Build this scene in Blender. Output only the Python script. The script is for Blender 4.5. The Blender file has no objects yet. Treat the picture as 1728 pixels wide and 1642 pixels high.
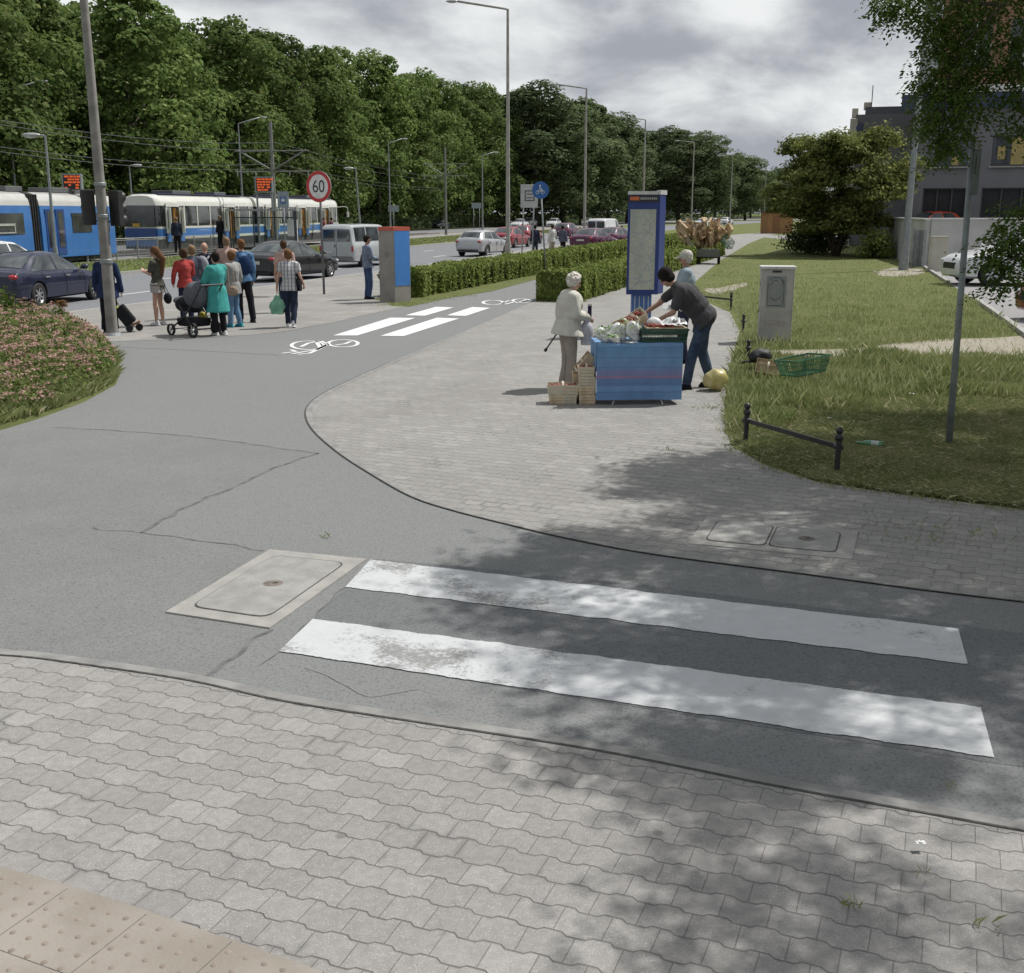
import bpy, bmesh, math, random
import numpy as np
from mathutils import Vector, Matrix, noise
R = math.radians
sc = bpy.context.scene
col = sc.collection
# ---------------------------------------------------------------- camera, sky, sun, exposure
F, H0 = 1900.0, 2.42
TH = math.atan(464.0 / F)
cam = bpy.data.cameras.new('camera')
cam.sensor_fit = 'HORIZONTAL'; cam.sensor_width = 36.0
cam.lens = F / 1728.0 * 36.0
cam.clip_start = 0.1; cam.clip_end = 3000
camo = bpy.data.objects.new('camera', cam); col.objects.link(camo)
camo.location = (0, 0, H0); camo.rotation_euler = (R(90) - TH, 0, 0)
sc.camera = camo
SUN_EL = R(56); SUNH = Vector((0.86, 0.51, 0)).normalized()
sdir = Vector((SUNH.x * math.cos(SUN_EL), SUNH.y * math.cos(SUN_EL), math.sin(SUN_EL)))
sl = bpy.data.lights.new('sun', 'SUN'); sl.energy = 4.0; sl.angle = R(0.5); sl.color = (1, .965, .915)
so = bpy.data.objects.new('sun', sl); col.objects.link(so)
so.rotation_euler = sdir.to_track_quat('Z', 'Y').to_euler()
sc.view_settings.view_transform = 'Standard'; sc.view_settings.look = 'None'
sc.view_settings.exposure = 0.28; sc.view_settings.gamma = 1.0
sc.cycles.max_bounces = 6; sc.cycles.transparent_max_bounces = 12
sc.cycles.diffuse_bounces = 3

# ---------------------------------------------------------------- node helpers
def isock(s):
    return isinstance(s, bpy.types.NodeSocket)
class NG:
    def __init__(s, tree):
        s.t = tree
    def n(s, typ, out=0, _p=None, **kw):
        nd = s.t.nodes.new(typ)
        for k, v in (_p or {}).items(): setattr(nd, k, v)
        for k, v in kw.items():
            key = int(k[1:]) if k[0] == 'i' and k[1:].isdigit() else k.replace('_', ' ')
            if isock(v): s.t.links.new(v, nd.inputs[key])
            else: nd.inputs[key].default_value = v
        return nd.outputs[out]
    def m(s, op, a, b=0.0, c=0.0, clamp=False):
        return s.n('ShaderNodeMath', _p={'operation': op, 'use_clamp': clamp}, i0=a, i1=b, i2=c)
    def mix(s, f, a, b, typ='RGBA', blend='MIX'):
        nd = s.t.nodes.new('ShaderNodeMix'); nd.data_type = 'RGBA'; nd.blend_type = blend
        for i, v in ((0, f), (6, a), (7, b)):
            if isock(v): s.t.links.new(v, nd.inputs[i])
            else:
                nd.inputs[i].default_value = (v if i == 0 else (tuple(v) + (1,))[:4])
        return nd.outputs[2]
    def noise(s, vec, scale, detail=3, rough=.55):
        return s.n('ShaderNodeTexNoise', Vector=vec, Scale=scale, Detail=detail, Roughness=rough)
    def ramp(s, f, a, b):            # smooth 0..1 between a and b
        return s.n('ShaderNodeMapRange', _p={'interpolation_type': 'SMOOTHSTEP'}, Value=f, i1=a, i2=b)
def newmat(name):
    m = bpy.data.materials.new(name); m.use_nodes = True
    nt = m.node_tree; b = nt.nodes['Principled BSDF']
    return m, NG(nt), b
def setc(g, b, key, v):
    if isock(v): g.t.links.new(v, b.inputs[key])
    else: b.inputs[key].default_value = (tuple(v) + (1,))[:4] if isinstance(v, (tuple, list)) else v
def bump(g, b, h, strength=.3, dist=.01):
    o = g.n('ShaderNodeBump', Strength=strength, Distance=dist, Height=h)
    g.t.links.new(o, b.inputs['Normal'])
MC = {}
def mat(name, c, rough=.6, metal=0., amt=.12, scale=6., bmp=0., bscale=None, c2=None, spec=.5, isl=0., coat=0., trans=0.):
    """painted / plain surface with uneven tone, optional second colour in blotches"""
    if name in MC: return MC[name]
    m, g, b = newmat(name)
    co = g.n('ShaderNodeTexCoord', out=3)
    nz = g.noise(co, scale, 4)
    f = g.ramp(nz, .3, .7)
    cc = g.mix(f, tuple(x * (1 - amt) for x in c), tuple(min(1, x * (1 + amt)) for x in c) if c2 is None else c2)
    if isl:
        ri = g.n('ShaderNodeNewGeometry', out=8)
        cc = g.mix(1.0, cc, g.n('ShaderNodeCombineColor', i0=g.m('MULTIPLY_ADD', ri, isl * 2, 1 - isl), i1=g.m('MULTIPLY_ADD', ri, isl * 2, 1 - isl), i2=g.m('MULTIPLY_ADD', ri, isl * 2, 1 - isl)), blend='MULTIPLY')
    setc(g, b, 'Base Color', cc); setc(g, b, 'Roughness', rough); setc(g, b, 'Metallic', metal)
    b.inputs['Specular IOR Level'].default_value = spec
    if coat: b.inputs['Coat Weight'].default_value = coat; b.inputs['Coat Roughness'].default_value = .05
    if bmp: bump(g, b, g.noise(co, bscale or scale * 6, 4), bmp, .01)
    if trans:
        tr = g.n('ShaderNodeBsdfTranslucent', Color=cc)
        mx = g.n('ShaderNodeMixShader', i0=trans, i1=b.outputs[0], i2=tr)
        g.t.links.new(mx, g.t.nodes['Material Output'].inputs[0])
    MC[name] = m
    return m
def leafmat(name, a, b2, c3=None, trans=.25, scale=.5, obj_var=.25):
    """foliage: tone differs per leaf, per clump and per plant"""
    if name in MC: return MC[name]
    m, g, b = newmat(name)
    co = g.n('ShaderNodeTexCoord', out=3)
    ri = g.n('ShaderNodeNewGeometry', out=8)
    oi = g.n('ShaderNodeObjectInfo', out=5)
    f = g.m('ADD', g.m('MULTIPLY', ri, .5), g.m('MULTIPLY', g.ramp(g.noise(co, scale, 3), .35, .65), .5))
    cc = g.mix(f, a, b2)
    if c3: cc = g.mix(g.ramp(ri, .86, .97), cc, c3)
    k = g.m('MULTIPLY_ADD', oi, obj_var * 2, 1 - obj_var)
    cc = g.mix(1.0, cc, g.n('ShaderNodeCombineColor', i0=k, i1=k, i2=k), blend='MULTIPLY')
    setc(g, b, 'Base Color', cc); b.inputs['Roughness'].default_value = .75
    b.inputs['Specular IOR Level'].default_value = .12
    tr = g.n('ShaderNodeBsdfTranslucent', Color=cc)
    mx = g.n('ShaderNodeMixShader', i0=trans, i1=b.outputs[0], i2=tr)
    g.t.links.new(mx, g.t.nodes['Material Output'].inputs[0])
    MC[name] = m
    return m

# world: clear-sky model seen through layered clouds
w = bpy.data.worlds.new('World'); sc.world = w; w.use_nodes = True
g = NG(w.node_tree); bg = w.node_tree.nodes['Background']
sky = w.node_tree.nodes.new('ShaderNodeTexSky'); sky.sky_type = 'NISHITA'; sky.sun_disc = False
sky.sun_elevation = SUN_EL; sky.sun_rotation = math.atan2(SUNH.x, SUNH.y)
d = g.n('ShaderNodeTexCoord', out=0)
sep = w.node_tree.nodes.new('ShaderNodeSeparateXYZ'); w.node_tree.links.new(d, sep.inputs[0])
zz = g.m('ADD', g.m('MAXIMUM', sep.outputs[2], 0.0), .16)
pv = g.n('ShaderNodeCombineXYZ', i0=sep.outputs[0], i1=sep.outputs[1], i2=g.m('MULTIPLY', sep.outputs[2], 2.3))
wrp = g.n('ShaderNodeTexNoise', out=1, Vector=pv, Scale=2.2, Detail=3)
pv3 = g.n('ShaderNodeVectorMath', _p={'operation': 'MULTIPLY_ADD'}, i0=wrp, i1=(.22, .22, .22), i2=pv)
nA = g.n('ShaderNodeTexNoise', Vector=pv3, Scale=3.4, Detail=9, Roughness=.52)
vA = g.n('ShaderNodeTexVoronoi', _p={'feature': 'SMOOTH_F1'}, Vector=pv3, Scale=7.5, Smoothness=.6)
pv2 = g.n('ShaderNodeVectorMath', _p={'operation': 'ADD'}, i0=pv3, i1=(3.1, 7.7, .4))
nB = g.n('ShaderNodeTexNoise', Vector=pv2, Scale=9.0, Detail=8, Roughness=.58)
lum = g.m('ADD', g.m('ADD', g.m('MULTIPLY', nA, .62), g.m('MULTIPLY', nB, .22)), g.m('MULTIPLY', g.m('SUBTRACT', .75, vA), .22))
f1 = g.ramp(lum, .42, .59)
cl = g.mix(f1, (2.6, 2.78, 3.12), (6.2, 6.35, 6.35))
thin = g.ramp(g.m('ADD', g.m('MULTIPLY', nB, .7), g.m('MULTIPLY', nA, .3)), .60, .74)
skyc = g.mix(g.m('MULTIPLY', thin, .55), cl, sky.outputs[0])
w.node_tree.links.new(skyc, bg.inputs[0]); bg.inputs[1].default_value = .115

# ---------------------------------------------------------------- photo pixel (1728 wide) -> point in the place
CS, SN = math.cos(TH), math.sin(TH)
def _r(py):
    v = py - 821.0
    return v * CS + F * SN, F * CS - v * SN
def G(px, py, z=0.0):
    dn, fw = _r(py); k = (H0 - z) / dn
    return Vector(((px - 864) * k, fw * k, z))
def ZA(py, D):
    dn, fw = _r(py); return H0 - D * dn / fw
def XA(px, py, D):
    return (px - 864) / _r(py)[1] * D
def P3(px, py, D):
    return Vector((XA(px, py, D), D, ZA(py, D)))

# ---------------------------------------------------------------- objects
def tag(o, label=None, cat=None, group=None, kind=None):
    if label: o['label'] = label
    if cat: o['category'] = cat
    if group: o['group'] = group
    if kind: o['kind'] = kind
    return o
def thing(name, loc, label, cat, rz=0., group=None):
    o = bpy.data.objects.new(name, None); col.objects.link(o)
    o.empty_display_size = .2
    o.location = loc; o.rotation_euler = (0, 0, rz)
    return tag(o, label, cat, group)
def copy_tree(o, parent=None):
    c = o.copy(); col.objects.link(c); c.parent = parent
    for ch in list(o.children): copy_tree(ch, c)
    return c
class MB:
    def __init__(s):
        s.v = []; s.f = []; s.mi = []; s.m = 0
    def add(s, vs, fs):
        k = len(s.v); s.v += [tuple(v) for v in vs]
        s.f += [tuple(i + k for i in f) for f in fs]; s.mi += [s.m] * len(fs); return s
    def box(s, c, d, rot=None, taper=1.0):
        c = Vector(c); hx, hy, hz = d[0] / 2, d[1] / 2, d[2] / 2
        vs = []
        for z in (-1, 1):
            t = taper if z > 0 else 1
            for x, y in ((-1, -1), (1, -1), (1, 1), (-1, 1)):
                p = Vector((x * hx * t, y * hy * t, z * hz))
                if rot is not None: p = rot @ p
                vs.append(c + p)
        return s.add(vs, [(3, 2, 1, 0), (4, 5, 6, 7), (0, 1, 5, 4), (1, 2, 6, 5), (2, 3, 7, 6), (3, 0, 4, 7)])
    def cyl(s, a, b, r1, r2=None, n=12, caps=True):
        a = Vector(a); b = Vector(b); r2 = r1 if r2 is None else r2
        q = (b - a).to_track_quat('Z', 'Y')
        vs = []
        for p, r in ((a, r1), (b, r2)):
            for i in range(n):
                t = 2 * math.pi * i / n
                vs.append(p + q @ Vector((r * math.cos(t), r * math.sin(t), 0)))
        fs = [(i, (i + 1) % n, n + (i + 1) % n, n + i) for i in range(n)]
        if caps: fs += [tuple(range(n - 1, -1, -1)), tuple(range(n, 2 * n))]
        return s.add(vs, fs)
    def tube(s, pts, r, n=8, r2=None):
        pts = [Vector(p) for p in pts]; m = len(pts); vs = []; up = Vector((0, 0, 1))
        for i, p in enumerate(pts):
            t = (pts[min(i + 1, m - 1)] - pts[max(i - 1, 0)]).normalized()
            ref = Vector((1, 0, 0)) if abs(t.z) > .9 else up
            a = t.cross(ref).normalized(); b = t.cross(a)
            rr = r if r2 is None else r + (r2 - r) * i / (m - 1)
            for j in range(n):
                an = 2 * math.pi * j / n
                vs.append(p + a * rr * math.cos(an) + b * rr * math.sin(an))
        fs = [(i * n + j, i * n + (j + 1) % n, (i + 1) * n + (j + 1) % n, (i + 1) * n + j) for i in range(m - 1) for j in range(n)]
        fs += [tuple(range(n - 1, -1, -1)), tuple(range((m - 1) * n, m * n))]
        return s.add(vs, fs)
    def ell(s, c, r, rot=None, n=12, m=8):
        c = Vector(c); vs = []; r = (r, r, r) if not hasattr(r, '__len__') else r
        for i in range(1, m):
            ph = math.pi * i / m
            for j in range(n):
                t = 2 * math.pi * j / n
                p = Vector((r[0] * math.sin(ph) * math.cos(t), r[1] * math.sin(ph) * math.sin(t), r[2] * math.cos(ph)))
                vs.append(c + (rot @ p if rot is not None else p))
        for sg in (1, -1):
            p = Vector((0, 0, r[2] * sg)); vs.append(c + (rot @ p if rot is not None else p))
        fs = [((i) * n + j, (i + 1) * n + j, (i + 1) * n + (j + 1) % n, i * n + (j + 1) % n) for i in range(m - 2) for j in range(n)]
        a, b = (m - 1) * n, (m - 1) * n + 1
        fs += [(a, j, (j + 1) % n) for j in range(n)] + [(b, (m - 2) * n + (j + 1) % n, (m - 2) * n + j) for j in range(n)]
        return s.add(vs, fs)
    def cap(s, a, ra, b, rb, n=10):
        a = Vector(a); b = Vector(b)
        if (a - b).length > 1e-4: s.cyl(a, b, ra, rb, n, True)
        s.ell(a, ra, None, n, 6); s.ell(b, rb, None, n, 6); return s
    def lathe(s, prof, n=20, origin=(0, 0, 0), axis='Z'):
        o = Vector(origin); vs = []
        for r, z in prof:
            for j in range(n):
                t = 2 * math.pi * j / n
                p = (r * math.cos(t), r * math.sin(t), z)
                if axis == 'Y': p = (p[0], p[2], p[1])
                if axis == 'X': p = (p[2], p[0], p[1])
                vs.append(o + Vector(p))
        m = len(prof)
        fs = [(i * n + j, i * n + (j + 1) % n, (i + 1) * n + (j + 1) % n, (i + 1) * n + j) for i in range(m - 1) for j in range(n)]
        return s.add(vs, fs)
    def prism(s, poly, z0, z1, skip_bottom=False):
        n = len(poly)
        vs = [(p[0], p[1], z0) for p in poly] + [(p[0], p[1], z1) for p in poly]
        fs = [tuple(range(n, 2 * n))] + [(i, (i + 1) % n, n + (i + 1) % n, n + i) for i in range(n)]
        if not skip_bottom: fs.append(tuple(range(n - 1, -1, -1)))
        return s.add(vs, fs)
    def grid(s, fn, nu, nv):
        vs = [fn(i / nu, j / nv) for i in range(nu + 1) for j in range(nv + 1)]
        return s.add(vs, [(i * (nv + 1) + j, (i + 1) * (nv + 1) + j, (i + 1) * (nv + 1) + j + 1, i * (nv + 1) + j + 1) for i in range(nu) for j in range(nv)])
def obj(name, mb, mats, parent=None, smooth=False, fix=True, bevel=0.):
    me = bpy.data.meshes.new(name); me.from_pydata(mb.v, [], mb.f)
    for m in (mats if isinstance(mats, (list, tuple)) else [mats]): me.materials.append(m)
    me.polygons.foreach_set('material_index', mb.mi)
    if fix:
        bm = bmesh.new(); bm.from_mesh(me)
        bmesh.ops.recalc_face_normals(bm, faces=bm.faces)
        bm.to_mesh(me); bm.free()
    o = bpy.data.objects.new(name, me); col.objects.link(o)
    if parent is not None: o.parent = parent
    if bevel:
        md = o.modifiers.new('bevel', 'BEVEL'); md.width = bevel; md.segments = 2; md.limit_method = 'ANGLE'
    if smooth:
        me.polygons.foreach_set('use_smooth', [True] * len(me.polygons))
        if smooth != True:
            me.set_sharp_from_angle(angle=R(smooth))
    return o
def npmesh(name, V, Fc, m, parent=None, smooth=False):
    """fast mesh from arrays; Fc is (n,k)"""
    me = bpy.data.meshes.new(name); n, k = Fc.shape
    me.vertices.add(len(V)); me.vertices.foreach_set('co', V.astype(np.float32).ravel())
    me.loops.add(n * k); me.loops.foreach_set('vertex_index', Fc.astype(np.int32).ravel())
    me.polygons.add(n); me.polygons.foreach_set('loop_start', np.arange(0, n * k, k, dtype=np.int32))
    me.polygons.foreach_set('loop_total', np.full(n, k, dtype=np.int32))
    if smooth: me.polygons.foreach_set('use_smooth', np.ones(n, dtype=bool))
    me.update(calc_edges=True); me.materials.append(m)
    o = bpy.data.objects.new(name, me); col.objects.link(o)
    if parent is not None: o.parent = parent
    return o
def cards(C, N, size, rng, aspect=.6, fold=.0):
    """leaf-like rhombi at centres C facing roughly N"""
    n = len(C); N = N / (np.linalg.norm(N, axis=1, keepdims=True) + 1e-9)
    T = rng.normal(size=(n, 3)); T -= (T * N).sum(1, keepdims=True) * N
    T /= np.linalg.norm(T, axis=1, keepdims=True) + 1e-9
    B = np.cross(N, T); sz = (np.ones(n) * size)[:, None]
    V = np.empty((n, 4, 3))
    V[:, 0] = C - T * sz * .5; V[:, 1] = C - B * sz * aspect * .5 + N * sz * fold
    V[:, 2] = C + T * sz * .5; V[:, 3] = C + B * sz * aspect * .5 + N * sz * fold
    return V.reshape(-1, 3), np.arange(n * 4).reshape(n, 4)
def stroke(mb, pts, wd, z):
    """flat ribbon of width wd along ground points"""
    P = [Vector((p[0], p[1])) for p in pts]; L = []; Rr = []
    for i, p in enumerate(P):
        t = (P[min(i + 1, len(P) - 1)] - P[max(i - 1, 0)]).normalized(); nrm = Vector((-t.y, t.x)) * wd / 2
        L.append(p + nrm); Rr.append(p - nrm)
    n = len(P)
    mb.add([(q.x, q.y, z) for q in L] + [(q.x, q.y, z) for q in Rr], [(i, i + 1, n + i + 1, n + i) for i in range(n - 1)])
def smooth_line(P, k=6):
    P = [Vector(p) for p in P]; out = []
    for i in range(len(P) - 1):
        p0 = P[max(i - 1, 0)]; p1 = P[i]; p2 = P[i + 1]; p3 = P[min(i + 2, len(P) - 1)]
        for j in range(k):
            t = j / k
            out.append(.5 * ((2 * p1) + (p2 - p0) * t + (2 * p0 - 5 * p1 + 4 * p2 - p3) * t * t + (3 * p1 - p0 - 3 * p2 + p3) * t ** 3))
    out.append(P[-1]); return out
def GP(*pp):
    return [G(x, y) for x, y in pp]
def slab(name, poly, z0, z1, m, **kw):
    from mathutils.geometry import tessellate_polygon
    mb = MB(); n = len(poly)
    tri = tessellate_polygon([[Vector((p[0], p[1], 0)) for p in poly]])
    V = [(p[0], p[1], z1) for p in poly]; T = []
    for a, b, c in tri:
        A, B, C_ = V[a], V[b], V[c]
        cr = (B[0] - A[0]) * (C_[1] - A[1]) - (B[1] - A[1]) * (C_[0] - A[0])
        T.append((a, b, c) if cr > 0 else (a, c, b))
    mb.add(V, T)
    if z0 is not None:
        mb.add([(p[0], p[1], z0) for p in poly] + V, [(i, (i + 1) % n, n + (i + 1) % n, n + i) for i in range(n)])
    o = obj(name, mb, m, fix=False)
    o['kind'] = 'structure'
    return o
# ================================================================ THE SETTING
# ---------- materials of the ground
def mat_asphalt(name, c, dark=.80, scale=1.0):
    m, g, b = newmat(name)
    co = g.n('ShaderNodeTexCoord', out=3)
    big = g.ramp(g.noise(co, .35 * scale, 5, .6), .3, .7)
    mid = g.ramp(g.noise(co, 3.0, 5, .65), .3, .7)
    fine = g.n('ShaderNodeTexVoronoi', Vector=co, Scale=95.0)
    fn = g.noise(co, 60.0, 3, .7)
    k = g.m('ADD', g.m('MULTIPLY', big, .55), g.m('MULTIPLY', mid, .42))
    cc = g.mix(k, c, tuple(x * dark for x in c))
    sm = g.n('ShaderNodeTexNoise', Vector=co, Scale=.8, Detail=6, Roughness=.62, Distortion=1.2)
    cc = g.mix(g.m('MULTIPLY', g.ramp(sm, .56, .66), .28), cc, tuple(x * .62 for x in c))
    cc = g.mix(g.m('MULTIPLY', g.ramp(fine, .0, .55), .35), tuple(x * 1.35 for x in c), cc)
    cc = g.mix(g.m('MULTIPLY', g.ramp(fn, .45, .72), .7), cc, tuple(x * .55 for x in c))
    sp = g.n('ShaderNodeTexVoronoi', Vector=co, Scale=7.0)
    cc = g.mix(g.m('MULTIPLY', g.m('SUBTRACT', 1.0, g.ramp(sp, .035, .06)), .35), cc, tuple(x * .4 for x in c))
    setc(g, b, 'Base Color', cc); b.inputs['Roughness'].default_value = .9
    b.inputs['Specular IOR Level'].default_value = .25
    bump(g, b, g.m('ADD', fine, g.m('MULTIPLY', fn, .8)), .35, .004)
    return m
def mat_pave(name, ang, L, h, amp, ca, cb, joint, jw=.0045, org=(0, 0), light=None):
    """concrete pavers with stepped long joints; rows run along ang"""
    m, g, b = newmat(name)
    co = g.n('ShaderNodeTexCoord', out=3)
    wob = g.n('ShaderNodeTexNoise', out=1, Vector=co, Scale=1.1, Detail=2)
    co2 = g.n('ShaderNodeVectorMath', _p={'operation': 'MULTIPLY_ADD'}, i0=wob, i1=(.035, .035, 0), i2=co)
    mp = g.n('ShaderNodeMapping', Vector=co2, Rotation=(0, 0, -ang))
    sp = g.t.nodes.new('ShaderNodeSeparateXYZ'); g.t.links.new(mp, sp.inputs[0])
    u = g.m('ADD', sp.outputs[0], 500 * L + org[0]); v = g.m('ADD', sp.outputs[1], 500 * h + org[1])
    ph = g.m('FRACT', g.m('DIVIDE', u, L))
    tri = g.m('SUBTRACT', g.m('MULTIPLY', g.m('ABSOLUTE', g.m('SUBTRACT', ph, .5)), 4.0), 1.0)   # -1..1
    wv = g.m('MULTIPLY', g.m('MINIMUM', g.m('MAXIMUM', g.m('MULTIPLY', tri, 4.2), -1.0), 1.0), amp)
    vv = g.m('DIVIDE', g.m('ADD', v, wv), h)
    row = g.m('FLOOR', vv); fv = g.m('FRACT', vv)
    odd = g.m('MULTIPLY', g.m('FRACT', g.m('MULTIPLY', row, .5)), L)          # 0 or L/2
    uu = g.m('DIVIDE', g.m('ADD', u, odd), L); cl_ = g.m('FLOOR', uu); fu = g.m('FRACT', uu)
    dv = g.m('MULTIPLY', g.m('MINIMUM', fv, g.m('SUBTRACT', 1.0, fv)), h)
    du = g.m('MULTIPLY', g.m('MINIMUM', fu, g.m('SUBTRACT', 1.0, fu)), L)
    jn = g.noise(co, 9.0, 3)
    jv = g.ramp(dv, jw * .45, jw * 1.7)
    ju = g.ramp(du, -jw * .5, jw * .95)
    jm = g.m('MINIMUM', jv, g.m('MAXIMUM', ju, g.ramp(jn, .62, .75)))          # 0 in the joint
    idv = g.n('ShaderNodeCombineXYZ', i0=row, i1=cl_, i2=0.0)
    wn = g.n('ShaderNodeTexWhiteNoise', Vector=idv)
    cc = g.mix(g.ramp(g.noise(co, .55, 4), .3, .7), ca, cb)
    tone = g.m('MULTIPLY_ADD', g.m('POWER', wn, 2.5), .17, .94)
    tone = g.m('MULTIPLY', tone, g.m('MULTIPLY_ADD', g.ramp(g.noise(co, 26., 4, .7), .25, .75), .22, .89))
    tone = g.m('MULTIPLY', tone, g.m('MULTIPLY_ADD', g.noise(co, 130., 3, .8), .95, .525))
    cc = g.mix(1.0, cc, g.n('ShaderNodeCombineColor', i0=tone, i1=tone, i2=tone), blend='MULTIPLY')
    if light:      # pale chips of aggregate in the worn faces
        vo = g.n('ShaderNodeTexVoronoi', Vector=co, Scale=75.0)
        cc = g.mix(g.m('MULTIPLY', g.m('SUBTRACT', 1.0, g.ramp(vo, .10, .22)), g.m('MULTIPLY', g.ramp(g.n('ShaderNodeTexWhiteNoise', Vector=g.n('ShaderNodeVectorMath', _p={'operation': 'ADD'}, i0=idv, i1=(7., 3., 1.))), .12, .3), .6)), cc, light)
    dr = g.ramp(g.noise(co, .9, 6, .7), .55, .75)
    cc = g.mix(g.m('MULTIPLY', dr, .22), cc, tuple(x * .55 for x in ca))
    st = g.n('ShaderNodeTexVoronoi', Vector=co, Scale=2.3)
    cc = g.mix(g.m('MULTIPLY', g.m('SUBTRACT', 1.0, g.ramp(st, .035, .075)), .5), cc, tuple(x * .35 for x in ca))
    mos = g.ramp(g.noise(co, 1.7, 5, .65), .52, .68)
    cc = g.mix(g.m('MULTIPLY', mos, g.m('MULTIPLY', g.m('SUBTRACT', 1.0, g.ramp(g.m('MINIMUM', dv, du), .0, .028)), .55)), cc, tuple(x * .5 for x in ca))
    jst = g.m('MULTIPLY_ADD', g.ramp(g.noise(co, 5., 4, .7), .3, .65), .45, .5)
    cc = g.mix(g.m('MULTIPLY', g.m('SUBTRACT', 1.0, jm), jst), cc, joint)
    setc(g, b, 'Base Color', cc); b.inputs['Roughness'].default_value = .88
    b.inputs['Specular IOR Level'].default_value = .3
    bump(g, b, g.m('ADD', jm, g.m('ADD', g.m('MULTIPLY', g.noise(co, 140., 2), .18), g.m('MULTIPLY', wn, .12))), .75, .006)
    return m
def mat_grass_ground(name, a, b2, bare, bare_lo=.60):
    m, g, b = newmat(name)
    co = g.n('ShaderNodeTexCoord', out=3)
    f = g.ramp(g.noise(co, 1.2, 6, .65), .3, .7)
    f2 = g.ramp(g.noise(co, 22., 4, .7), .3, .7)
    cc = g.mix(g.m('ADD', g.m('MULTIPLY', f, .5), g.m('MULTIPLY', f2, .5)), a, b2)
    cc = g.mix(g.m('MULTIPLY', g.ramp(g.noise(co, .8, 7, .7), bare_lo, bare_lo + .12), .8), cc, bare)
    setc(g, b, 'Base Color', cc); b.inputs['Roughness'].default_value = .95
    b.inputs['Specular IOR Level'].default_value = .1
    bump(g, b, g.noise(co, 40., 4, .7), .9, .03)
    return m
M_asph = mat_asphalt('asphalt', (.150, .155, .154))
M_road = mat_asphalt('road_asphalt', (.150, .155, .165))
M_kerb = mat('kerb_concrete', (.30, .295, .28), .9, amt=.16, scale=9, bmp=.3)
M_grassg = mat_grass_ground('grass_ground', (.085, .105, .035), (.16, .17, .07), (.22, .19, .13), .66)
M_mead = mat_grass_ground('meadow_ground', (.075, .11, .03), (.15, .175, .06), (.24, .21, .14), .70)
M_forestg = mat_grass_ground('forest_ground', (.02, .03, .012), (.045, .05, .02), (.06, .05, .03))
M_sand = mat('trodden_earth', (.34, .31, .26), .95, amt=.2, scale=3, bmp=.5, c2=(.24, .22, .16))
M_gravel = mat('track_gravel', (.16, .15, .14), .95, amt=.4, scale=14, bmp=.8)

# directions of the paving rows
k0, k1 = G(700, 1222), G(1290, 1328)
ANG = math.atan2(k1.y - k0.y, k1.x - k0.x)
M_paveA = mat_pave('kerbside_pavers', ANG, .170, .141, .0088, (.226, .219, .209), (.255, .247, .236), (.115, .111, .106), .0032, light=(.50, .49, .47))
q0, q1 = G(560, 780), G(1190, 850)
M_paveB = mat_pave('plaza_pavers', R(-24), .170, .141, .0085, (.225, .219, .208), (.255, .249, .235), (.110, .107, .10), .0036, light=(.45, .44, .42))
M_slab = mat_pave('sidewalk_slabs', R(74), .5, .5, .0, (.215, .208, .197), (.255, .245, .23), (.13, .127, .12), .006)

# ---------- road edges as ground lines (near kerb, far kerb of the near carriageway)
NK = [(-19, 3), (-15.2, 14.2), (-11.35, 27), (-9.55, 32.8), (-7.35, 41.6), (-4.6, 52), (-1.3, 65), (3.2, 85), (6, 97), (12.5, 125), (22.5, 160), (35, 200), (52, 250), (80, 325), (125, 430)]
NK = [Vector(p) for p in NK]
def offset(L, d):
    out = []
    for i, p in enumerate(L):
        t = (L[min(i + 1, len(L) - 1)] - L[max(i - 1, 0)]).normalized()
        out.append(p + Vector((-t.y, t.x)) * d)
    return out
OFF = lambda d: offset(NK, d)
def band(name, d0, d1, z, m, zb=None):
    a = OFF(d0); b = OFF(d1)
    return slab(name, [(p.x, p.y) for p in a] + [(p.x, p.y) for p in reversed(b)], zb, z, m)
slab('ground', [(-900, -60), (900, -60), (900, 1500), (-900, 1500)], None, -.26, M_mead)
band('road', -.1, 9.9, -.11, M_road)
band('far_road', 25.2, 33.2, -.11, M_road)
# land right of the road: grass level 0
a = OFF(-.12)
slab('verge_ground', [(p.x, p.y) for p in a] + [(420, 430), (420, -12), (-19, -12)], -.3, 0.0, M_grassg)
band('road_kerb', -.14, .0, .012, M_kerb, -.3)
band('median_kerb', 9.8, 9.95, .012, M_kerb, -.3)
band('median_grass_ground', 9.95, 16.6, .0, M_mead, -.3)
band('platform_pavement', 16.6, 20.4, .03, M_slab, -.3)
band('track_bed', 20.4, 25.0, .0, M_gravel, -.3)
band('far_kerb', 25.0, 25.2, .012, M_kerb, -.3)
a = OFF(33.2); b = OFF(260)
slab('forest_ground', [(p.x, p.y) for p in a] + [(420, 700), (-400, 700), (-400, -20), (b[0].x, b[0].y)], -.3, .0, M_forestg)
# rails in the track bed
mb = MB()
for d in (21.4, 22.83):
    L = OFF(d)
    for i in range(3, 9):
        p, q = L[i], L[i + 1]; t = (q - p).normalized(); n = Vector((-t.y, t.x)) * .035
        mb.add([(p.x + n.x, p.y + n.y, .0), (p.x - n.x, p.y - n.y, .0), (q.x - n.x, q.y - n.y, .0), (q.x + n.x, q.y + n.y, .0), (p.x + n.x, p.y + n.y, .1), (p.x - n.x, p.y - n.y, .1), (q.x - n.x, q.y - n.y, .1), (q.x + n.x, q.y + n.y, .1)], [(4, 5, 6, 7), (0, 3, 7, 4), (1, 2, 6, 5)])
obj('tram_rails', mb, mat('rail_steel', (.25, .23, .22), .4, .8))['kind'] = 'structure'
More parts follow.
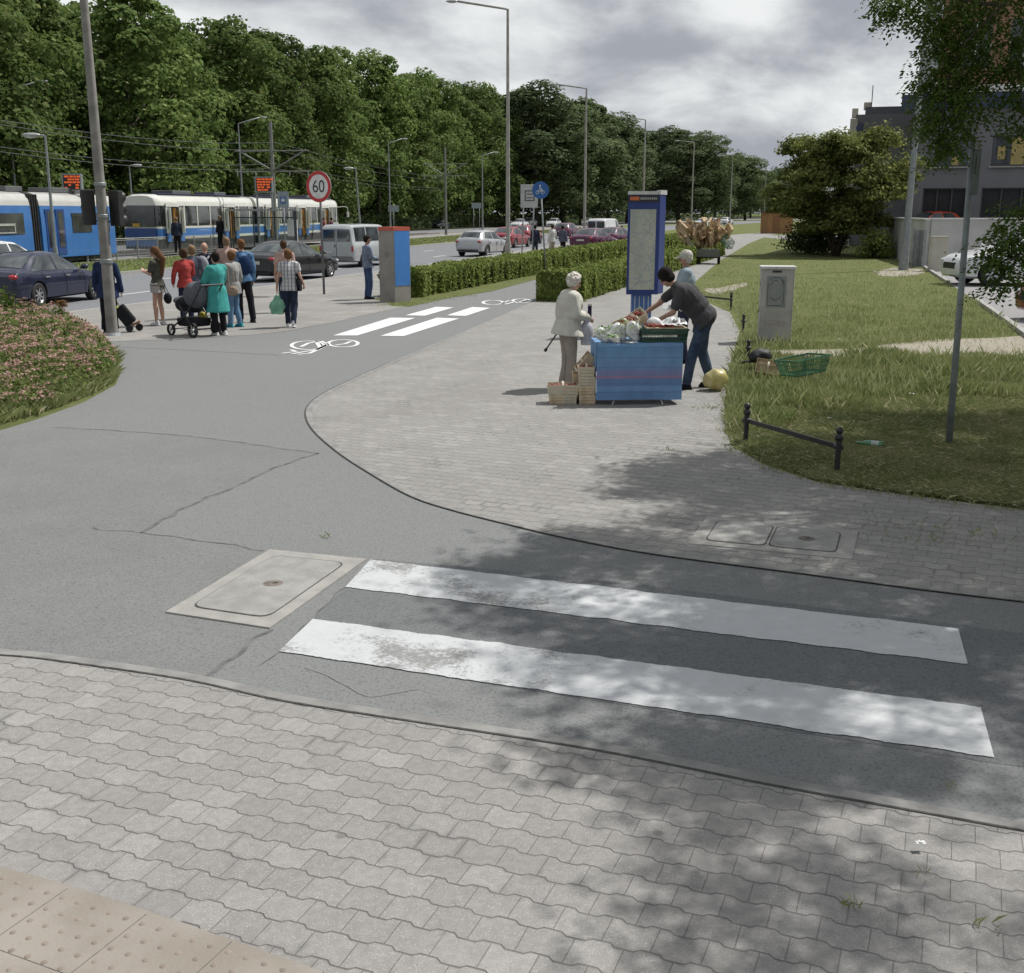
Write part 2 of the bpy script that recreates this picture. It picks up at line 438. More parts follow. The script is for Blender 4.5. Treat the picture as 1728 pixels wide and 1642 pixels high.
# lane dashes on the road
mb = MB()
L = smooth_line([(p.x, p.y, 0) for p in OFF(3.3)], 30); L2 = smooth_line([(p.x, p.y, 0) for p in OFF(6.6)], 30)
for LL in (L, L2):
    s = 0.; last = LL[0]; on = []
    for p in LL[1:]:
        s += (p - last).length; last = p
        if s % 8 < 3: on.append(p)
        elif len(on) > 1: stroke(mb, on, .12, -.105); on = []
        else: on = []
M_paint = None
def mat_paint(name, wear_lo, wear_hi, c=(.45, .465, .475)):
    m, g, b = newmat(name)
    co = g.n('ShaderNodeTexCoord', out=3)
    n1 = g.noise(co, 2.3, 3, .55); n2 = g.noise(co, 38., 5, .75)
    x = g.m('ADD', g.m('MULTIPLY', n1, .55), g.m('MULTIPLY', n2, .45))
    sx = g.t.nodes.new('ShaderNodeSeparateXYZ'); g.t.links.new(co, sx.inputs[0])
    x = g.m('SUBTRACT', x, g.m('MULTIPLY', g.ramp(sx.outputs[0], -.6, 1.2), .085))
    f = g.ramp(x, wear_lo, wear_hi)
    dirt = g.ramp(g.noise(co, 11., 5, .7), .35, .75)
    pc = g.mix(g.m('MULTIPLY', dirt, .3), c, tuple(k * .72 for k in c))
    cc = g.mix(f, pc, (.20, .20, .195))
    setc(g, b, 'Base Color', cc); b.inputs['Roughness'].default_value = .75
    bump(g, b, g.noise(co, 120., 2), .2, .003)
    return m
M_paint = mat_paint('worn_road_paint', .485, .60)
M_paint2 = mat_paint('road_paint', .60, .70, (.62, .63, .62))
obj('lane_markings', mb, M_paint2)['kind'] = 'structure'

# ---------- asphalt apron and cycle path
HD = Vector((math.sin(R(16.6)), math.cos(R(16.6)), 0)); HN = Vector((HD.y, -HD.x, 0))
arc = [(1728, 1018), (1560, 998), (1350, 970), (1100, 937), (960, 911), (870, 890), (760, 862), (690, 838), (620, 798), (570, 765), (530, 730), (516, 705), (520, 685), (545, 665), (600, 638), (700, 595), (800, 553), (898, 510)]
arcW = [Vector((4.6, 7.1, 0)), Vector((3.9, 7.35, 0))] + smooth_line([G(x, y) for x, y in arc], 5)
pathR = [G(898, 510) + HD * s for s in (15, 30, 50, 80, 110)]
pathL = [G(690, 517), G(770, 501), G(885, 470)]
pathL2 = [pathL[-1] + HD * s for s in (12, 30, 50, 82)]
nearK = [Vector((9, 3.2, 0)), Vector((4.7, 4.78, 0))] + smooth_line([G(x, y) for x, y in ((1728, 1406), (1520, 1368), (1290, 1326), (1000, 1268), (700, 1221), (480, 1186), (320, 1151), (170, 1128), (60, 1113), (0, 1108))], 5) + [Vector((-7, 6.9, 0))]
left_edge = [G(-60, 745), G(60, 709), G(140, 680), G(195, 650), G(206, 620), G(150, 585), G(60, 560)]
sw_edge = [G(120, 574), G(195, 577), G(300, 573), G(420, 566), G(480, 560), G(560, 545), G(640, 527)]
apron = [Vector((13, 4, 0))] + arcW[0:1] + arcW + pathR + list(reversed(pathL2)) + list(reversed(pathL)) + list(reversed(sw_edge)) + [G(60, 560)] + [G(150, 585), G(206, 620), G(195, 650), G(140, 680), G(60, 709), G(-60, 745), Vector((-9, 9, 0)), Vector((-9, 3.5, 0)), Vector((9, 3.0, 0))]
slab('asphalt_path', [(p.x, p.y) for p in apron], None, .004, M_asph)
# pavers in front of the camera, with a flush kerb strip
fg = [(p.x, p.y) for p in nearK] + [(-7, -6), (9, -6)]
slab('pavement', fg, None, .008, M_paveA)
mb = MB(); stroke(mb, offset([Vector((p.x, p.y)) for p in nearK], -.035), .085, .012)
M_flush = mat('flush_kerb', (.205, .203, .195), .9, amt=.2, scale=5, bmp=.3)
kb = obj('kerb_strip', mb, M_flush, fix=False); kb['kind'] = 'structure'
mb = MB(); stroke(mb, [Vector((p.x, p.y)) for p in nearK][1:], .012, .0135)
stroke(mb, [Vector((p.x, p.y)) for p in arcW][2:-12], .016, .0135)
M_joint = mat('joint_dirt', (.06, .058, .052), .95, amt=.5, scale=20)
obj('kerb_joints', mb, M_joint, fix=False)['kind'] = 'structure'
# plaza of pavers
plazaR = [G(1222, 690), G(1226, 640), G(1236, 600), G(1248, 560), G(1232, 528), G(1186, 508), G(1166, 482), G(1215, 440), G(1262, 412), G(1300, 396), G(1345, 388)]
plazaF = [Vector((20, 5.9, 0)), G(1728, 862), G(1600, 846), G(1480, 830), G(1380, 815), G(1290, 786), G(1232, 752)] + plazaR
back = [G(1240, 396), G(1170, 404), G(1115, 428)]
hedgeR = [G(1060, 472), G(960, 497), G(905, 508)]
plaza = arcW[:] + hedgeR[::-1] + [G(1062, 462)] + back[::-1] + plazaR[::-1] + plazaF[:7][::-1]
slab('paved_plaza', [(p.x, p.y) for p in plaza], None, .008, M_paveB)
mb = MB(); stroke(mb, offset([Vector((p.x, p.y)) for p in arcW[1:-6]], -.045), .075, .012)
obj('plaza_kerb_strip', mb, M_flush, fix=False)['kind'] = 'structure'
# sidewalk beside the road
sw = [Vector((p.x, p.y, 0)) for p in OFF(-.14)][1:9]
hb = [G(700, 507) + HD * s - HN * 1.3 for s in (60, 30, 0)]
slab('sidewalk', [(p.x, p.y) for p in sw] + [(p.x, p.y) for p in hb] + [(p.x, p.y) for p in (G(690, 517), G(640, 527), G(560, 545), G(480, 560), G(420, 566), G(300, 573), G(195, 577), G(120, 574), Vector((-19, 12, 0)))], None, .008, M_slab)
# tactile paving strip with studs
M_tact = mat('tactile_paving', (.240, .212, .180), .85, amt=.10, scale=2.5, bmp=.25, bscale=60, c2=(.27, .245, .215))
tk = smooth_line([G(x, y) for x, y in ((-200, 1420), (0, 1467), (100, 1494), (250, 1542), (400, 1594), (520, 1636), (700, 1700))], 5)
slab('tactile_paving', [(p.x, p.y) for p in tk] + [(.5, 1.2), (-3.6, 1.2)], None, .012, M_tact)
mb = MB(); mbj = MB()
e0 = G(0, 1467); e1 = G(520, 1636); du_ = (e1 - e0).normalized(); dn_ = Vector((du_.y, -du_.x, 0))
def inpoly(x, y, P):
    c = False; n = len(P)
    for i in range(n):
        x1, y1 = P[i][0], P[i][1]; x2, y2 = P[(i + 1) % n][0], P[(i + 1) % n][1]
        if (y1 > y) != (y2 > y) and x < (x2 - x1) * (y - y1) / (y2 - y1) + x1: c = not c
    return c
tpoly = [(p.x, p.y) for p in tk] + [(.5, 1.2), (-3.6, 1.2)]
for i in range(-8, 34):
    for j in range(0, 22):
        c = e0 + du_ * (i * .074) + dn_ * (.05 + j * .074)
        if inpoly(c.x, c.y, tpoly) and inpoly(c.x - du_.x * 0 - dn_.x * .03, c.y - dn_.y * .03, tpoly):
            mb.lathe([(.0125, .0118), (.0100, .0140), (.005, .0148), (.0, .015)], 8, (c.x, c.y, 0))
obj('tactile_studs', mb, mat('tactile_stud', (.215, .18, .15), .85, amt=.15, scale=8), smooth=True)['kind'] = 'structure'
for k in range(-3, 8):
    c = e0 + du_ * (k * .372 - .03)
    stroke(mbj, [c + dn_ * .0, c + dn_ * 1.3], .0025, .0125)
stroke(mbj, [e0 - du_ * 1 + dn_ * .36, e1 + du_ * 1 + dn_ * .36], .003, .0125)
obj('tactile_joints', mbj, M_joint, fix=False)['kind'] = 'structure'

# ---------- painted markings
mb = MB()
for q in (((625, 944), (583, 990), (1633, 1120), (1617, 1060)), ((528, 1044), (470, 1099), (1678, 1278), (1655, 1193))):
    P = [G(*p, .010) for p in q]
    # ragged long edges
    n = 260; top = []; bot = []
    for i in range(n + 1):
        t = i / n; a = P[0].lerp(P[3], t); b = P[1].lerp(P[2], t)
        j = .016 * noise.noise(Vector((a.x * 6, a.y * 6, 1))) + .008 * noise.noise(Vector((a.x * 37, a.y * 37, 1))); k = .016 * noise.noise(Vector((b.x * 6, b.y * 6, 5))) + .008 * noise.noise(Vector((b.x * 37, b.y * 37, 5)))
        dd = (a - b).normalized(); top.append(a + dd * j); bot.append(b + dd * k)
    mb.add([(p.x, p.y, .010) for p in top + bot], [(i, i + 1, n + 1 + i + 1, n + 1 + i) for i in range(n)])
o = obj('crossing_stripes', mb, M_paint, fix=False); o['kind'] = 'structure'
mb = MB()
for q in (((562, 566), (603, 566), (701, 536.5), (659, 536)), ((642, 566.6), (681.5, 567), (774.5, 537.5), (737.6, 536)), ((684, 532), (717, 532.7), (765.6, 518.7), (736, 517.7)), ((754, 532), (786, 533), (827, 519.5), (797, 518))):
    mb.add([G(*p, .010) for p in q], [(0, 1, 2, 3)])
obj('cycle_path_stripes', mb, M_paint2, fix=False)['kind'] = 'structure'
mb = MB()
def ring(cx, cy, rx, ry, wd=.07, a0=0, a1=360):
    stroke(mb, [G(cx + rx * math.cos(R(a)), cy + ry * math.sin(R(a))) for a in range(a0, a1 + 1, 12)], wd, .010)
def ln(*pp): stroke(mb, [G(*p) for p in pp], .075, .010)
ring(520, 583.5, 28, 7.2); ring(579, 580.2, 25, 6.2)
ln((508, 586), (520, 580), (542, 576)); ln((541, 576), (553, 582), (534, 591), (515, 594), (493, 598)); ln((476, 597), (500, 594), (490, 591)); ln((534, 577), (541, 589)); ln((541, 589), (522, 597), (502, 599)); ln((566, 583), (582, 581), (592, 577))
ring(832, 511, 17, 3.6, .09); ring(880, 508, 15, 3.2, .09)
ln((846, 513), (860, 507), (872, 512), (888, 506)); ln((852, 514), (868, 510))
obj('bicycle_symbols', mb, M_paint2, fix=False)['kind'] = 'structure'
# resurfaced patches of asphalt
M_aspatch = mat_asphalt('coarse_asphalt', (.150, .154, .151), .42, 2.2)
M_aspatch2 = mat_asphalt('newer_asphalt', (.116, .121, .124), .85)
slab('asphalt_patch', [(p.x, p.y) for p in GP((90, 722), (200, 728), (330, 738), (450, 754), (535, 766), (450, 796), (370, 835), (290, 868), (240, 905), (330, 914), (445, 928), (279, 1036), (455, 1063), (420, 1090), (350, 1150), (160, 1122), (0, 1104), (-200, 1100), (-200, 760))], None, .0052, M_aspatch)
slab('asphalt_patch', [(p.x, p.y) for p in GP((630, 944), (760, 955), (1100, 990), (1620, 1056), (1740, 1072), (1760, 1300), (1680, 1290), (470, 1100), (528, 1044), (583, 992))], None, .0054, M_aspatch2)
# old seams and cracks
mb = MB()
def crack(pts, wd, amp=.03, seed=0):
    P = smooth_line([G(x, y) for x, y in pts], 14)
    Q = [p + Vector((noise.noise(Vector((p.x * 4, p.y * 4, seed))), noise.noise(Vector((p.x * 4, p.y * 4, seed + 9))), 0)) * amp for p in P]
    stroke(mb, Q, wd, .0065)
crack([(90, 722), (200, 728), (330, 738), (450, 754), (535, 766)], .035, .04, 1)
crack([(535, 766), (450, 796), (370, 835), (290, 868), (240, 900)], .035, .07, 2)
crack([(150, 893), (230, 900), (330, 912), (450, 930)], .02, .05, 3)
crack([(455, 1062), (420, 1090), (370, 1128), (340, 1148)], .03, .05, 4)
crack([(195, 586), (330, 592), (470, 600)], .02, .03, 5)
crack([(520, 1130), (560, 1142), (600, 1170), (640, 1176), (700, 1168)], .004, .05, 6)
crack([(1160, 1030), (1260, 1040), (1400, 1062), (1495, 1078)], .004, .02, 7)
crack([(585, 992), (560, 1010), (528, 1044), (470, 1099), (440, 1125)], .010, .03, 8)
obj('asphalt_cracks', mb, mat('crack', (.085, .086, .084), .95, c2=(.150, .152, .150), scale=7), fix=False)['kind'] = 'structure'
# trodden strips in the grass, bare patch
def blob(pts, nm):
    P = smooth_line([G(x, y) for x, y in pts + [pts[0]]], 5)[:-1]
    P = [p + Vector((noise.noise(p * .9), noise.noise(p * .9 + Vector((9, 9, 9))), 0)) * .25 for p in P]
    slab(nm, [(p.x, p.y) for p in P], None, .007, M_sand)
blob([(1236, 596), (1300, 592), (1400, 590), (1500, 583), (1600, 574), (1728, 566), (1850, 560), (1850, 590), (1728, 600), (1620, 598), (1500, 602), (1400, 606), (1320, 606), (1250, 606)], 'trodden_path')
blob([(1182, 488), (1210, 486), (1250, 478), (1262, 481), (1240, 488), (1205, 497)], 'trodden_strip')
blob([(1478, 458), (1510, 452), (1550, 454), (1560, 460), (1530, 466), (1490, 466)], 'bare_patch')
# car park on the right
pk = [G(1560, 452), G(1600, 478), G(1650, 510), G(1700, 545), G(1760, 590)]
M_park = mat_asphalt('parking_asphalt', (.21, .205, .205))
slab('parking_lot', [(p.x, p.y) for p in pk] + [(30, 17), (60, 20), (60, 120), (24, 120), (G(1500, 420).x, G(1500, 420).y)], None, .006, M_park)
mb = MB()
P = pk
for i in range(len(P) - 1):
    if i == 1: continue
    a_, b_ = P[i], P[i + 1]; t = (b_ - a_).normalized(); nn = Vector((-t.y, t.x, 0)) * .06
    mb.add([a_ + nn + Vector((0, 0, -.05)), a_ - nn + Vector((0, 0, -.05)), b_ - nn + Vector((0, 0, -.05)), b_ + nn + Vector((0, 0, -.05)), a_ + nn + Vector((0, 0, .09)), a_ - nn + Vector((0, 0, .09)), b_ - nn + Vector((0, 0, .09)), b_ + nn + Vector((0, 0, .09))], [(4, 5, 6, 7), (0, 1, 5, 4), (2, 3, 7, 6), (0, 3, 7, 4), (1, 2, 6, 5)])
obj('parking_kerb', mb, M_kerb)['kind'] = 'structure'
# ================================================================ TREES, HEDGES, GRASS
rng = np.random.default_rng(7); rnd = random.Random(5)
M_leafA = leafmat('oak_leaves', (.065, .110, .030), (.150, .210, .060), (.23, .27, .10), trans=.42, scale=.35, obj_var=.28)
M_leafF = leafmat('distant_oak_leaves', (.080, .115, .052), (.145, .185, .085), None, trans=.42, scale=.35, obj_var=.2)
M_bark = mat('bark', (.075, .062, .05), .95, amt=.35, scale=5, bmp=.8, bscale=18)
def crown_mesh(name, h, rad, base, nb, per, size, r, m, flat=1.0):
    """crown of height h above base, made of many leaf clumps on lobes"""
    C = []; Nn = []
    for k in range(nb):
        t = (k + .5) / nb
        z = base + h * (t ** .85)
        env = math.sin(math.pi * min(1, (.18 + .80 * t))) ** .6
        ang = k * 2.399 + r.uniform(-.4, .4)
        rr = rad * env * r.uniform(.35, .85)
        c = np.array([rr * math.cos(ang), rr * math.sin(ang), z]); br = rad * r.uniform(.28, .5) * (1.15 - .45 * t)
        n = int(per * r.uniform(.7, 1.3))
        v = rng.normal(size=(n, 3)); v /= np.linalg.norm(v, axis=1, keepdims=True)
        v[:, 2] = np.where(v[:, 2] < -.3, -v[:, 2] * .7, v[:, 2])
        rad_ = br * (.55 + .5 * rng.random(n) ** .6)
        # twiggy sub-clumps
        sub = rng.normal(size=(max(6, n // 22), 3)); sub /= np.linalg.norm(sub, axis=1, keepdims=True)
        idx = rng.integers(0, len(sub), n); v = v * .45 + sub[idx] * .75
        v /= np.linalg.norm(v, axis=1, keepdims=True)
        P = c + v * rad_[:, None] * np.array([1, 1, .75 * flat]); C.append(P)
        Nn.append(v + rng.normal(size=(n, 3)) * .55 + np.array([0, 0, .5]))
    C = np.concatenate(C); Nn = np.concatenate(Nn)
    return cards(C, Nn, size * rng.uniform(.6, 1.35, len(C)), rng, .75, .08)
def trunk_mb(h, r0, r, lean=.3, limbs=7, spread=3.5, top=None):
    mb = MB(); top = top or h * .8
    P = [(r.uniform(-lean, lean) * i / 4, r.uniform(-lean, lean) * i / 4, top * i / 5) for i in range(6)]
    P[0] = (0, 0, -.1)
    mb.tube(P, r0, 9, r0 * .3)
    for k in range(limbs):
        b = Vector(P[2 + k % 3]); a = k * 2.4 + r.random()
        e = b + Vector((math.cos(a) * spread, math.sin(a) * spread, spread * r.uniform(.5, 1.1)))
        mid = (b + e) / 2 + Vector((0, 0, -.12 * spread))
        mb.tube([b, mid, e], r0 * .35, 6, r0 * .08)
    return mb
WOOD = []
for k in range(6):
    r = random.Random(100 + k)
    V, Fc = crown_mesh('crown', 17.2, 6.3, 2.4, 34, 560, .385, r, M_leafA)
    WOOD.append((V, Fc, trunk_mb(19, .32, r)))
wood_src = {}
def tree(name, k, x, y, h, label, cat='tree', group=None, m=None, rz=0.):
    m = m or M_leafA
    t = thing(name, (x, y, 0), label, cat, rz, group)
    key = (k, m.name)
    if key not in wood_src:
        V, Fc, tb = WOOD[k]
        c = npmesh('crown', V, Fc, m); tk_ = obj('trunk', tb, M_bark, smooth=True); wood_src[key] = (c, tk_); cs = (c, tk_)
    else:
        cs = []
        for q in wood_src[key]:
            o = q.copy(); col.objects.link(o); cs.append(o)
    for o in cs: o.parent = t
    s = h / 20.0; t.scale = (s * rnd.uniform(.95, 1.15), s * rnd.uniform(.95, 1.15), s)
    if m is M_leafF: t.scale = (s * 1.55, s * 1.55, s)
    return t
def along(d, s):
    """point at arc length s along the road, offset d"""
    L = OFF(d); acc = 0
    for i in range(len(L) - 1):
        l = (L[i + 1] - L[i]).length
        if acc + l >= s: 
            p = L[i].lerp(L[i + 1], (s - acc) / l); return p
        acc += l
    return L[-1]
# skyline heights read along the road: (arc length, height)
front_words = ['leftmost', 'second', 'third', 'fourth', 'fifth', 'sixth', 'seventh', 'eighth', 'ninth', 'tenth', 'eleventh', 'twelfth', 'thirteenth', 'fourteenth', 'fifteenth', 'sixteenth', 'seventeenth', 'eighteenth', 'nineteenth', 'twentieth']
s = 38.; k = 0
HT = [19, 20.5, 21.5, 20, 19, 17.5, 19, 18.5, 19.5, 19, 20.5, 21, 20, 21.5, 20.5, 22, 21, 20, 21, 22]
while s < 200 and k < 20:
    p = along(37.5 + rnd.uniform(-1.2, 2), s)
    lab = ('%s tall leafy tree from the left along the front edge of the wood' % front_words[k]) if k else 'leftmost tall leafy tree along the front edge of the wood'
    tree('woodland_tree', k % 6, p.x, p.y, HT[k] * rnd.uniform(.95, 1.04), lab, 'tree', 'front trees of the wood across the road', rz=rnd.uniform(0, 6.28))
    s += rnd.uniform(7.2, 9.2); k += 1
for row, (dd, st, en) in enumerate(((44, 30, 210), (52, 26, 215), (62, 20, 225))):
    s = st
    while s < en:
        p = along(dd + rnd.uniform(-2, 2), s)
        tree('woodland_tree', rnd.randrange(6), p.x, p.y, rnd.uniform(17.5, 20.5), 'tree deeper in the wood behind its front row, only parts of its crown showing', 'tree', 'trees deeper in the wood', rz=rnd.uniform(0, 6.28))
        s += rnd.uniform(8, 11)
# darker trees farther along the road
FAR = [(905, 150, 205), (950, 178, 215), (985, 172, 222), (1030, 196, 235), (1062, 215, 262), (1105, 226, 262), (1150, 220, 245), (1190, 228, 250), (1235, 262, 330), (1262, 266, 330), (1292, 288, 400), (1325, 285, 420), (1365, 290, 430), (1410, 290, 440), (870, 165, 215), (1000, 235, 300), (1085, 250, 330), (1130, 255, 350), (1210, 272, 400), (1270, 290, 460), (1460, 285, 430)]
dl = ['left of', 'right of']
for i, (px, py, D) in enumerate(FAR):
    z = ZA(py, D); x = XA(px, py, D)
    tree('distant_tree', i % 6, x, D, z * 1.0, 'dark distant tree down the road, %s from the left of that group' % (front_words + ['twenty-first'])[sorted(FAR).index((px, py, D))].replace('leftmost', 'first'), 'tree', 'dark trees far down the road', M_leafF, rnd.uniform(0, 6.28))
# undergrowth along the wood edge
C = []; 
for i in range(26000):
    s = rnd.uniform(20, 330); p = along(35.5 + abs(rnd.gauss(0, 1.6)), s); 
    C.append((p.x, p.y, rnd.random() ** 1.6 * 3.2 * (.6 + .4 * noise.noise(Vector((p.x * .3, p.y * .3, 0))))))
C = np.array(C); V, Fc = cards(C, rng.normal(size=C.shape) + np.array([.6, -.4, .6]), .42 * rng.uniform(.6, 1.3, len(C)), rng, .8)
tag(npmesh('undergrowth', V, Fc, M_leafF), 'dark green shrubs massed along the foot of the wood', 'undergrowth', kind='stuff')

# ---------- hedges
M_hedge = leafmat('hedge_leaves', (.09, .13, .030), (.21, .26, .065), (.32, .35, .12), trans=.3, scale=1.5, obj_var=.0)
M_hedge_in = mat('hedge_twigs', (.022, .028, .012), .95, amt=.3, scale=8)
def hedge(start, L, wdt, hh, label, n, size):
    t = thing('hedge', (start.x, start.y, 0), label, 'hedge', math.atan2(HD.y, HD.x))
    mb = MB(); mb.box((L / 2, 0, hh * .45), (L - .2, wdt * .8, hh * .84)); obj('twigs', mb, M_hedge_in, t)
    u = rng.random(n) ** 1.5 * L; face = rng.random(n); C = np.zeros((n, 3)); N = np.zeros((n, 3))
    bl = .07 * np.sin(u * 5.1) * np.sin(u * 2.3 + 1) + .04 * np.sin(u * 11)
    side = face < .42; top = (face >= .42) & (face < .85); oth = (face >= .85) & (face < .96); end = face >= .96
    h_ = hh * (1 + .05 * np.sin(u * 1.7) + .04 * np.sin(u * 6.3))
    q = rng.random(n)
    C[:, 0] = u
    C[side, 1] = (-wdt / 2 - bl + rng.normal(size=n) * .035)[side]; C[side, 2] = (q * h_)[side]; N[side] = (0, -1, .5)
    C[oth, 1] = (wdt / 2 + bl)[oth]; C[oth, 2] = (q * h_)[oth]; N[oth] = (0, 1, .5)
    C[top, 1] = ((q - .5) * wdt)[top]; C[top, 2] = (h_ + rng.normal(size=n) * .03 + bl * .5)[top]; N[top] = (0, 0, 1)
    C[end, 0] = (rng.random(n) * .06 - .03)[end]; C[end, 1] = ((q - .5) * wdt)[end]; C[end, 2] = (rng.random(n) * hh)[end]; N[end] = (-1, 0, .4)
    V, Fc = cards(C, N + rng.normal(size=(n, 3)) * .6, size * (.7 + .6 * rng.random(n)) * (1 + u / 40), rng, .65, .1)
    npmesh('foliage', V, Fc, M_hedge, t)
hs = G(703, 503) - HN * .55 + HD * .1
hedge(hs, 80, 1.15, .72, 'long clipped hedge between the cycle path and the road, starting at the cabinet', 52000, .085)
hs2 = G(905, 509) + HN * .6 + HD * .1
hedge(hs2, 36, 1.15, .72, 'shorter clipped hedge on the right of the cycle path, behind the older woman', 34000, .085)
# strip of earth / grass under the hedges
mb = None
slab('hedge_strip', [(p.x, p.y) for p in (G(700, 507) - HN * 1.2, G(652, 508), G(660, 517), G(690, 518), G(760, 503), G(830, 492), G(885, 470) + HD * 10 + HN * .0, G(885, 470) + HD * 60, G(885, 470) + HD * 60 - HN * 1.6)], None, .010, M_grassg)
# ---------- tree-like bush on the lawn
M_bush = leafmat('bush_leaves', (.10, .13, .038), (.20, .225, .065), (.34, .34, .13), trans=.50, scale=.9, obj_var=0)
bp = G(1410, 432); D = bp.y
t = thing('round_bush', (bp.x, bp.y, 0), 'big rounded dark green bush on the lawn in front of the grey building', 'bush')
C = []; N = []
rb = random.Random(3)
sc_ = D / 1900.
for k in range(125):
    ph = rb.uniform(0, 6.28); zc = rb.random(); rr = (2.9 if zc > .22 else 1.9) * math.sqrt(rb.random()) * (1 - .35 * max(0, zc - .6) / .4)
    c = np.array([rr * math.cos(ph) * 1.0, rr * math.sin(ph), .9 + zc * 3.9]); br = rb.uniform(.5, .85)
    n = 430; v = rng.normal(size=(n, 3)); v /= np.linalg.norm(v, axis=1, keepdims=True)
    sub = rng.normal(size=(24, 3)); sub /= np.linalg.norm(sub, axis=1, keepdims=True)
    v = v * .5 + sub[rng.integers(0, 24, n)] * .7; v[:, 2] = np.abs(v[:, 2]) * .9 + v[:, 2] * .1
    C.append(c + v * br * (.55 + .5 * rng.random((n, 1)))); N.append(v + rng.normal(size=(n, 3)) * .5 + (0, 0, .4))
C = np.concatenate(C); N = np.concatenate(N)
V, Fc = cards(C, N, .17 * rng.uniform(.6, 1.3, len(C)), rng, .55, .08)
t.scale = (sc_ * 138 / 3.4 ,) * 2 + (sc_ * 200 / 5.3,)
npmesh('crown', V, Fc, M_bush, t)
mb = MB()
for a in range(7): mb.tube([(0, 0, -.05), (math.cos(a) * .3, math.sin(a) * .3, .7), (math.cos(a) * 1.2, math.sin(a) * 1.2, 2.6)], .13, 7, .03)
obj('trunk', mb, M_bark, t, smooth=True)
# low dark shrub in front of the bush
def shrub(px, py, wpx, hpx, label, m, n, size, name='shrub', cat='shrub', dz=1., flowers=None):
    p = G(px, py); k = p.y / 1930.
    rx = wpx / 2 * k; hh = hpx * k
    t = thing(name, (p.x, p.y, 0), label, cat)
    v = rng.normal(size=(n, 3)); v /= np.linalg.norm(v, axis=1, keepdims=True); v[:, 2] = np.abs(v[:, 2])
    sub = rng.normal(size=(max(8, n // 60), 3)); sub /= np.linalg.norm(sub, axis=1, keepdims=True); sub[:, 2] = np.abs(sub[:, 2])
    v = v * .35 + sub[rng.integers(0, len(sub), n)] * .75
    P = v * (.6 + .45 * rng.random((n, 1))) * np.array([rx, rx * dz, hh])
    V, Fc = cards(P, v + rng.normal(size=(n, 3)) * .5, size * rng.uniform(.6, 1.3, n), rng, .6, .08)
    npmesh('foliage', V, Fc, m, t)
    mb = MB()
    for a in range(5): mb.tube([(0, 0, -.02), (math.cos(a * 1.3) * rx * .3, math.sin(a * 1.3) * rx * .3, hh * .6)], .02 + rx * .01, 5, .008)
    obj('stems', mb, M_bark, t)
    return t
M_bushd = leafmat('dark_shrub_leaves', (.025, .042, .014), (.05, .075, .02), None, trans=.15, scale=2, obj_var=0)
shrub(1372, 428, 125, 62, 'low dark shrub at the left foot of the big rounded bush', M_bushd, 5200, .16)
shrub(1478, 436, 75, 45, 'loose light green shrub between the big bush and the white wall', M_hedge, 2200, .16)
# ---------- flowering shrub bed at the left
M_spl = leafmat('spirea_leaves', (.050, .085, .020), (.12, .16, .040), (.19, .21, .07), trans=.2, scale=2.5, obj_var=0)
M_fl = leafmat('pink_blossom', (.36, .20, .175), (.50, .34, .30), (.36, .25, .16), trans=.15, scale=2.5, obj_var=0)
bed = [G(-180, 760), G(-60, 728), G(60, 700), G(140, 670), G(188, 645), G(196, 615), G(180, 590), G(120, 575), G(60, 562), G(-60, 545), G(-260, 540), Vector((-12, 12, 0))]
bedxy = [(p.x, p.y) for p in bed]
slab('bed_ground', [(-8.5 + (x_ + 8.5) * .955, 16 + (y_ - 16) * .955) for x_, y_ in bedxy], None, .009, M_grassg)
t = thing('flowering_shrub', (-8, 17, 0), 'wide mounded shrub covered in dull pink flower heads at the left edge', 'shrub')
xs = [p[0] for p in bedxy]; ys = [p[1] for p in bedxy]
def bed_h(x, y):
    dmin = 9e9
    for i in range(len(bedxy)):
        ax, ay = bedxy[i]; bx, by = bedxy[(i + 1) % len(bedxy)]
        l2 = (bx - ax) ** 2 + (by - ay) ** 2; q = max(0, min(1, ((x - ax) * (bx - ax) + (y - ay) * (by - ay)) / l2))
        dmin = min(dmin, math.hypot(x - ax - q * (bx - ax), y - ay - q * (by - ay)))
    e = min(1, (dmin + .05) / .55) ** .45
    return e * (.66 + .20 * noise.noise(Vector((x * .9, y * .9, 0))) + .15 * noise.noise(Vector((x * 2.6, y * 2.6, 3))))
C = []; N = []; FC = []
tries = 0
while len(C) < 46000:
    x = rnd.uniform(-11.5, max(xs)); y = rnd.uniform(min(ys), max(ys))
    if not inpoly(x, y, bedxy): continue
    h = bed_h(x, y)
    e = 1e-1
    z = h * (rnd.random() ** .35)
    C.append((x + 8, y - 17, z)); N.append((rnd.gauss(.3, .6), rnd.gauss(-.3, .6), rnd.gauss(.8, .4)))
C = np.array(C); N = np.array(N)
V, Fc = cards(C, N, .062 * rng.uniform(.6, 1.4, len(C)), rng, .42, .1)
npmesh('foliage', V, Fc, M_spl, t)
FV = []; n = 0
heads = []
while n < 4400:
    x = rnd.uniform(-11.5, max(xs)); y = rnd.uniform(min(ys), max(ys))
    if not inpoly(x, y, bedxy): continue
    if noise.noise(Vector((x * 1.3, y * 1.3, 7))) < -.30: continue
    h = bed_h(x, y); z = h * rnd.uniform(.62, 1.04); rad_ = rnd.uniform(.035, .078); n += 1
    m_ = 22; a = rng.random(m_) * 6.28; q = np.sqrt(rng.random(m_)) * rad_
    heads.append(np.stack([x + 8 + q * np.cos(a), y - 17 + q * np.sin(a), z + .02 - q * .25 + rng.normal(size=m_) * .008], 1))
Cf = np.concatenate(heads)
V, Fc = cards(Cf, rng.normal(size=Cf.shape) * .5 + (0, -.2, 1), .026 * rng.uniform(.6, 1.3, len(Cf)), rng, .9)
npmesh('blossom', V, Fc, M_fl, t)
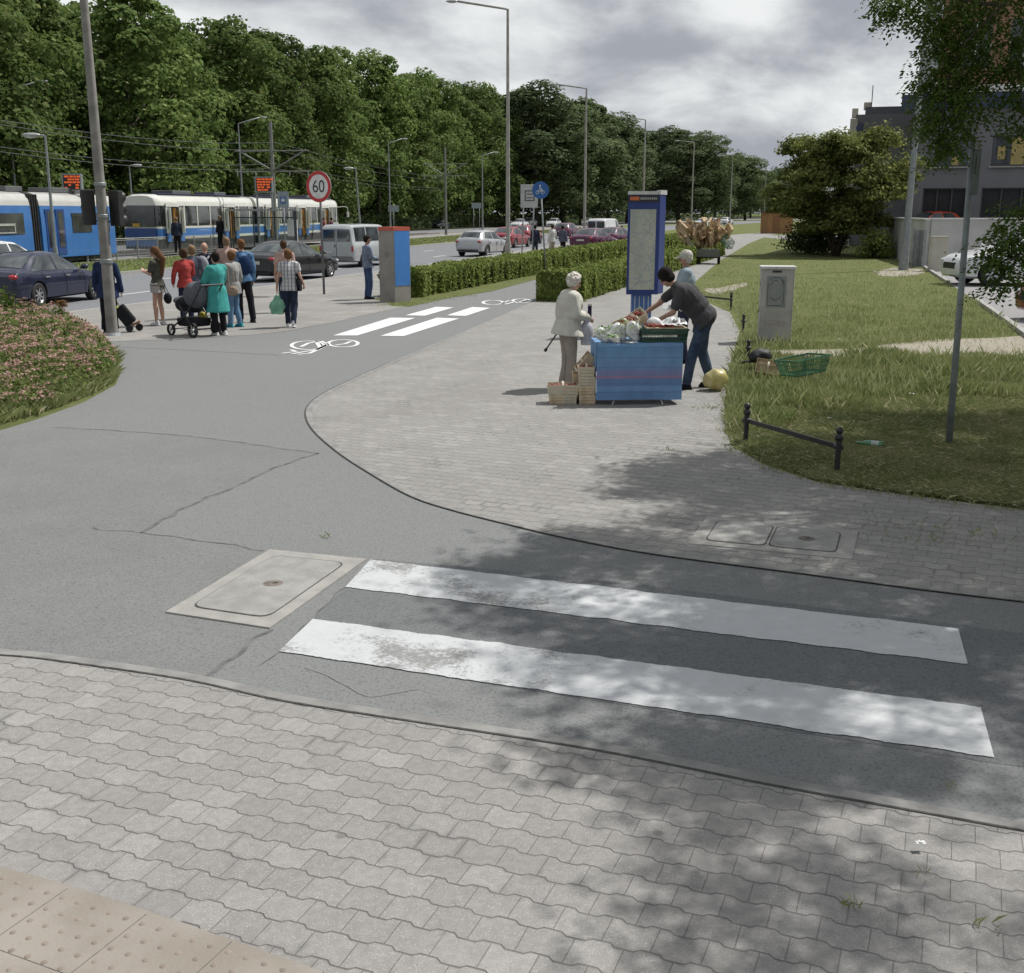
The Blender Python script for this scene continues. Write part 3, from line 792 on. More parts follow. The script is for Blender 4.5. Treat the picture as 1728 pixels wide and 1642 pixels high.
# weeds in the bed and by the lamp pole
def weed(px, py, hpx, label, m, name='tall_weed', leafy=1., head=None):
    p = G(px, py); k = p.y / 1930.; hh = hpx * k
    t = thing(name, (p.x, p.y, 0), label, 'weed')
    mb = MB(); C = []; N = []
    for s_ in range(6):
        a = rnd.uniform(0, 6.28); rr = rnd.uniform(.02, .16) * hh * 1.3
        tip = Vector((math.cos(a) * rr, math.sin(a) * rr, hh * rnd.uniform(.75, 1)))
        mb.tube([(0, 0, 0), tip * .5 + Vector((0, 0, .04)), tip], .007, 4, .003)
        for j in range(int(30 * leafy)):
            q = tip * rnd.uniform(.15, 1); C.append(q + Vector((rnd.gauss(0, .03), rnd.gauss(0, .03), 0))); N.append((rnd.gauss(0, 1), rnd.gauss(0, 1), .8))
    obj('stems', mb, M_spl, t)
    V, Fc = cards(np.array([tuple(c) for c in C]), np.array(N), .07 * rng.uniform(.6, 1.3, len(C)), rng, .4)
    npmesh('leaves', V, Fc, m, t)
    if head:
        C = np.array([(rnd.gauss(0, .04), rnd.gauss(0, .04), hh * rnd.uniform(.88, 1.02)) for _ in range(420)])
        V, Fc = cards(C, rng.normal(size=C.shape), .03 * rng.uniform(.6, 1.3, len(C)), rng, .7)
        npmesh('seed_head', V, Fc, head, t)
M_dry = leafmat('dry_seed_head', (.16, .09, .04), (.27, .17, .08), None, obj_var=0)
weed(112, 590, 82, 'tall pale weed with a brown dry head rising behind the pink shrub', M_spl, head=M_dry)
M_lime = leafmat('lime_leaves', (.11, .19, .03), (.20, .28, .05), None, obj_var=0, trans=.3)
weed(12, 575, 92, 'bright lime green weed standing behind the shrub at the left edge', M_lime, leafy=3)
# ---------- grass
M_blade = leafmat('grass_blades', (.15, .20, .065), (.32, .34, .155), (.56, .52, .34), trans=.3, scale=1.1, obj_var=0)
M_bladeS = leafmat('dry_grass_blades', (.14, .18, .06), (.33, .33, .17), (.60, .54, .37), trans=.25, scale=1.3, obj_var=0)
def blades(P, hgt, wid, m, name, label, lean=.5, cat='grass'):
    n = len(P); a = rng.random(n) * 6.283; h = hgt * rng.uniform(.45, 1.25, n)
    wv = np.stack([np.cos(a), np.sin(a), np.zeros(n)], 1) * (wid * .5)[:, None] if hasattr(wid, '__len__') else np.stack([np.cos(a), np.sin(a), np.zeros(n)], 1) * wid * .5
    l = rng.normal(size=(n, 2)) * lean * h[:, None]
    V = np.empty((n, 4, 3)); V[:, 0] = P - wv; V[:, 1] = P + wv
    mid = P + np.stack([l[:, 0] * .35, l[:, 1] * .35, h * .6], 1)
    V[:, 3] = mid - wv * .7; V[:, 2] = P + np.stack([l[:, 0], l[:, 1], h], 1)
    o = npmesh(name, V.reshape(-1, 3), np.arange(n * 4).reshape(n, 4), m)
    tag(o, label, cat, kind='stuff'); return o
gpoly = [(1246, 470), (1250, 478), (1190, 482), (1172, 482), (1192, 508), (1238, 526), (1252, 560), (1240, 600), (1230, 640), (1226, 690), (1226, 735), (1255, 762), (1300, 784), (1380, 812), (1480, 828), (1600, 843), (1728, 858), (2000, 880), (2000, 592), (1728, 572), (1700, 548), (1650, 512), (1600, 480), (1558, 452), (1500, 425), (1400, 395), (1300, 400), (1225, 440), (1180, 474)]
sandp = [(1236, 597), (1400, 590), (1500, 584), (1728, 566), (2000, 556), (2000, 592), (1728, 600), (1500, 600), (1400, 605), (1250, 605)]
pts = []; hs_ = []
while len(pts) < 210000:
    x = rnd.uniform(1165, 2000); y = 390 + 490 * math.sqrt(rnd.random())
    if not inpoly(x, y, gpoly): continue
    if inpoly(x, y, sandp) and rnd.random() < .93: continue
    p = G(x, y); f_ = noise.noise(Vector((p.x * .9, p.y * .9, 2)))
    mown = y > 700 - (x - 1240) * .10 + 34 * f_ + rnd.gauss(0, 9)        # cut part near the pavement
    edge = min(1, abs(p.y) / 40)
    h = (.045 + .03 * f_) if mown else (.105 + .11 * f_) * (1.25 if y > 600 else .75)
    if mown and rnd.random() < .15: continue
    pts.append((p.x, p.y, 0.004)); hs_.append((h, mown))
P = np.array(pts); hh = np.array([q[0] for q in hs_]); mw = np.array([q[1] for q in hs_])
wd = .0022 + P[:, 1] * .00024
blades(P[~mw], hh[~mw], wd[~mw], M_blade, 'long_grass', 'long sunlit grass of the lawn on the right', .32)
blades(P[mw], hh[mw], wd[mw] * 1.1, M_bladeS, 'mown_grass', 'short mown grass with dry clippings near the low rail', 1.0)
# tall dry seed stems among the long grass
pts = []
while len(pts) < 6500:
    x = rnd.uniform(1215, 2000); y = rnd.uniform(470, 715)
    if not inpoly(x, y, gpoly) or inpoly(x, y, sandp) or y > 700 - (x - 1240) * .10: continue
    p = G(x, y)
    if noise.noise(Vector((p.x * .7, p.y * .7, 8))) < -.1 and rnd.random() < .8: continue
    pts.append((p.x, p.y, .004))
P = np.array(pts[:4200]); blades(P, np.full(len(P), .23), .0012 + P[:, 1] * .00010, leafmat('seed_stems', (.27, .32, .13), (.42, .43, .24), None, obj_var=0), 'seed_stems', 'tall pale seed stems rising from the long grass', .25)
# straw lying flat on the mown part
pts = []
while len(pts) < 15000:
    x = rnd.uniform(1240, 2000); y = rnd.uniform(690, 880)
    if inpoly(x, y, gpoly): p = G(x, y); pts.append((p.x, p.y, .012 + rnd.random() * .03))
P = np.array(pts); N = rng.normal(size=P.shape) * .2 + (0, 0, 1)
V, Fc = cards(P, N, .10 * rng.uniform(.4, 1.4, len(P)), rng, .05)
tag(npmesh('straw', V, Fc, M_bladeS), 'dry cut stalks strewn over the mown grass', 'straw', kind='stuff')
# weeds creeping on the plaza border, tufts between pavers
pts = []
bl = [(p.x, p.y) for p in plazaF[1:12]]
for i in range(len(bl) - 1):
    for j in range(90):
        t_ = rnd.random(); a = Vector(bl[i]).lerp(Vector(bl[i + 1]), t_); o_ = abs(rnd.gauss(0, .045)); d_ = (Vector(bl[i + 1]) - Vector(bl[i])).normalized()
        pts.append((a.x + d_.y * -o_ * (1 if i < 6 else 1) + rnd.gauss(0, .04), a.y + d_.x * o_ - abs(rnd.gauss(0, .06)), .008))
for (px, py, n_, s_) in ((1190, 690, 40, .1), (1212, 660, 60, .14), (1196, 640, 30, .08), (1440, 1532, 14, .015), (1560, 1480, 9, .02), (1655, 1570, 9, .03), (1540, 905, 90, .22), (1640, 900, 60, .2), (1600, 1330, 8, .02), (552, 908, 8, .02), (1130, 760, 10, .04), (655, 515, 160, .28), (690, 512, 200, .3), (730, 505, 200, .3), (780, 500, 120, .3), (1255, 480, 50, .2)):
    c = G(px, py)
    for j in range(n_): pts.append((c.x + rnd.gauss(0, s_), c.y + rnd.gauss(0, s_), .008))
P = np.array(pts); blades(P, np.full(len(P), .04), .002 + P[:, 1] * .0003, M_blade, 'border_weeds', 'small weeds and tufts along the paving edge', .7)
# median and bed grass
def scatter_band(d0, d1, s0, s1, n, h, wd_, nm, lab):
    P = []
    for _ in range(n):
        p = along(rnd.uniform(d0, d1), s0 + (s1 - s0) * rnd.random() ** 1.6); P.append((p.x, p.y, 0))
    P = np.array(P); blades(P, np.full(len(P), h), wd_ * P[:, 1] / 40, M_blade, nm, lab, .5)
scatter_band(10.1, 16.4, 30, 150, 26000, .10, .03, 'median_grass', 'grass of the strip between the road and the tram stop')
# flowering clumps of taller grass on the median near the van
pts = []
while len(pts) < 9000:
    x = rnd.uniform(-11, -5.0); y = rnd.uniform(11.5, 19.5)
    if inpoly(x, y, bedxy) and not inpoly(x + .32, y - .30, bedxy): pts.append((x, y, .0))
    elif not inpoly(x, y, bedxy) and inpoly(x - .06, y + .06, bedxy) and rnd.random() < .6: pts.append((x, y, .0))
P = np.array(pts); blades(P, np.full(len(P), .15), .009, M_blade, 'bed_grass', 'green weeds fringing the foot of the pink shrub', .6)

# ---------- overhanging tree at the right
M_rob = leafmat('robinia_leaflets', (.045, .085, .018), (.095, .15, .030), (.15, .19, .05), trans=.35, scale=.8, obj_var=0)
TX, TY = 10.2, 12.2
t = thing('overhanging_tree', (TX, TY, 0), 'near tree with small leaflets whose branches hang into the top right corner', 'tree')
def spray_cloud(clumps, per, size):
    """compound leaves: pairs of leaflets along drooping stalks"""
    OC = []; ON = []; OT = []
    for (c, rad_, n) in clumps:
        for _ in range(n):
            q = np.array([rnd.gauss(0, 1), rnd.gauss(0, 1), rnd.gauss(0, .75)]) * rad_ * .55
            b = np.array(c) + q; a = rnd.uniform(0, 6.28); dr = np.array([math.cos(a), math.sin(a), rnd.uniform(-1.1, -.1)]); dr /= np.linalg.norm(dr)
            sd = np.cross(dr, (0, 0, 1)); sd /= np.linalg.norm(sd); L = rnd.uniform(.14, .25); up = np.cross(sd, dr)
            for i in range(per):
                f = (i // 2 + 1) / (per / 2); sg = 1 if i % 2 else -1
                OC.append(b + dr * L * f + sd * sg * size * .55 - np.array([0, 0, .05 * f * f])); OT.append(sd * sg + dr * .35 + np.array([0, 0, rnd.uniform(-.9, .2)])); ON.append(up)
    C = np.array(OC); T = np.array(OT); N = np.array(ON) + rng.normal(size=C.shape) * .7
    T /= np.linalg.norm(T, axis=1, keepdims=True); N -= (N * T).sum(1, keepdims=True) * T; N /= np.linalg.norm(N, axis=1, keepdims=True)
    B = np.cross(N, T); s_ = size * rng.uniform(.7, 1.25, (len(C), 1))
    V = np.empty((len(C), 4, 3)); V[:, 0] = C - T * s_ * .5; V[:, 1] = C - B * s_ * .24; V[:, 2] = C + T * s_ * .5; V[:, 3] = C + B * s_ * .24
    return V.reshape(-1, 3), np.arange(len(C) * 4).reshape(len(C), 4)
shade = [(1010, 812), (1060, 800), (1130, 775), (1230, 770), (1290, 740), (1380, 715), (1500, 672), (1728, 650), (2300, 640), (2900, 1000), (2900, 1900), (1330, 1900), (1180, 1640), (1010, 1480), (965, 1330), (860, 1190), (800, 1080), (800, 990), (760, 940), (830, 905), (1000, 905), (1090, 890), (1150, 850)]
lit = [(1090, 895, 45, 22), (1240, 905, 60, 18), (1000, 1250, 40, 26), (1060, 1210, 60, 22), (1560, 1390, 80, 30), (1130, 1400, 50, 40), (1210, 1480, 90, 60), (1350, 1410, 60, 26), (1520, 1520, 60, 30), (1640, 1450, 40, 30), (1400, 1610, 70, 36), (1290, 1580, 80, 50), (1090, 1560, 60, 60), (1420, 1500, 60, 30), (1660, 1590, 80, 60), (1500, 1640, 80, 40), (1660, 1235, 60, 18), (960, 1010, 40, 14), (840, 1120, 30, 14), (950, 1100, 30, 12)]
clumps = []; tips = []; k = 0; tr_ = 0
UPS = sdir / sdir.z
while k < 470 and tr_ < 90000:
    tr_ += 1
    x = rnd.uniform(-.6, 7.5); y = rnd.uniform(2.2, 13.5)
    dn, fw = H0, y
    # ground point -> pixel
    px, py = None, None
    zc = y * CS - (-H0) * 0
    depth = y * CS + H0 * SN; upv = -H0 * CS + y * SN
    px = 864 + F * x / depth; py = 821 - F * upv / depth
    if not inpoly(px, py, shade): continue
    if py > 1180 and rnd.random() < .25: continue
    if any(((px - a) / c) ** 2 + ((py - b) / e) ** 2 < 1 for a, b, c, e in lit): continue
    ins = True
    if not (inpoly(px - 60, py, shade) and inpoly(px, py - 25, shade)) and rnd.random() < .35: continue
    h = rnd.uniform(4.9, 8.0)
    for _try in range(4):
        c = Vector((x, y, 0)) + UPS * h
        dp = c.y * CS - (c.z - H0) * SN; uv = (c.z - H0) * CS + c.y * SN
        if 821 - F * uv / dp < -60: break
        h += 1.2
    dp = c.y * CS - (c.z - H0) * SN; uv = (c.z - H0) * CS + c.y * SN; cx = 864 + F * c.x / dp; cy = 821 - F * uv / dp
    if cy > -70 and cx < 1560: continue
    if cy > -40 and cx < 1728 and rnd.random() < .75: continue
    clumps.append(((c.x - TX, c.y - TY, c.z), rnd.uniform(.30, .46), 95)); tips.append(c); k += 1
vis = []
def add_vis(px, py, D, rad_, n):
    p = P3(px, py, D); clumps.append(((p.x - TX, p.y - TY, p.z), rad_ * 1.1, int(n * 1.7))); vis.append(p)
for px, py, D, rad_, n in ((1490, 0, 11, .12, 16), (1508, 16, 11, .1, 12), (1540, -10, 11, .16, 18), (1560, 20, 11.5, .14, 10), (1590, -10, 11.5, .3, 40), (1600, 40, 11.5, .25, 34), (1610, 150, 11.4, .22, 34), (1600, 215, 11.3, .14, 22), (1640, 190, 11.4, .12, 14), (1595, 60, 11.5, .2, 30), (1640, 10, 11.5, .3, 40), (1690, 20, 11.5, .3, 26), (1720, 60, 11.5, .25, 16), (1640, 80, 11.5, .25, 30), (1600, 100, 11.5, .25, 34), (1570, 130, 11.5, .16, 18), (1585, 160, 11.5, .22, 30), (1625, 140, 11.5, .25, 38), (1600, 190, 11.3, .2, 26), (1575, 205, 11.3, .16, 16), (1600, 235, 11.2, .15, 18), (1590, 260, 11.2, .09, 8), (1690, 120, 11.5, .2, 22), (1720, 110, 11.5, .2, 30), (1715, 160, 11.5, .2, 24), (1725, 210, 11.5, .15, 18), (1620, 50, 12, .3, 34), (1700, -20, 12, .5, 40), (1760, 60, 12, .5, 50),
                        (1705, 372, 10.5, .13, 12), (1684, 398, 10.5, .11, 9), (1712, 402, 10.5, .16, 18), (1668, 425, 10.5, .10, 6), (1700, 440, 10.5, .15, 14), (1724, 440, 10.5, .16, 18), (1712, 470, 10.5, .12, 10), (1652, 440, 10.5, .07, 3), (1722, 345, 10.5, .12, 12), (1745, 400, 10.5, .25, 24), (1675, 468, 10.5, .07, 4), (1668, 484, 10.5, .04, 2)):
    add_vis(px, py, D, rad_, n)
V, Fc = spray_cloud(clumps, 12, .050)
npmesh('foliage', V, Fc, M_rob, t)
mb = MB()
mb.tube([(0, 0, -.1), (.05, .02, 1.5), (-.1, -.1, 3.2), (-.3, -.3, 5.0), (-.5, -.6, 7.2)], .26, 12, .12)
obj('trunk', mb, M_bark, t, smooth=True)
mb = MB(); O = Vector((TX, TY, 0)); hubs = [Vector((-.2, -.2, 3.9)), Vector((-.3, -.3, 5.0)), Vector((-.45, -.5, 6.3))]
main = []
for i in range(0, len(tips), 9):
    e = tips[i] - O; hb_ = min(hubs, key=lambda q: abs(q.z - e.z * .85))
    mid = hb_.lerp(e, .5) + Vector((0, 0, .45)); mb.tube([hb_, hb_.lerp(mid, .5) + Vector((0, 0, .2)), mid, mid.lerp(e, .5) + Vector((0, 0, .1)), e], .055, 6, .012); main += [mid, mid.lerp(e, .5)]
for tp in tips:
    e = tp - O; m0 = min(main, key=lambda q: (q - e).length)
    if (m0 - e).length < 2.5: mb.tube([m0, m0.lerp(e, .5) + Vector((0, 0, .1)), e], .012, 4, .004)
for chain in (((1800, -60), (1690, 10), (1630, 70), (1600, 130), (1590, 200), (1592, 255)), ((1690, 10), (1600, -5), (1540, -8), (1495, 5)), ((1790, 330), (1740, 385), (1705, 405), (1668, 425)), ((1740, 385), (1715, 440), (1700, 470)), ((1800, 20), (1740, 60), (1722, 120), (1725, 200))):
    mb.tube([P3(x, y, 11.3 if y < 300 else 10.5) - O for x, y in chain], .016, 5, .004)
mb.tube([hubs[1], Vector((-1.5, -.4, 5.4)), P3(1800, -60, 11.3) - O], .05, 6, .018)
mb.tube([hubs[0], Vector((-1.8, -.8, 3.4)), P3(1790, 330, 10.5) - O], .04, 6, .014)
obj('branches', mb, M_bark, t, smooth=True)
# ================================================================ BUILDINGS, WALLS, FENCES, STREET FURNITURE
M_conc = mat('weathered_concrete', (.30, .29, .265), .85, amt=.16, scale=3, bmp=.25)
M_galv = mat('galvanised_steel', (.25, .265, .27), .5, .35, amt=.14, scale=4)
M_galvd = mat('grey_green_steel', (.115, .14, .13), .55, .2, amt=.18, scale=4)
M_black = mat('black_paint', (.016, .016, .017), .45, amt=.3, scale=8)
M_dark = mat('dark_glass', (.014, .017, .020), .08, amt=.3, scale=1.5, spec=.8)
M_white = mat('white_paint', (.62, .63, .62), .5, amt=.06, scale=2)
def text_mesh(name, txt, size, m, parent, loc, rot, ext=.002, align='CENTER', sx=1.):
    cu = bpy.data.curves.new(name, 'FONT'); cu.body = txt; cu.size = size; cu.extrude = ext; cu.align_x = align; cu.align_y = 'CENTER'
    to = bpy.data.objects.new(name + '_tmp', cu); col.objects.link(to)
    bpy.context.view_layer.update()
    me = bpy.data.meshes.new_from_object(to.evaluated_get(bpy.context.evaluated_depsgraph_get()))
    bpy.data.objects.remove(to)
    me.materials.clear(); me.materials.append(m)
    o = bpy.data.objects.new(name, me); col.objects.link(o); o.parent = parent; o.location = loc; o.rotation_euler = rot; o.scale = (sx, 1, 1)
    return o
# ---------- grey building at the right
M_gwall = mat('grey_render', (.155, .157, .168), .9, amt=.10, scale=.6, bmp=.1)
M_brick = None
def mat_brick():
    m, g, b = newmat('brickwork'); co = g.n('ShaderNodeTexCoord', out=3)
    sp = g.t.nodes.new('ShaderNodeSeparateXYZ'); g.t.links.new(co, sp.inputs[0])
    v = g.n('ShaderNodeCombineXYZ', i0=sp.outputs[0], i1=sp.outputs[2], i2=0.0)
    br = g.n('ShaderNodeTexBrick', Vector=v, Color1=(.21, .085, .05, 1), Color2=(.29, .13, .08, 1), Mortar=(.2, .18, .16, 1), Scale=1.0)
    nd = br.node; nd.inputs['Brick Width'].default_value = .25; nd.inputs['Row Height'].default_value = .075; nd.inputs['Mortar Size'].default_value = .010
    cc = g.mix(g.m('MULTIPLY', g.ramp(g.noise(co, .7, 4), .3, .7), .4), br, (.34, .2, .12))
    setc(g, b, 'Base Color', cc); b.inputs['Roughness'].default_value = .9
    return m
M_brick = mat_brick()
M_blue = mat('blue_fascia', (.028, .042, .10), .45, amt=.12, scale=1.5)
M_cream = mat('cream_render', (.44, .42, .36), .9, amt=.12, scale=1.2)
M_open = mat('dark_interior', (.012, .013, .016), .7, amt=.5, scale=.8)
BD = 72.
bx0 = XA(1535, 300, BD)
def bz(py, D=BD): return ZA(py, D)
t = thing('grey_building', (bx0, BD, 0), 'grey rendered building with blue fascia and brick upper floor behind the white wall', 'building', R(-20))
def X(px):
    r = (px - 864) / 1965.; c_, s_ = math.cos(R(20)), math.sin(R(20))
    return (r * BD - bx0) / (c_ + r * s_)
ww = 24.
mb = MB()
z_f0, z_f1 = bz(370), bz(318)
# wall with real openings: grid of boxes around window holes
holes = [(1558, 1632, 318, 372), (1657, 1760, 318, 372), (1572, 1638, 232, 282), (1668, 1760, 232, 282), (1790, 1850, 232, 282), (1785, 1880, 318, 372)]
HX = [(X(a), X(b), bz(d), bz(c)) for a, b, c, d in holes]
ztop = bz(186)
def wall_with_holes(mb, x0, x1, z0, z1, H, y=0., th=.3):
    xs = sorted({x0, x1} | {h[0] for h in H} | {h[1] for h in H}); zs = sorted({z0, z1} | {h[2] for h in H} | {h[3] for h in H})
    xs = [x for x in xs if x0 <= x <= x1]; zs = [z for z in zs if z0 <= z <= z1]
    for i in range(len(xs) - 1):
        j = 0
        while j < len(zs) - 1:
            cx, cz = (xs[i] + xs[i + 1]) / 2, (zs[j] + zs[j + 1]) / 2
            if any(h[0] < cx < h[1] and h[2] < cz < h[3] for h in H): j += 1; continue
            k = j
            while k + 1 < len(zs) - 1:
                cz2 = (zs[k + 1] + zs[k + 2]) / 2
                if any(h[0] < cx < h[1] and h[2] < cz2 < h[3] for h in H): break
                k += 1
            xa, xb, za, zb = xs[i], xs[i + 1], zs[j], zs[k + 1]
            mb.add([(xa, y, za), (xb, y, za), (xb, y, zb), (xa, y, zb), (xa, y + th, za), (xb, y + th, za), (xb, y + th, zb), (xa, y + th, zb)],
                   [(0, 1, 2, 3), (7, 6, 5, 4), (0, 4, 5, 1), (3, 2, 6, 7), (0, 3, 7, 4), (1, 5, 6, 2)])
            j = k + 1
wall_with_holes(mb, 0, ww, 0, ztop, HX)
obj('wall', mb, M_gwall, t, fix=False)
mb = MB(); mb.box((0.15, 8, ztop / 2), (.3, 15.3, ztop)); obj('side_wall', mb, M_gwall, t)
M_curt = mat('window_glass_blue', (.10, .12, .15), .12, amt=.35, scale=.9, spec=.8, c2=(.05, .06, .075))
M_post = [mat('poster_yellow', (.42, .33, .12), .6, amt=.25, scale=1.5), mat('poster_red', (.32, .06, .05), .6, amt=.3, scale=2), mat('poster_dark', (.04, .045, .06), .5, amt=.4, scale=2), mat('poster_white', (.45, .43, .38), .6, amt=.2, scale=2)]
M_frame = mat('dark_frame', (.05, .052, .06), .5)
for i, h in enumerate(HX):
    up = i not in (0, 1, 5)
    mb = MB(); c = ((h[0] + h[1]) / 2, .22, (h[2] + h[3]) / 2)
    fw_ = h[1] - h[0]; fh_ = h[3] - h[2]
    for dx in (-fw_ / 2 + .04, -fw_ / 6, fw_ / 6, fw_ / 2 - .04): mb.box((c[0] + dx, .2, c[2]), (.08, .1, fh_))
    for dz in (-fh_ / 2 + .04, fh_ / 2 - .04): mb.box((c[0], .21, c[2] + dz), (fw_, .07, .08))
    f = obj('window', mb, M_frame, t)
    mb = MB(); mb.box((c[0], .27, c[2]), (fw_, .02, fh_)); obj('pane', mb, M_curt if up else M_open, f)
    if i in (2, 3):
        for j, pm_ in enumerate((2, 0, 1) if i == 3 else (0,)):
            mb = MB(); px_ = h[0] + fw_ * ((.06 + .3 * j) if i == 3 else .45); mb.box((px_ + fw_ * .12, .25, c[2] - (0 if i == 3 else fh_ * .3)), (fw_ * .24, .012, fh_ * (.9 if i == 3 else .3)))
            obj('poster', mb, M_post[pm_], f)
        if i == 3:
            mb = MB(); mb.box((h[0] + fw_ * .18, .235, c[2] - .1), (.42, .012, .75)); obj('poster_print', mb, M_post[0], f)
    if up:
        mb = MB(); mb.box((c[0], -.06, h[2] - .05), (fw_ + .2, .2, .08)); obj('sill', mb, M_conc, f)
mb = MB(); mb.box((ww / 2 - .35, -.12, (bz(160) + bz(186)) / 2), (ww + .9, .3, bz(160) - bz(186))); obj('fascia', mb, M_blue, t)
mb = MB(); mb.box((ww / 2 + .35, -.05, (bz(148) + bz(159.5)) / 2), (ww - .6, .5, bz(148) - bz(159.5))); obj('cornice', mb, M_white, t)
zb0 = bz(148) + .005; zb1 = bz(-90)
HB = [(X(a), X(b), bz(d_), bz(c_)) for a, b, c_, d_ in ((1600, 1650, 40, 120), (1680, 1730, 40, 120))]
mb = MB(); wall_with_holes(mb, X(1566), ww, zb0, zb1, HB); obj('brick_wall', mb, M_brick, t, fix=False)
for h in HB:
    mb = MB(); mb.box(((h[0] + h[1]) / 2, .2, (h[2] + h[3]) / 2), (h[1] - h[0], .05, h[3] - h[2])); f = obj('window', mb, M_dark, t)
    mb = MB()
    for xx in (h[0], (h[0] + h[1]) / 2, h[1]): mb.box((xx, .14, (h[2] + h[3]) / 2), (.1, .06, h[3] - h[2]))
    obj('frame', mb, M_white, f)
mb = MB(); mb.box((X(1553), .1, (zb0 + zb1) / 2), (X(1566) - X(1541) - .01, .5, zb1 - zb0)); obj('corner_pillar', mb, mat('pale_pillar', (.36, .37, .38), .7), t)
mb = MB(); mb.box((ww / 2, 8, zb0 + .02), (ww, 15.5, .04)); mb.box((ww / 2, 8, zb1), (ww, 15.5, .3)); obj('roof', mb, M_conc, t)
# second building lower left
D2 = 84.
t = thing('low_grey_building', (XA(1441, 250, D2), D2, 0), 'plain dark grey flat-roofed block left of the building with the blue fascia', 'building', R(-17))
k2 = D2 / 1970.
w2 = 130 * k2; z2 = ZA(181, D2)
mb = MB()
mb.prism([(0, 0), (w2, 0), (w2, 12), (0, 12)], 0, z2 - .5)
obj('wall', mb, M_gwall, t)
mb = MB(); mb.prism([(.6, .0), (w2, .0), (w2, 11.9), (.6, 11.9)], z2 - .499, z2); obj('parapet', mb, mat('parapet_render', (.12, .12, .14), .9), t)
mb = MB(); mb.box((-.12, 1.2, z2 * .46), (.5, 2.6, z2 * .92)); mb.box((-.1, 1.6, z2 * .97), (.42, 1., .6)); obj('end_wall', mb, M_cream, t)
mb = MB(); mb.box((.75, .9, z2 + .12), (.55, .5, .5)); ch = obj('chimney', mb, M_cream, t)
mb = MB(); mb.cyl((1.0, .6, z2), (1.0, .6, z2 + 1.5), .03); obj('aerial', mb, M_black, t)
mb = MB(); mb.lathe([(.0, .02), (.3, .0), (.3, -.04), (0, -.05)], 16, (.35, -.12, z2 - 1.4), 'Y'); obj('wall_lamp', mb, M_blue, t)
# pale white wall in front
M_wwall = mat('white_wall', (.42, .42, .405), .85, amt=.12, scale=.9, bmp=.2)
wa = G(1500, 432); wb = G(1572, 452); 
t = thing('white_wall', (wa.x, wa.y, 0), 'pale rendered boundary wall below the grey building', 'wall')
za = 2.05
c1 = Vector((7.5, -3.5, 0)) ; d1_ = G(1560, 449) - wa
mb = MB()
def wseg(mb, a, b, z0, z1, th=.22):
    a = Vector(a); b = Vector(b); t_ = (b - a).normalized(); n = Vector((-t_.y, t_.x, 0)) * th / 2
    P = [a + n, a - n, b - n, b + n]
    mb.prism([(p.x, p.y) for p in P], z0, z1)
wseg(mb, (0, 0, 0), (d1_.x, d1_.y, 0), 0, za)
obj('wall', mb, M_wwall, t)
mb = MB(); wseg(mb, (d1_.x + .12, d1_.y, 0), (d1_.x + 16, d1_.y + 1.2, 0), 0, za + .02); obj('wall_panel', mb, M_wwall, t)
mb = MB(); wseg(mb, (-.05, .05, 0), (d1_.x, d1_.y, 0), za + .003, za + .07, .3); wseg(mb, (d1_.x + .15, d1_.y, 0), (d1_.x + 16, d1_.y + 1.2, 0), za + .023, za + .09, .3); obj('coping', mb, M_white, t)
# meter box + leaf gate in front
p = G(1583, 470)
def mbox(px, py, w_px, top_py, name, label, cat, m, depth=.35, rz=0., door=True):
    p = G(px, py); k = p.y / 1930.; w_ = w_px * k; h_ = ZA(top_py, p.y)
    t = thing(name, (p.x, p.y + depth / 2, 0), label, cat, rz)
    mb = MB(); mb.box((0, 0, h_ / 2), (w_, depth, h_)); obj('body', mb, m, t, bevel=.012)
    mb = MB(); mb.box((0, 0, h_ + .015), (w_ + .05, depth + .05, .03)); obj('lid', mb, m, t)
    if door:
        mb = MB(); mb.box((0, -depth / 2 - .004, h_ * .52), (w_ * .84, .006, h_ * .84)); d_ = obj('door', mb, m, t)
        mb = MB(); mb.box((w_ * .33, -depth / 2 - .016, h_ * .55), (.02, .02, .1)); obj('handle', mb, M_black, d_)
    return t
mbox(1583, 458, 27, 400, 'meter_cabinet', 'pale narrow cabinet standing against the white wall by the white car', 'cabinet', M_cream)
t = thing('steel_gate', (G(1549, 452).x, G(1549, 452).y, 0), 'narrow grey steel gate leaf standing open beside the white wall', 'gate')
mb = MB(); mb.box((0, 0, .85), (.06, 1.0, 1.6)); mb.box((.0, 0, .85), (.5, .05, 1.6)); obj('leaf', mb, M_galv, t)
mb = MB(); mb.cyl((-.3, 0, 0), (-.3, 0, 1.75), .05); obj('post', mb, M_galv, t)
t = mbox(1612, 440, 22, 402, 'blue_grey_box', 'small blue-grey box on the white wall above the white car bonnet', 'box', mat('blue_grey', (.16, .19, .24), .6), .3, door=False)
t.location.z = 0
# orange timber hut far away
hp = Vector((XA(1317, 380, 130), 130, 0))
t = thing('timber_hut', hp, 'small orange-brown timber hut beyond the path, left of the round bush', 'hut', R(8))
M_tim = mat('orange_timber', (.30, .16, .07), .8, amt=.15, scale=3, bmp=.3)
mb = MB(); mb.box((0, 1.2, 1.15), (2.9, 2.4, 2.3)); obj('walls', mb, M_tim, t)
mb = MB(); mb.box((0, 1.2, 2.37), (3.2, 2.8, .12)); obj('roof', mb, mat('hut_roof', (.12, .07, .05), .9), t)
mb = MB(); mb.box((-.5, -.02, 1.0), (.8, .05, 1.9)); obj('door', mb, mat('hut_door', (.22, .11, .05), .8), t)

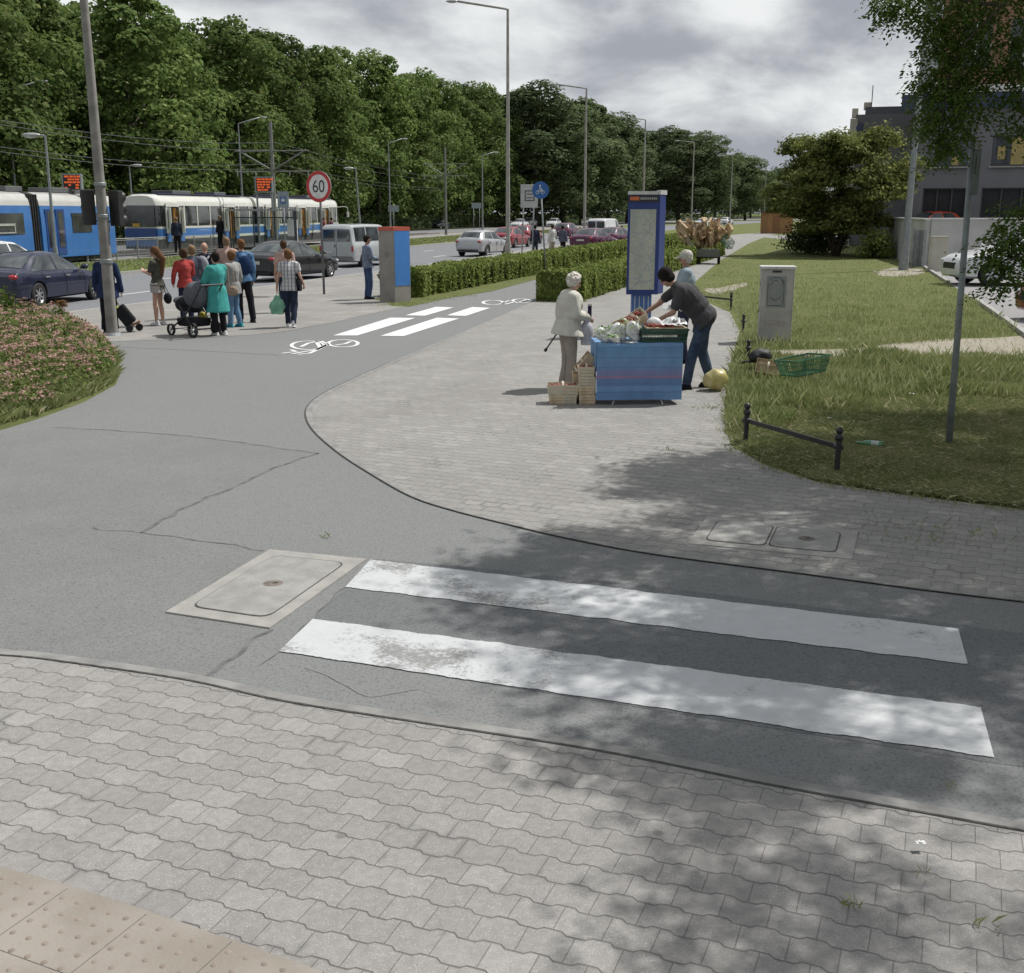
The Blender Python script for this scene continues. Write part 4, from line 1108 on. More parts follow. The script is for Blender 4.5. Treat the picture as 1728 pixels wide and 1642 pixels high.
# ---------- lamp posts
M_lampg = mat('lamp_head', (.34, .35, .35), .4, .2)
def lamp(px, D, top_py, base_r, label, arm=0., arm_dir=(-1, 0, 0), name='street_lamp', m=None, rise=.25, head=(.62, .26, .13), group=None, x=None, lean=0.):
    m = m or M_galv
    h = ZA(top_py, D); x = XA(px, (top_py + 380) / 2, D) if x is None else x
    t = thing(name, (x, D, 0), label, 'street lamp', 0, group)
    mb = MB(); mb.cyl((0, 0, 0), (lean * .3, 0, h * .3), base_r, base_r * .82, 12); mb.cyl((lean * .3, 0, h * .3), (lean, 0, h), base_r * .82, base_r * .5, 12); mb.cyl((0, 0, 0), (0, 0, .9), base_r * 1.3, base_r * 1.25, 12)
    obj('pole', mb, m, t, smooth=40)
    ad = Vector(arm_dir).normalized(); tip = Vector((lean, 0, h)) + ad * arm + Vector((0, 0, rise))
    if arm > .1:
        mb = MB(); mb.tube([(lean, 0, h - .05), Vector((lean, 0, h)) + ad * .1, tip], base_r * .42, 8); obj('arm', mb, m, t, smooth=True)
    hd = MB(); q = ad.to_track_quat('X', 'Z').to_matrix()
    c = tip + ad * head[0] * .4
    hd.ell(c, (head[0] / 2, head[1] / 2, head[2] / 2), q, 14, 8); ho = obj('lamp_head', hd, M_lampg, t, smooth=True)
    hd = MB(); hd.ell(c - Vector((0, 0, head[2] * .3)), (head[0] * .36, head[1] * .36, head[2] * .35), q, 12, 6); obj('lens', hd, mat('lamp_lens', (.45, .46, .44), .15), ho, smooth=True)
    return t
lamp(857, 59.6, 15, .125, 'tallest street lamp standing at the hedge in the middle of the view', 2.5, rise=.35, m=M_conc)
lamp(988, 95, 149, .13, 'second tall street lamp along the near kerb, left of the map panel', 2.4, rise=.3, m=M_conc)
lamp(1087, 127, 202, .13, 'third tall street lamp along the near kerb, behind the map panel', 2.1, rise=.25, m=M_conc)
lamp(1169, 167, 240, .13, 'fourth tall street lamp along the near kerb, above the crate cart', 2.2, rise=.2, m=M_conc)
lamp(1234, 206, 262, .13, 'fifth tall street lamp along the near kerb, between cart and round bush', 2.0, rise=.2, m=M_conc)
lamp(1291, 250, 283, .13, 'farthest street lamp along the near kerb, just left of the round bush', 2.0, rise=.2, m=M_conc)
lamp(11, 80, 152, .11, 'tall thin street lamp at the left edge above the blue tram', 2.2, (1, .1, 0), rise=.6, x=XA(26, 340, 80), lean=XA(11, 152, 80) - XA(26, 340, 80))
lamp(76, 50, 228, .09, 'shorter street lamp with a broad pale head before the blue tram', .25, (-1, 0, 0), rise=.0, head=(.85, .4, .2), x=XA(86, 350, 50), lean=XA(76, 228, 50) - XA(86, 350, 50))
lamp(405, 92, 208, .1, 'thin street lamp with short arm behind the white tram roof', 1.7, (1, .1, 0), rise=.45, x=XA(408, 320, 92))
lamp(222, 74, 279, .08, 'low lamp behind the joint of the blue tram and white tram', .2, (1, 0, 0), rise=0, head=(.7, .35, .16))
lamp(600, 86, 284, .09, 'low lamp with pale head at the end of the white tram', .2, (-1, 0, 0), rise=0, head=(.8, .4, .18), x=XA(608, 340, 86), lean=XA(600, 284, 86) - XA(608, 340, 86))
lamp(657, 118, 241, .1, 'thin lamp against the wood left of the grey cabinet', 1.4, (1, .1, 0), rise=.4)
lamp(814, 140, 262, .11, 'thin lamp against the wood above the silver hatchback', 1.4, (1, .1, 0), rise=.35)
t = lamp(1549, 48.6, -60, .16, 'tall grey lamp post on the lawn before the grey building', 1.6, (-1, 0, 0), rise=.3, x=G(1524, 456).x, m=mat('pale_steel', (.22, .24, .25), .5, .25), lean=.15)
t.location.y = G(1524, 456).y; t.location.x = G(1524, 456).x
# big concrete pole at the left with signal heads
pp = G(190, 566)
t = thing('utility_pole', pp, 'thick leaning-looking grey concrete pole beside the pink flowering shrub', 'pole')
mb = MB(); mb.cyl((0, 0, 0), (0, 0, 2.2), .112, .102, 20); mb.cyl((0, 0, 2.2), (-.02, 0, 9.5), .102, .055, 20); obj('shaft', mb, mat('pole_concrete', (.215, .205, .19), .85, amt=.22, scale=4, bmp=.25), t, smooth=40)
mb = MB(); mb.cyl((0, 0, 0), (0, 0, .06), .20, .17, 20); obj('foot', mb, M_galv, t)
mb = MB(); mb.lathe([(.118, 1.42), (.128, 1.43), (.128, 1.5), (.118, 1.51)], 20); mb.lathe([(.112, 2.3), (.122, 2.31), (.122, 2.36), (.112, 2.37)], 20); mb.lathe([(.108, 2.9), (.118, 2.91), (.118, 2.96), (.108, 2.97)], 20); obj('clamps', mb, M_galv, t)
def signal(dx, dy, z, label, rz, boards=False):
    s = thing('traffic_signal', pp + Vector((dx, dy, z)), label, 'traffic signal', rz); s.scale = (.8, .8, .85)
    mb = MB(); mb.box((0, 0, .0), (.30, .18, .80)); obj('housing', mb, M_black, s, bevel=.02)
    mb = MB()
    for k in range(3): mb.lathe([(.11, .0), (.12, .16), (.11, .16), (.10, .0)], 14, (0, .09, .26 - k * .26), 'Y')
    obj('hood', mb, M_black, s)
    mb = MB()
    for k in range(3): mb.ell((0, .09, .26 - k * .26), (.1, .02, .1), None, 12, 6)
    obj('lens', mb, mat('dark_lens', (.03, .02, .02), .2), s, smooth=True)
    mb = MB(); mb.cyl((0, 0, .3), (-dx * .8, -dy * .8, .3), .02); mb.cyl((0, 0, -.3), (-dx * .8, -dy * .8, -.3), .02); obj('bracket', mb, M_black, s)
    return s
signal(-.30, .1, 2.50, 'black traffic signal on the left side of the concrete pole', R(35))
signal(.22, .18, 2.48, 'black traffic signal on the right side of the concrete pole', R(-20))
# ---------- departure displays
def led(px0, px1, py0, py1, D, label):
    x0 = XA(px0, py0, D); x1 = XA(px1, py0, D); z1 = ZA(py0, D); z0 = ZA(py1, D); w_ = x1 - x0; h_ = z1 - z0
    t = thing('departure_display', ((x0 + x1) / 2, D, 0), label, 'display')
    mb = MB(); mb.box((0, .12, (z0 + z1) / 2), (w_, .24, h_)); obj('housing', mb, M_galv, t)
    mb = MB(); mb.box((0, -.008, (z0 + z1) / 2), (w_ * .84, .012, h_ * .84)); s = obj('screen', mb, mat('screen_black', (.02, .012, .01), .4), t)
    m, g_, b = newmat('amber_lamps'); b.inputs['Base Color'].default_value = (.35, .05, .01, 1); b.inputs['Emission Color'].default_value = (1, .16, .03, 1); b.inputs['Emission Strength'].default_value = .38
    mb = MB(); r = random.Random(int(px0))
    for row in range(5):
        x = -w_ * .38
        while x < w_ * .36:
            l = r.uniform(.10, .26); 
            if r.random() < .82: mb.box((x + l / 2, -.018, z1 - h_ * (.17 + row * .165)), (l * .82, .008, h_ * .105))
            x += l
    obj('lit_rows', mb, m, s)
    mb = MB(); mb.cyl((w_ * .42, .12, 0), (w_ * .42, .12, z0), .06); mb.cyl((-w_ * .42, .12, 0), (-w_ * .42, .12, z0), .06); obj('posts', mb, M_galv, t)
led(103, 136, 293, 322, 56, 'lit orange departure display above the blue tram')
led(429, 459, 298, 325, 66, 'lit orange departure display above the white tram, beside the mast')
# ---------- catenary masts and wires
M_mast = mat('mast_steel', (.20, .205, .19), .6, .3, amt=.15, scale=3)
def mast(px, D, top_py, label, side=1):
    h = ZA(top_py, D); x = XA(px, 330, D)
    t = thing('overhead_line_mast', (x, D, 0), label, 'mast', R(-12))
    mb = MB(); mb.cyl((0, 0, 0), (0, 0, h), .15, .10, 10); obj('post', mb, M_mast, t, smooth=40)
    mb = MB(); zt = h - 1.7
    for z in (zt, zt - 1.2): mb.cyl((-2.4, 0, z), (2.4, 0, z), .035)
    mb.cyl((-2.2, 0, zt + .05), (0, 0, zt - 1.15), .05); mb.cyl((2.2, 0, zt + .05), (0, 0, zt - 1.15), .05)
    obj('cross_arms', mb, M_mast, t)
    mb = MB()
    for x_ in (-2.3, -1.1, 1.1, 2.3): mb.cyl((x_, 0, zt - 1.2), (x_, 0, zt - 1.5), .05, .02)
    obj('insulators', mb, M_conc, t)
    return Vector((x, D, h))
m1 = mast(462, 71, 205, 'overhead line mast with V-shaped arms rising behind the white tram')
m2 = mast(752, 122, 248, 'overhead line mast standing on the median, right of the grey cabinet')
M_wire = mat('wire', (.07, .075, .08), .6)
for nm, (pa, pb, pc) in {'upper': ((0, 203, 40), (462, 240, 71), (752, 300, 122)), 'middle': ((0, 210, 40), (462, 252, 71), (752, 306, 122)), 'lower': ((0, 248, 40), (462, 276, 71), (752, 318, 122)), 'lowest': ((0, 256, 42), (462, 284, 72), (752, 322, 122))}.items():
    mb = MB(); P = []
    for a, b in ((pa, pb), (pb, pc)):
        A = P3(*a); B = P3(*b)
        for i in range(9):
            q = i / 8; p_ = A.lerp(B, q); p_.z -= .5 * 4 * q * (1 - q) * .6; P.append(p_)
    A = P3(*pa); P.insert(0, A + (A - P3(*pb)) * .5)
    mb.tube(P, .011, 5); tag(obj('overhead_wire', mb, M_wire), '%s of the four overhead tram wires crossing before the wood' % nm, 'wire', 'overhead tram wires')
# ---------- platform barrier (railing with bars)
mb = MB(); t = thing('platform_railing', (0, 0, 0), 'long grey metal railing with vertical bars along the tram platform', 'railing')
L = smooth_line([(p.x, p.y, 0) for p in OFF(16.8)[1:7]], 60); acc = 0; last = L[0]; nextp = 0; bars = MB(); posts = MB(); prev = None; top = []
s = 0; 
for i in range(len(L) - 1):
    a, b = L[i], L[i + 1]; l = (b - a).length; 
    while nextp <= acc + l:
        p = a.lerp(b, (nextp - acc) / l)
        if p.y > 118: break
        k = round(nextp / .13)
        if k % 15 == 0: posts.box((p.x, p.y, .55), (.06, .06, 1.1))
        else: bars.box((p.x, p.y, .55), (.018, .018, .86))
        top.append(p.copy()); nextp += .13
    acc += l
mb.tube([p + Vector((0, 0, 1.06)) for p in top[::8]], .03, 6); mb.tube([p + Vector((0, 0, .98)) for p in top[::8]], .018, 6); mb.tube([p + Vector((0, 0, .14)) for p in top[::8]], .02, 6)
M_rail = mat('railing_grey', (.27, .28, .275), .5, .3)
obj('rails', mb, M_rail, t); tag(obj('bars', bars, M_rail, t), kind='stuff'); obj('posts', posts, M_rail, t)
mb = MB(); pbx = G(60, 444)
t = thing('control_box', pbx, 'low pale grey control box at the railing before the blue tram', 'cabinet')
mb.box((0, 0, .62), (.95, .5, 1.2)); obj('body', mb, mat('pale_box', (.26, .26, .24), .8), t, bevel=.02)
mb = MB(); mb.box((0, 0, 1.24), (1.05, .6, .05)); obj('lid', mb, M_conc, t)
# ---------- shelter and stop sign
sd = 62.; sx = XA(388, 370, sd)
t = thing('tram_shelter', (sx, sd, 0), 'dark framed glass tram shelter in front of the white tram', 'shelter', R(8))
sw_ = 3.4; zt = ZA(350, sd) - .0
M_sh = mat('shelter_frame', (.05, .06, .065), .5, .3)
mb = MB(); zt = 2.5; mb.box((sw_ / 2, .5, zt), (sw_ + .3, 1.7, .1)); obj('roof', mb, mat('shelter_roof', (.25, .27, .27), .4), t)
mb = MB()
for x_ in (0, sw_ / 3, 2 * sw_ / 3, sw_): mb.box((x_, 1.1, zt / 2), (.07, .07, zt))
for x_ in (0, sw_): mb.box((x_, -.1, zt / 2), (.07, .07, zt))
mb.box((sw_ / 2, 1.1, .4), (sw_, .05, .06)); mb.box((sw_ / 2, 1.1, 2.1), (sw_, .05, .06)); obj('frame', mb, M_sh, t)
m_, g_, b_ = newmat('shelter_glass'); b_.inputs['Base Color'].default_value = (.75, .82, .82, 1); b_.inputs['Roughness'].default_value = .03; b_.inputs['Transmission Weight'].default_value = 1.0; b_.inputs['IOR'].default_value = 1.05; M_glass = m_
for i in range(3):
    mb = MB(); mb.box((sw_ / 6 + i * sw_ / 3, 1.1, 1.25), (sw_ / 3 - .08, .01, 1.6)); obj('glass_panel', mb, M_glass, t)
mb = MB(); mb.box((sw_ / 2, .9, .5), (sw_ * .7, .35, .06)); mb.box((sw_ * .3, .95, .25), (.06, .06, .5)); mb.box((sw_ * .7, .95, .25), (.06, .06, .5)); obj('bench', mb, M_sh, t)
mb = MB(); mb.box((sw_ + .12, .2, 1.4), (.02, .5, 1.2)); mb.box((sw_ - .25, 1.02, 1.55), (.42, .02, .9)); obj('timetable', mb, M_white, t)
def sign_plate(name, px, py, D, w_, h_, m, label, base_px=None, posts=1, thick=.03, cat='sign', rz=0.):
    x = XA(px, py, D); z = ZA(py, D)
    t = thing(name, (x, D, 0), label, cat, rz)
    mb = MB(); mb.box((0, -.05, z), (w_, thick, h_)); pl = obj('plate', mb, m, t, bevel=.01)
    bx_ = 0 if base_px is None else XA(base_px, 450, D) - x
    for i in range(posts):
        o_ = 0 if posts == 1 else (-.3 + .6 * i) * w_
        mb = MB(); mb.cyl((bx_ + o_, 0, 0), (o_, 0, z + h_ * .3), .035); obj('post', mb, M_galv, t, smooth=True)
    return t, pl, z
M_sgrey = mat('sign_grey', (.22, .26, .28), .5)
t, pl, z = sign_plate('tram_stop_sign', 478, 337, 60, .58, .80, M_sgrey, 'grey tram stop sign with a small blue emblem beside the shelter')
mb = MB(); mb.box((0, -.069, z - .02), (.3, .006, .36)); e = obj('emblem', mb, mat('emblem_blue', (.06, .12, .30), .5), pl)
mb = MB(); mb.box((0, -.0755, z - .03), (.18, .006, .12)); mb.box((0, -.0755, z + .08), (.12, .006, .02)); obj('tram_symbol', mb, M_white, e)
# ---------- 60 sign
D = 34.2; p = G(547, 497); D = p.y
t = thing('speed_limit_sign', p, 'round speed limit sign reading 60 on a thin pole', 'road sign', R(-28))
zc = ZA(315, D); x_ = 0
mb = MB(); mb.cyl((0, 0, 0), (0, 0, zc + .3), .035); obj('pole', mb, mat('dull_pole', (.13, .13, .14), .5, .3), t, smooth=True)
dxx = 0
mb = MB(); mb.lathe([(0, .0), (.45, .0), (.45, -.02), (0, -.02)], 40, (0, -.045, zc), 'Y'); pl = obj('sign_plate', mb, mat('sign_back', (.3, .3, .3), .5), t)
mb = MB(); mb.lathe([(.345, -.0), (.44, -.0), (.44, -.006), (.345, -.006)], 48, (0, -.0655, zc), 'Y'); obj('red_ring', mb, mat('sign_red', (.46, .028, .030), .4), pl)
mb = MB(); mb.lathe([(0, 0), (.345, 0), (.345, -.004), (0, -.004)], 48, (0, -.0655, zc), 'Y'); obj('white_face', mb, mat('sign_white', (.60, .60, .60), .45), pl)
o = text_mesh('digits', '60', .50, M_black, pl, (0, -.0705, zc - .01), (R(90), 0, 0), .002, sx=.92)
md = None
# ---------- blue cycle path sign and white sign
p = Vector((XA(921, 458, 46), 46, 0)); D = 46; x = XA(912, 321, D); zc = ZA(321, D)
t = thing('cycle_path_sign', p, 'round blue sign with white symbols on a thin grey pole behind the hedge', 'road sign')
mb = MB(); mb.cyl((0, 0, 0), (x - p.x, 0, zc + .3), .033); obj('pole', mb, M_galv, t, smooth=True)
dx = x - p.x
mb = MB(); mb.lathe([(0, 0), (.335, 0), (.335, -.02), (0, -.02)], 36, (dx, -.04, zc), 'Y'); pl = obj('sign_plate', mb, mat('sign_blue', (.02, .10, .32), .4), t)
mb = MB(); M_sw = mat('sign_white', (.6, .6, .6))
def ring_y(mb, c, r, th, y, n=16):
    P = [(c[0] + r * math.cos(2 * math.pi * i / n), y, c[1] + r * math.sin(2 * math.pi * i / n)) for i in range(n + 1)]; mb.tube(P, th, 4)
yy = -.064
ring_y(mb, (dx - .12, zc - .08), .06, .010, yy); ring_y(mb, (dx + .10, zc - .08), .06, .010, yy)
for a, b in (((-.12, -.08), (-.02, .03)), ((-.02, .03), (.06, .03)), ((.06, .03), (.10, -.08)), ((-.02, .03), (0, -.08)), ((0, -.08), (.06, .03)), ((.06, .03), (.05, .08))): mb.cyl((dx + a[0], yy, zc + a[1]), (dx + b[0], yy, zc + b[1]), .010)
mb.ell((dx - .02, yy, zc + .17), (.035, .006, .035)); mb.cyl((dx - .02, yy, zc + .15), (dx - .02, yy, zc + .06), .022)
obj('symbols', mb, M_sw, pl)
t, pl, z = sign_plate('info_sign', 893, 331, 58, .86, 1.12, mat('sign_pale', (.40, .41, .40), .5), 'square pale sign with a bus drawing behind the blue cycle sign', base_px=889, posts=2)
mb = MB(); mb.box((.02, -.069, z + .02), (.5, .006, .52)); e = obj('drawing', mb, mat('sign_dark', (.07, .075, .08), .6), pl)
mb = MB(); mb.box((.02, -.0755, z + .02), (.38, .006, .40)); obj('drawing_fill', mb, mat('sign_pale', (.4, .4, .4)), e)
mb = MB(); mb.box((.02, -.0815, z + .10), (.3, .006, .05)); mb.box((.02, -.0815, z - .08), (.3, .006, .05)); obj('drawing_lines', mb, mat('sign_dark', (.07, .07, .07)), e)
sign_plate('direction_sign', 664, 352, 110, 1.0, .6, M_sgrey, 'small pale blue-grey sign against the wood behind the grey cabinet')
sign_plate('direction_sign', 804, 347, 132, 1.1, .62, M_sgrey, 'small pale sign on two legs above the silver hatchback', posts=2)
# ---------- tall grey and blue cabinet
cA = G(640, 506.5); cB = G(667, 511); cC = G(690, 502)
h_ = ZA(383, cB.y)
t = thing('advert_cabinet', cB, 'man-high grey cabinet with a blue right side and a red top', 'cabinet')
def quadbox(mb, a, b, c, z0, z1):
    d_ = a + (c - b); mb.prism([(q.x, q.y) for q in (a, b, c, d_)], z0, z1)
a_, c_ = cA - cB, cC - cB; o_ = Vector((0, 0, 0))
a_ = a_.normalized() * .62; c_ = c_.normalized() * .62
# keep the seen widths
a_ = Vector(((640 - 667) * cB.y / 1900, .28, 0)); c_ = Vector(((691 - 667) * cB.y / 1900, .42, 0))
mb = MB(); quadbox(mb, a_, o_, c_, .0, h_ - .10); obj('body', mb, mat('cabinet_grey', (.25, .235, .215), .7, amt=.12, scale=2), t)
def face_panel(mb, p, q, z0, z1, off=.006, i0=0., i1=1.):
    d_ = (q - p); n = Vector((d_.y, -d_.x, 0)).normalized(); A = p + d_ * i0; B = p + d_ * i1
    mb.add([A + Vector((0, 0, z0)), B + Vector((0, 0, z0)), B + Vector((0, 0, z1)), A + Vector((0, 0, z1))] + [A + n * off + Vector((0, 0, z0)), B + n * off + Vector((0, 0, z0)), B + n * off + Vector((0, 0, z1)), A + n * off + Vector((0, 0, z1))], [(4, 5, 6, 7), (0, 1, 5, 4), (1, 2, 6, 5), (2, 3, 7, 6), (3, 0, 4, 7)])
mb = MB(); face_panel(mb, o_, c_, .45, h_ - .11, .008, .03, .97); obj('blue_panel', mb, mat('cabinet_blue', (.045, .19, .50), .5, amt=.08, scale=2), t)
mb = MB(); e = 1.04; cen = (a_ + c_) / 2
quadbox(mb, cen + (a_ - cen) * e, cen + (o_ - cen) * e, cen + (c_ - cen) * e, h_ - .098, h_); obj('top', mb, mat('red_trim', (.42, .085, .05), .5), t)
mb = MB(); face_panel(mb, a_, o_, .5, h_ - .16, .006, .08, .92); dr = obj('door', mb, mat('cabinet_grey', (.25, .235, .215)), t)
mb = MB(); c0 = a_.lerp(o_, .62); n_ = Vector((o_.y - a_.y, -(o_.x - a_.x), 0)).normalized(); mb.box(c0 + n_ * .012 + Vector((0, 0, 1.28)), (.16, .02, .1)); obj('label_plate', mb, mat('worn_label', (.18, .17, .16), .7), dr)
# ---------- white cabinet on the lawn with graffiti
cA = G(1283, 579); k = cA.y / 1900
t = thing('utility_cabinet', (G(1310, 579).x, cA.y + .22, 0), 'waist-high off-white utility cabinet with a faded poster and orange scrawl on the lawn', 'cabinet', R(-9))
M_cab = mat('cabinet_offwhite', (.34, .335, .32), .7, amt=.10, scale=2.5, bmp=.1, c2=(.40, .395, .375))
w_, d_, h_ = .60, .42, ZA(455, cA.y)
mb = MB(); mb.box((0, 0, h_ / 2), (w_, d_, h_), None, 1.02); obj('body', mb, M_cab, t, bevel=.012)
mb = MB(); mb.box((0, 0, h_ + .03), (w_ + .06, d_ + .06, .06)); obj('lid', mb, mat('cabinet_lid', (.46, .46, .44), .6), t, bevel=.015)
y_ = -d_ / 2
mb = MB(); mb.box((0, y_ - .012, h_ * .5), (w_ * .92, .012, h_ * .9)); dr = obj('door', mb, M_cab, t)
M_posterw = mat('faded_poster', (.30, .31, .30), .8, amt=.2, scale=7, c2=(.20, .22, .22))
mb = MB(); mb.box((-.02, y_ - .022, h_ * .70), (w_ * .60, .006, h_ * .42)); ps = obj('poster', mb, M_posterw, dr)
M_mark = mat('dark_marker', (.10, .11, .12), .8, amt=.4, scale=9)
mb = MB()
for pts_ in (((-.15, .18), (-.16, .0), (-.15, -.22)), ((.13, .2), (.14, 0), (.13, -.22)), ((-.14, .22), (-.05, .27), (.05, .26), (.13, .2)), ((-.12, .12), (-.04, .22), (.02, .20)), ((.08, .24), (.12, .16), (.10, .12)), ((-.1, -.1), (-.02, -.16), (.06, -.12), (.1, -.06)), ((-.15, -.25), (0, -.25), (.13, -.25))):
    mb.tube([(a - .02, y_ - .027, h_ * .70 + b) for a, b in pts_], .006, 4)
obj('marks', mb, M_mark, ps)
mb = MB(); mb.box((-.02, y_ - .021, h_ - .035), (.17, .006, .03)); obj('slot', mb, M_black, dr)
text_mesh('graffiti', 'KIGBY', .155, mat('orange_spray', (.36, .22, .15), .8, amt=.3, scale=12, c2=(.33, .31, .28)), dr, (-.02, y_ - .0185, h_ * .27), (R(90), R(3), 0), .001)
mb = MB(); mb.box((-w_ / 2 - .008, .0, h_ * .45), (.012, .06, .1)); mb.box((-w_ / 2 - .008, .0, h_ * .8), (.012, .05, .07)); obj('hinge', mb, M_black, t)
# ---------- city map panel
pA = G(1066, 566); D = pA.y
x0 = XA(1058, 420, D); x1 = XA(1112, 420, D); x2 = XA(1127, 420, D); zt = ZA(327, D); zb = ZA(497, D)
t = thing('city_map_panel', (x0, D, 0), 'tall narrow dark blue panel holding a pale city map behind the market table', 'information panel')
M_navy = mat('navy_paint', (.015, .035, .17), .35, amt=.08, scale=2)
w_ = x1 - x0; dp = .32
P = [(0, 0), (w_, 0), (x2 - x0 - .01, .42), (.16, .42)]
mb = MB(); mb.prism(P, zb, zt - .02); obj('case', mb, M_navy, t, bevel=.01)
mb = MB(); mb.prism([(w_ + .006, -.012), (x2 - x0 + .01, .43), (w_ - .02, .43), (w_ - .04, -.012)], zt - .014, zt + .07); mb.prism([(-.01, -.014), (w_ - .05, -.014), (w_ - .05, .43), (.12, .43)], zt - .015, zt + .05); obj('cap', mb, mat('cap_grey', (.5, .5, .5), .4, .1), t)
mb = MB(); mb.box((w_ / 2 - .01, -.010, zt - .09), (w_ * .94, .016, .14)); hd = obj('header', mb, mat('header_dark', (.02, .02, .035), .5), t)
mb = MB(); mb.box((w_ * .2, -.021, zt - .09), (w_ * .28, .006, .07)); obj('header_emblem', mb, mat('emblem_orange', (.5, .12, .05), .5), hd)
mb = MB(); 
for i in range(9): mb.box((w_ * (.40 + i * .058), -.021, zt - .09), (w_ * .04, .005, .045))
obj('header_marks', mb, mat('header_marks', (.3, .3, .3), .6), hd)
def mat_map():
    m, g, b = newmat('map_print'); co = g.n('ShaderNodeTexCoord', out=3)
    v = g.n('ShaderNodeTexVoronoi', _p={'feature': 'DISTANCE_TO_EDGE'}, Vector=co, Scale=9.0)
    v2 = g.n('ShaderNodeTexVoronoi', _p={'feature': 'DISTANCE_TO_EDGE'}, Vector=co, Scale=3.2)
    c = g.mix(g.ramp(g.noise(co, 3, 4), .35, .65), (.33, .36, .30), (.44, .44, .38))
    c = g.mix(g.ramp(v, .0, .05), (.28, .28, .26), c); c = g.mix(g.ramp(v2, .0, .03), (.26, .30, .36), c)
    setc(g, b, 'Base Color', c); b.inputs['Roughness'].default_value = .35; return m
mb = MB(); mb.box((w_ * .48, -.006, (zb + zt) / 2 - .10), (w_ * .80, .010, (zt - zb) * .80)); obj('map', mb, mat_map(), t)
mb = MB(); mb.box((w_ * .52, .2, zb / 2), (w_ * .62, .22, zb)); obj('pedestal', mb, mat('pedestal_blue', (.05, .12, .32), .5), t)
mb = MB()
for k in range(4): mb.box((w_ * .3 + k * .09, .08, zb * .5), (.02, .01, zb * .9))
obj('pedestal_stripes', mb, mat('pale_stripe', (.35, .4, .45), .5), t)
mb = MB(); mb.prism([(-.05, -.1), (w_ + .05, -.1), (w_ + .1, .5), (.05, .5)], 0, .03); obj('base_plate', mb, M_conc, t)
# ---------- thin sign pole on the right lawn
p = G(1601, 752); D = p.y; x = XA(1640, 262, D); zt = ZA(262, D)
t = thing('sign_pole', p, 'bare grey-green sign pole with a small plate at its top on the near lawn', 'pole')
mb = MB(); mb.tube([(0, 0, -.02), ((x - p.x) * .5, 0, zt * .5), (x - p.x, 0, zt + .05)], .036, 12, .03); obj('pole', mb, mat('weathered_pole', (.20, .225, .225), .6, .1, amt=.22, scale=5), t, smooth=True)
mb = MB(); mb.box((x - p.x + .045, -.02, zt - .16), (.075, .035, .44)); mb.box((x - p.x + .045, -.045, zt - .09), (.02, .02, .18)); pl = obj('edge_on_plate', mb, M_galvd, t, bevel=.005)
mb = MB(); mb.tube([(x - p.x - .1, 0, zt + .19), (x - p.x, 0, zt + .2), (x - p.x + .01, 0, zt)], .012, 6); obj('bracket', mb, M_galvd, t)
# ---------- low rails
def low_rail(a, b, label, hh=.40, both=True):
    a = G(*a); b = G(*b)
    t = thing('low_railing', a, label, 'railing')
    v = b - a; mb = MB()
    for q, s_ in ((Vector((0, 0, 0)), 1), (v, 1)) if both else ((v, 1),):
        mb = MB(); mb.cyl(q + Vector((0, 0, -.05)), q + Vector((0, 0, hh * .8)), .027, .027, 12)
        mb.lathe([(.0, 0), (.05, .01), (.05, .045), (.03, .055), (.028, .09), (.04, .10), (.042, .125), (.025, .15), (.02, .16)], 12, q + Vector((0, 0, hh * .55)))
        mb.ell(q + Vector((0, 0, hh * .55 + .185)), .036, None, 12, 8); obj('post', mb, M_black, t, smooth=50)
    mb = MB(); d_ = v.normalized(); mb.box(v / 2 + Vector((0, 0, hh * .62)), (v.length - .05, .020, .045), Matrix.Rotation(math.atan2(v.y, v.x), 3, 'Z')); obj('bar', mb, M_black, t)
low_rail((1258, 748), (1412, 797), 'black low rail with two knobbed posts at the near corner of the lawn')
low_rail((1150, 513), (1233, 523), 'short black low rail beyond the vendor', .42, both=True)
for (px, py, lab) in ((1254, 560, 'black knobbed post in the grass left of the off-white cabinet'), (1262, 610, 'black knobbed post stub in the grass below the off-white cabinet')):
    q = G(px, py); t = thing('low_post', q, lab, 'post'); mb = MB(); mb.cyl((0, 0, -.05), (0, 0, .3), .026); mb.lathe([(.0, 0), (.05, .01), (.05, .04), (.03, .05), (.03, .09)], 12, (0, 0, .2)); obj('shaft', mb, M_black, t); mb = MB(); mb.ell((0, 0, .33), .036); obj('knob', mb, M_black, t, smooth=True)
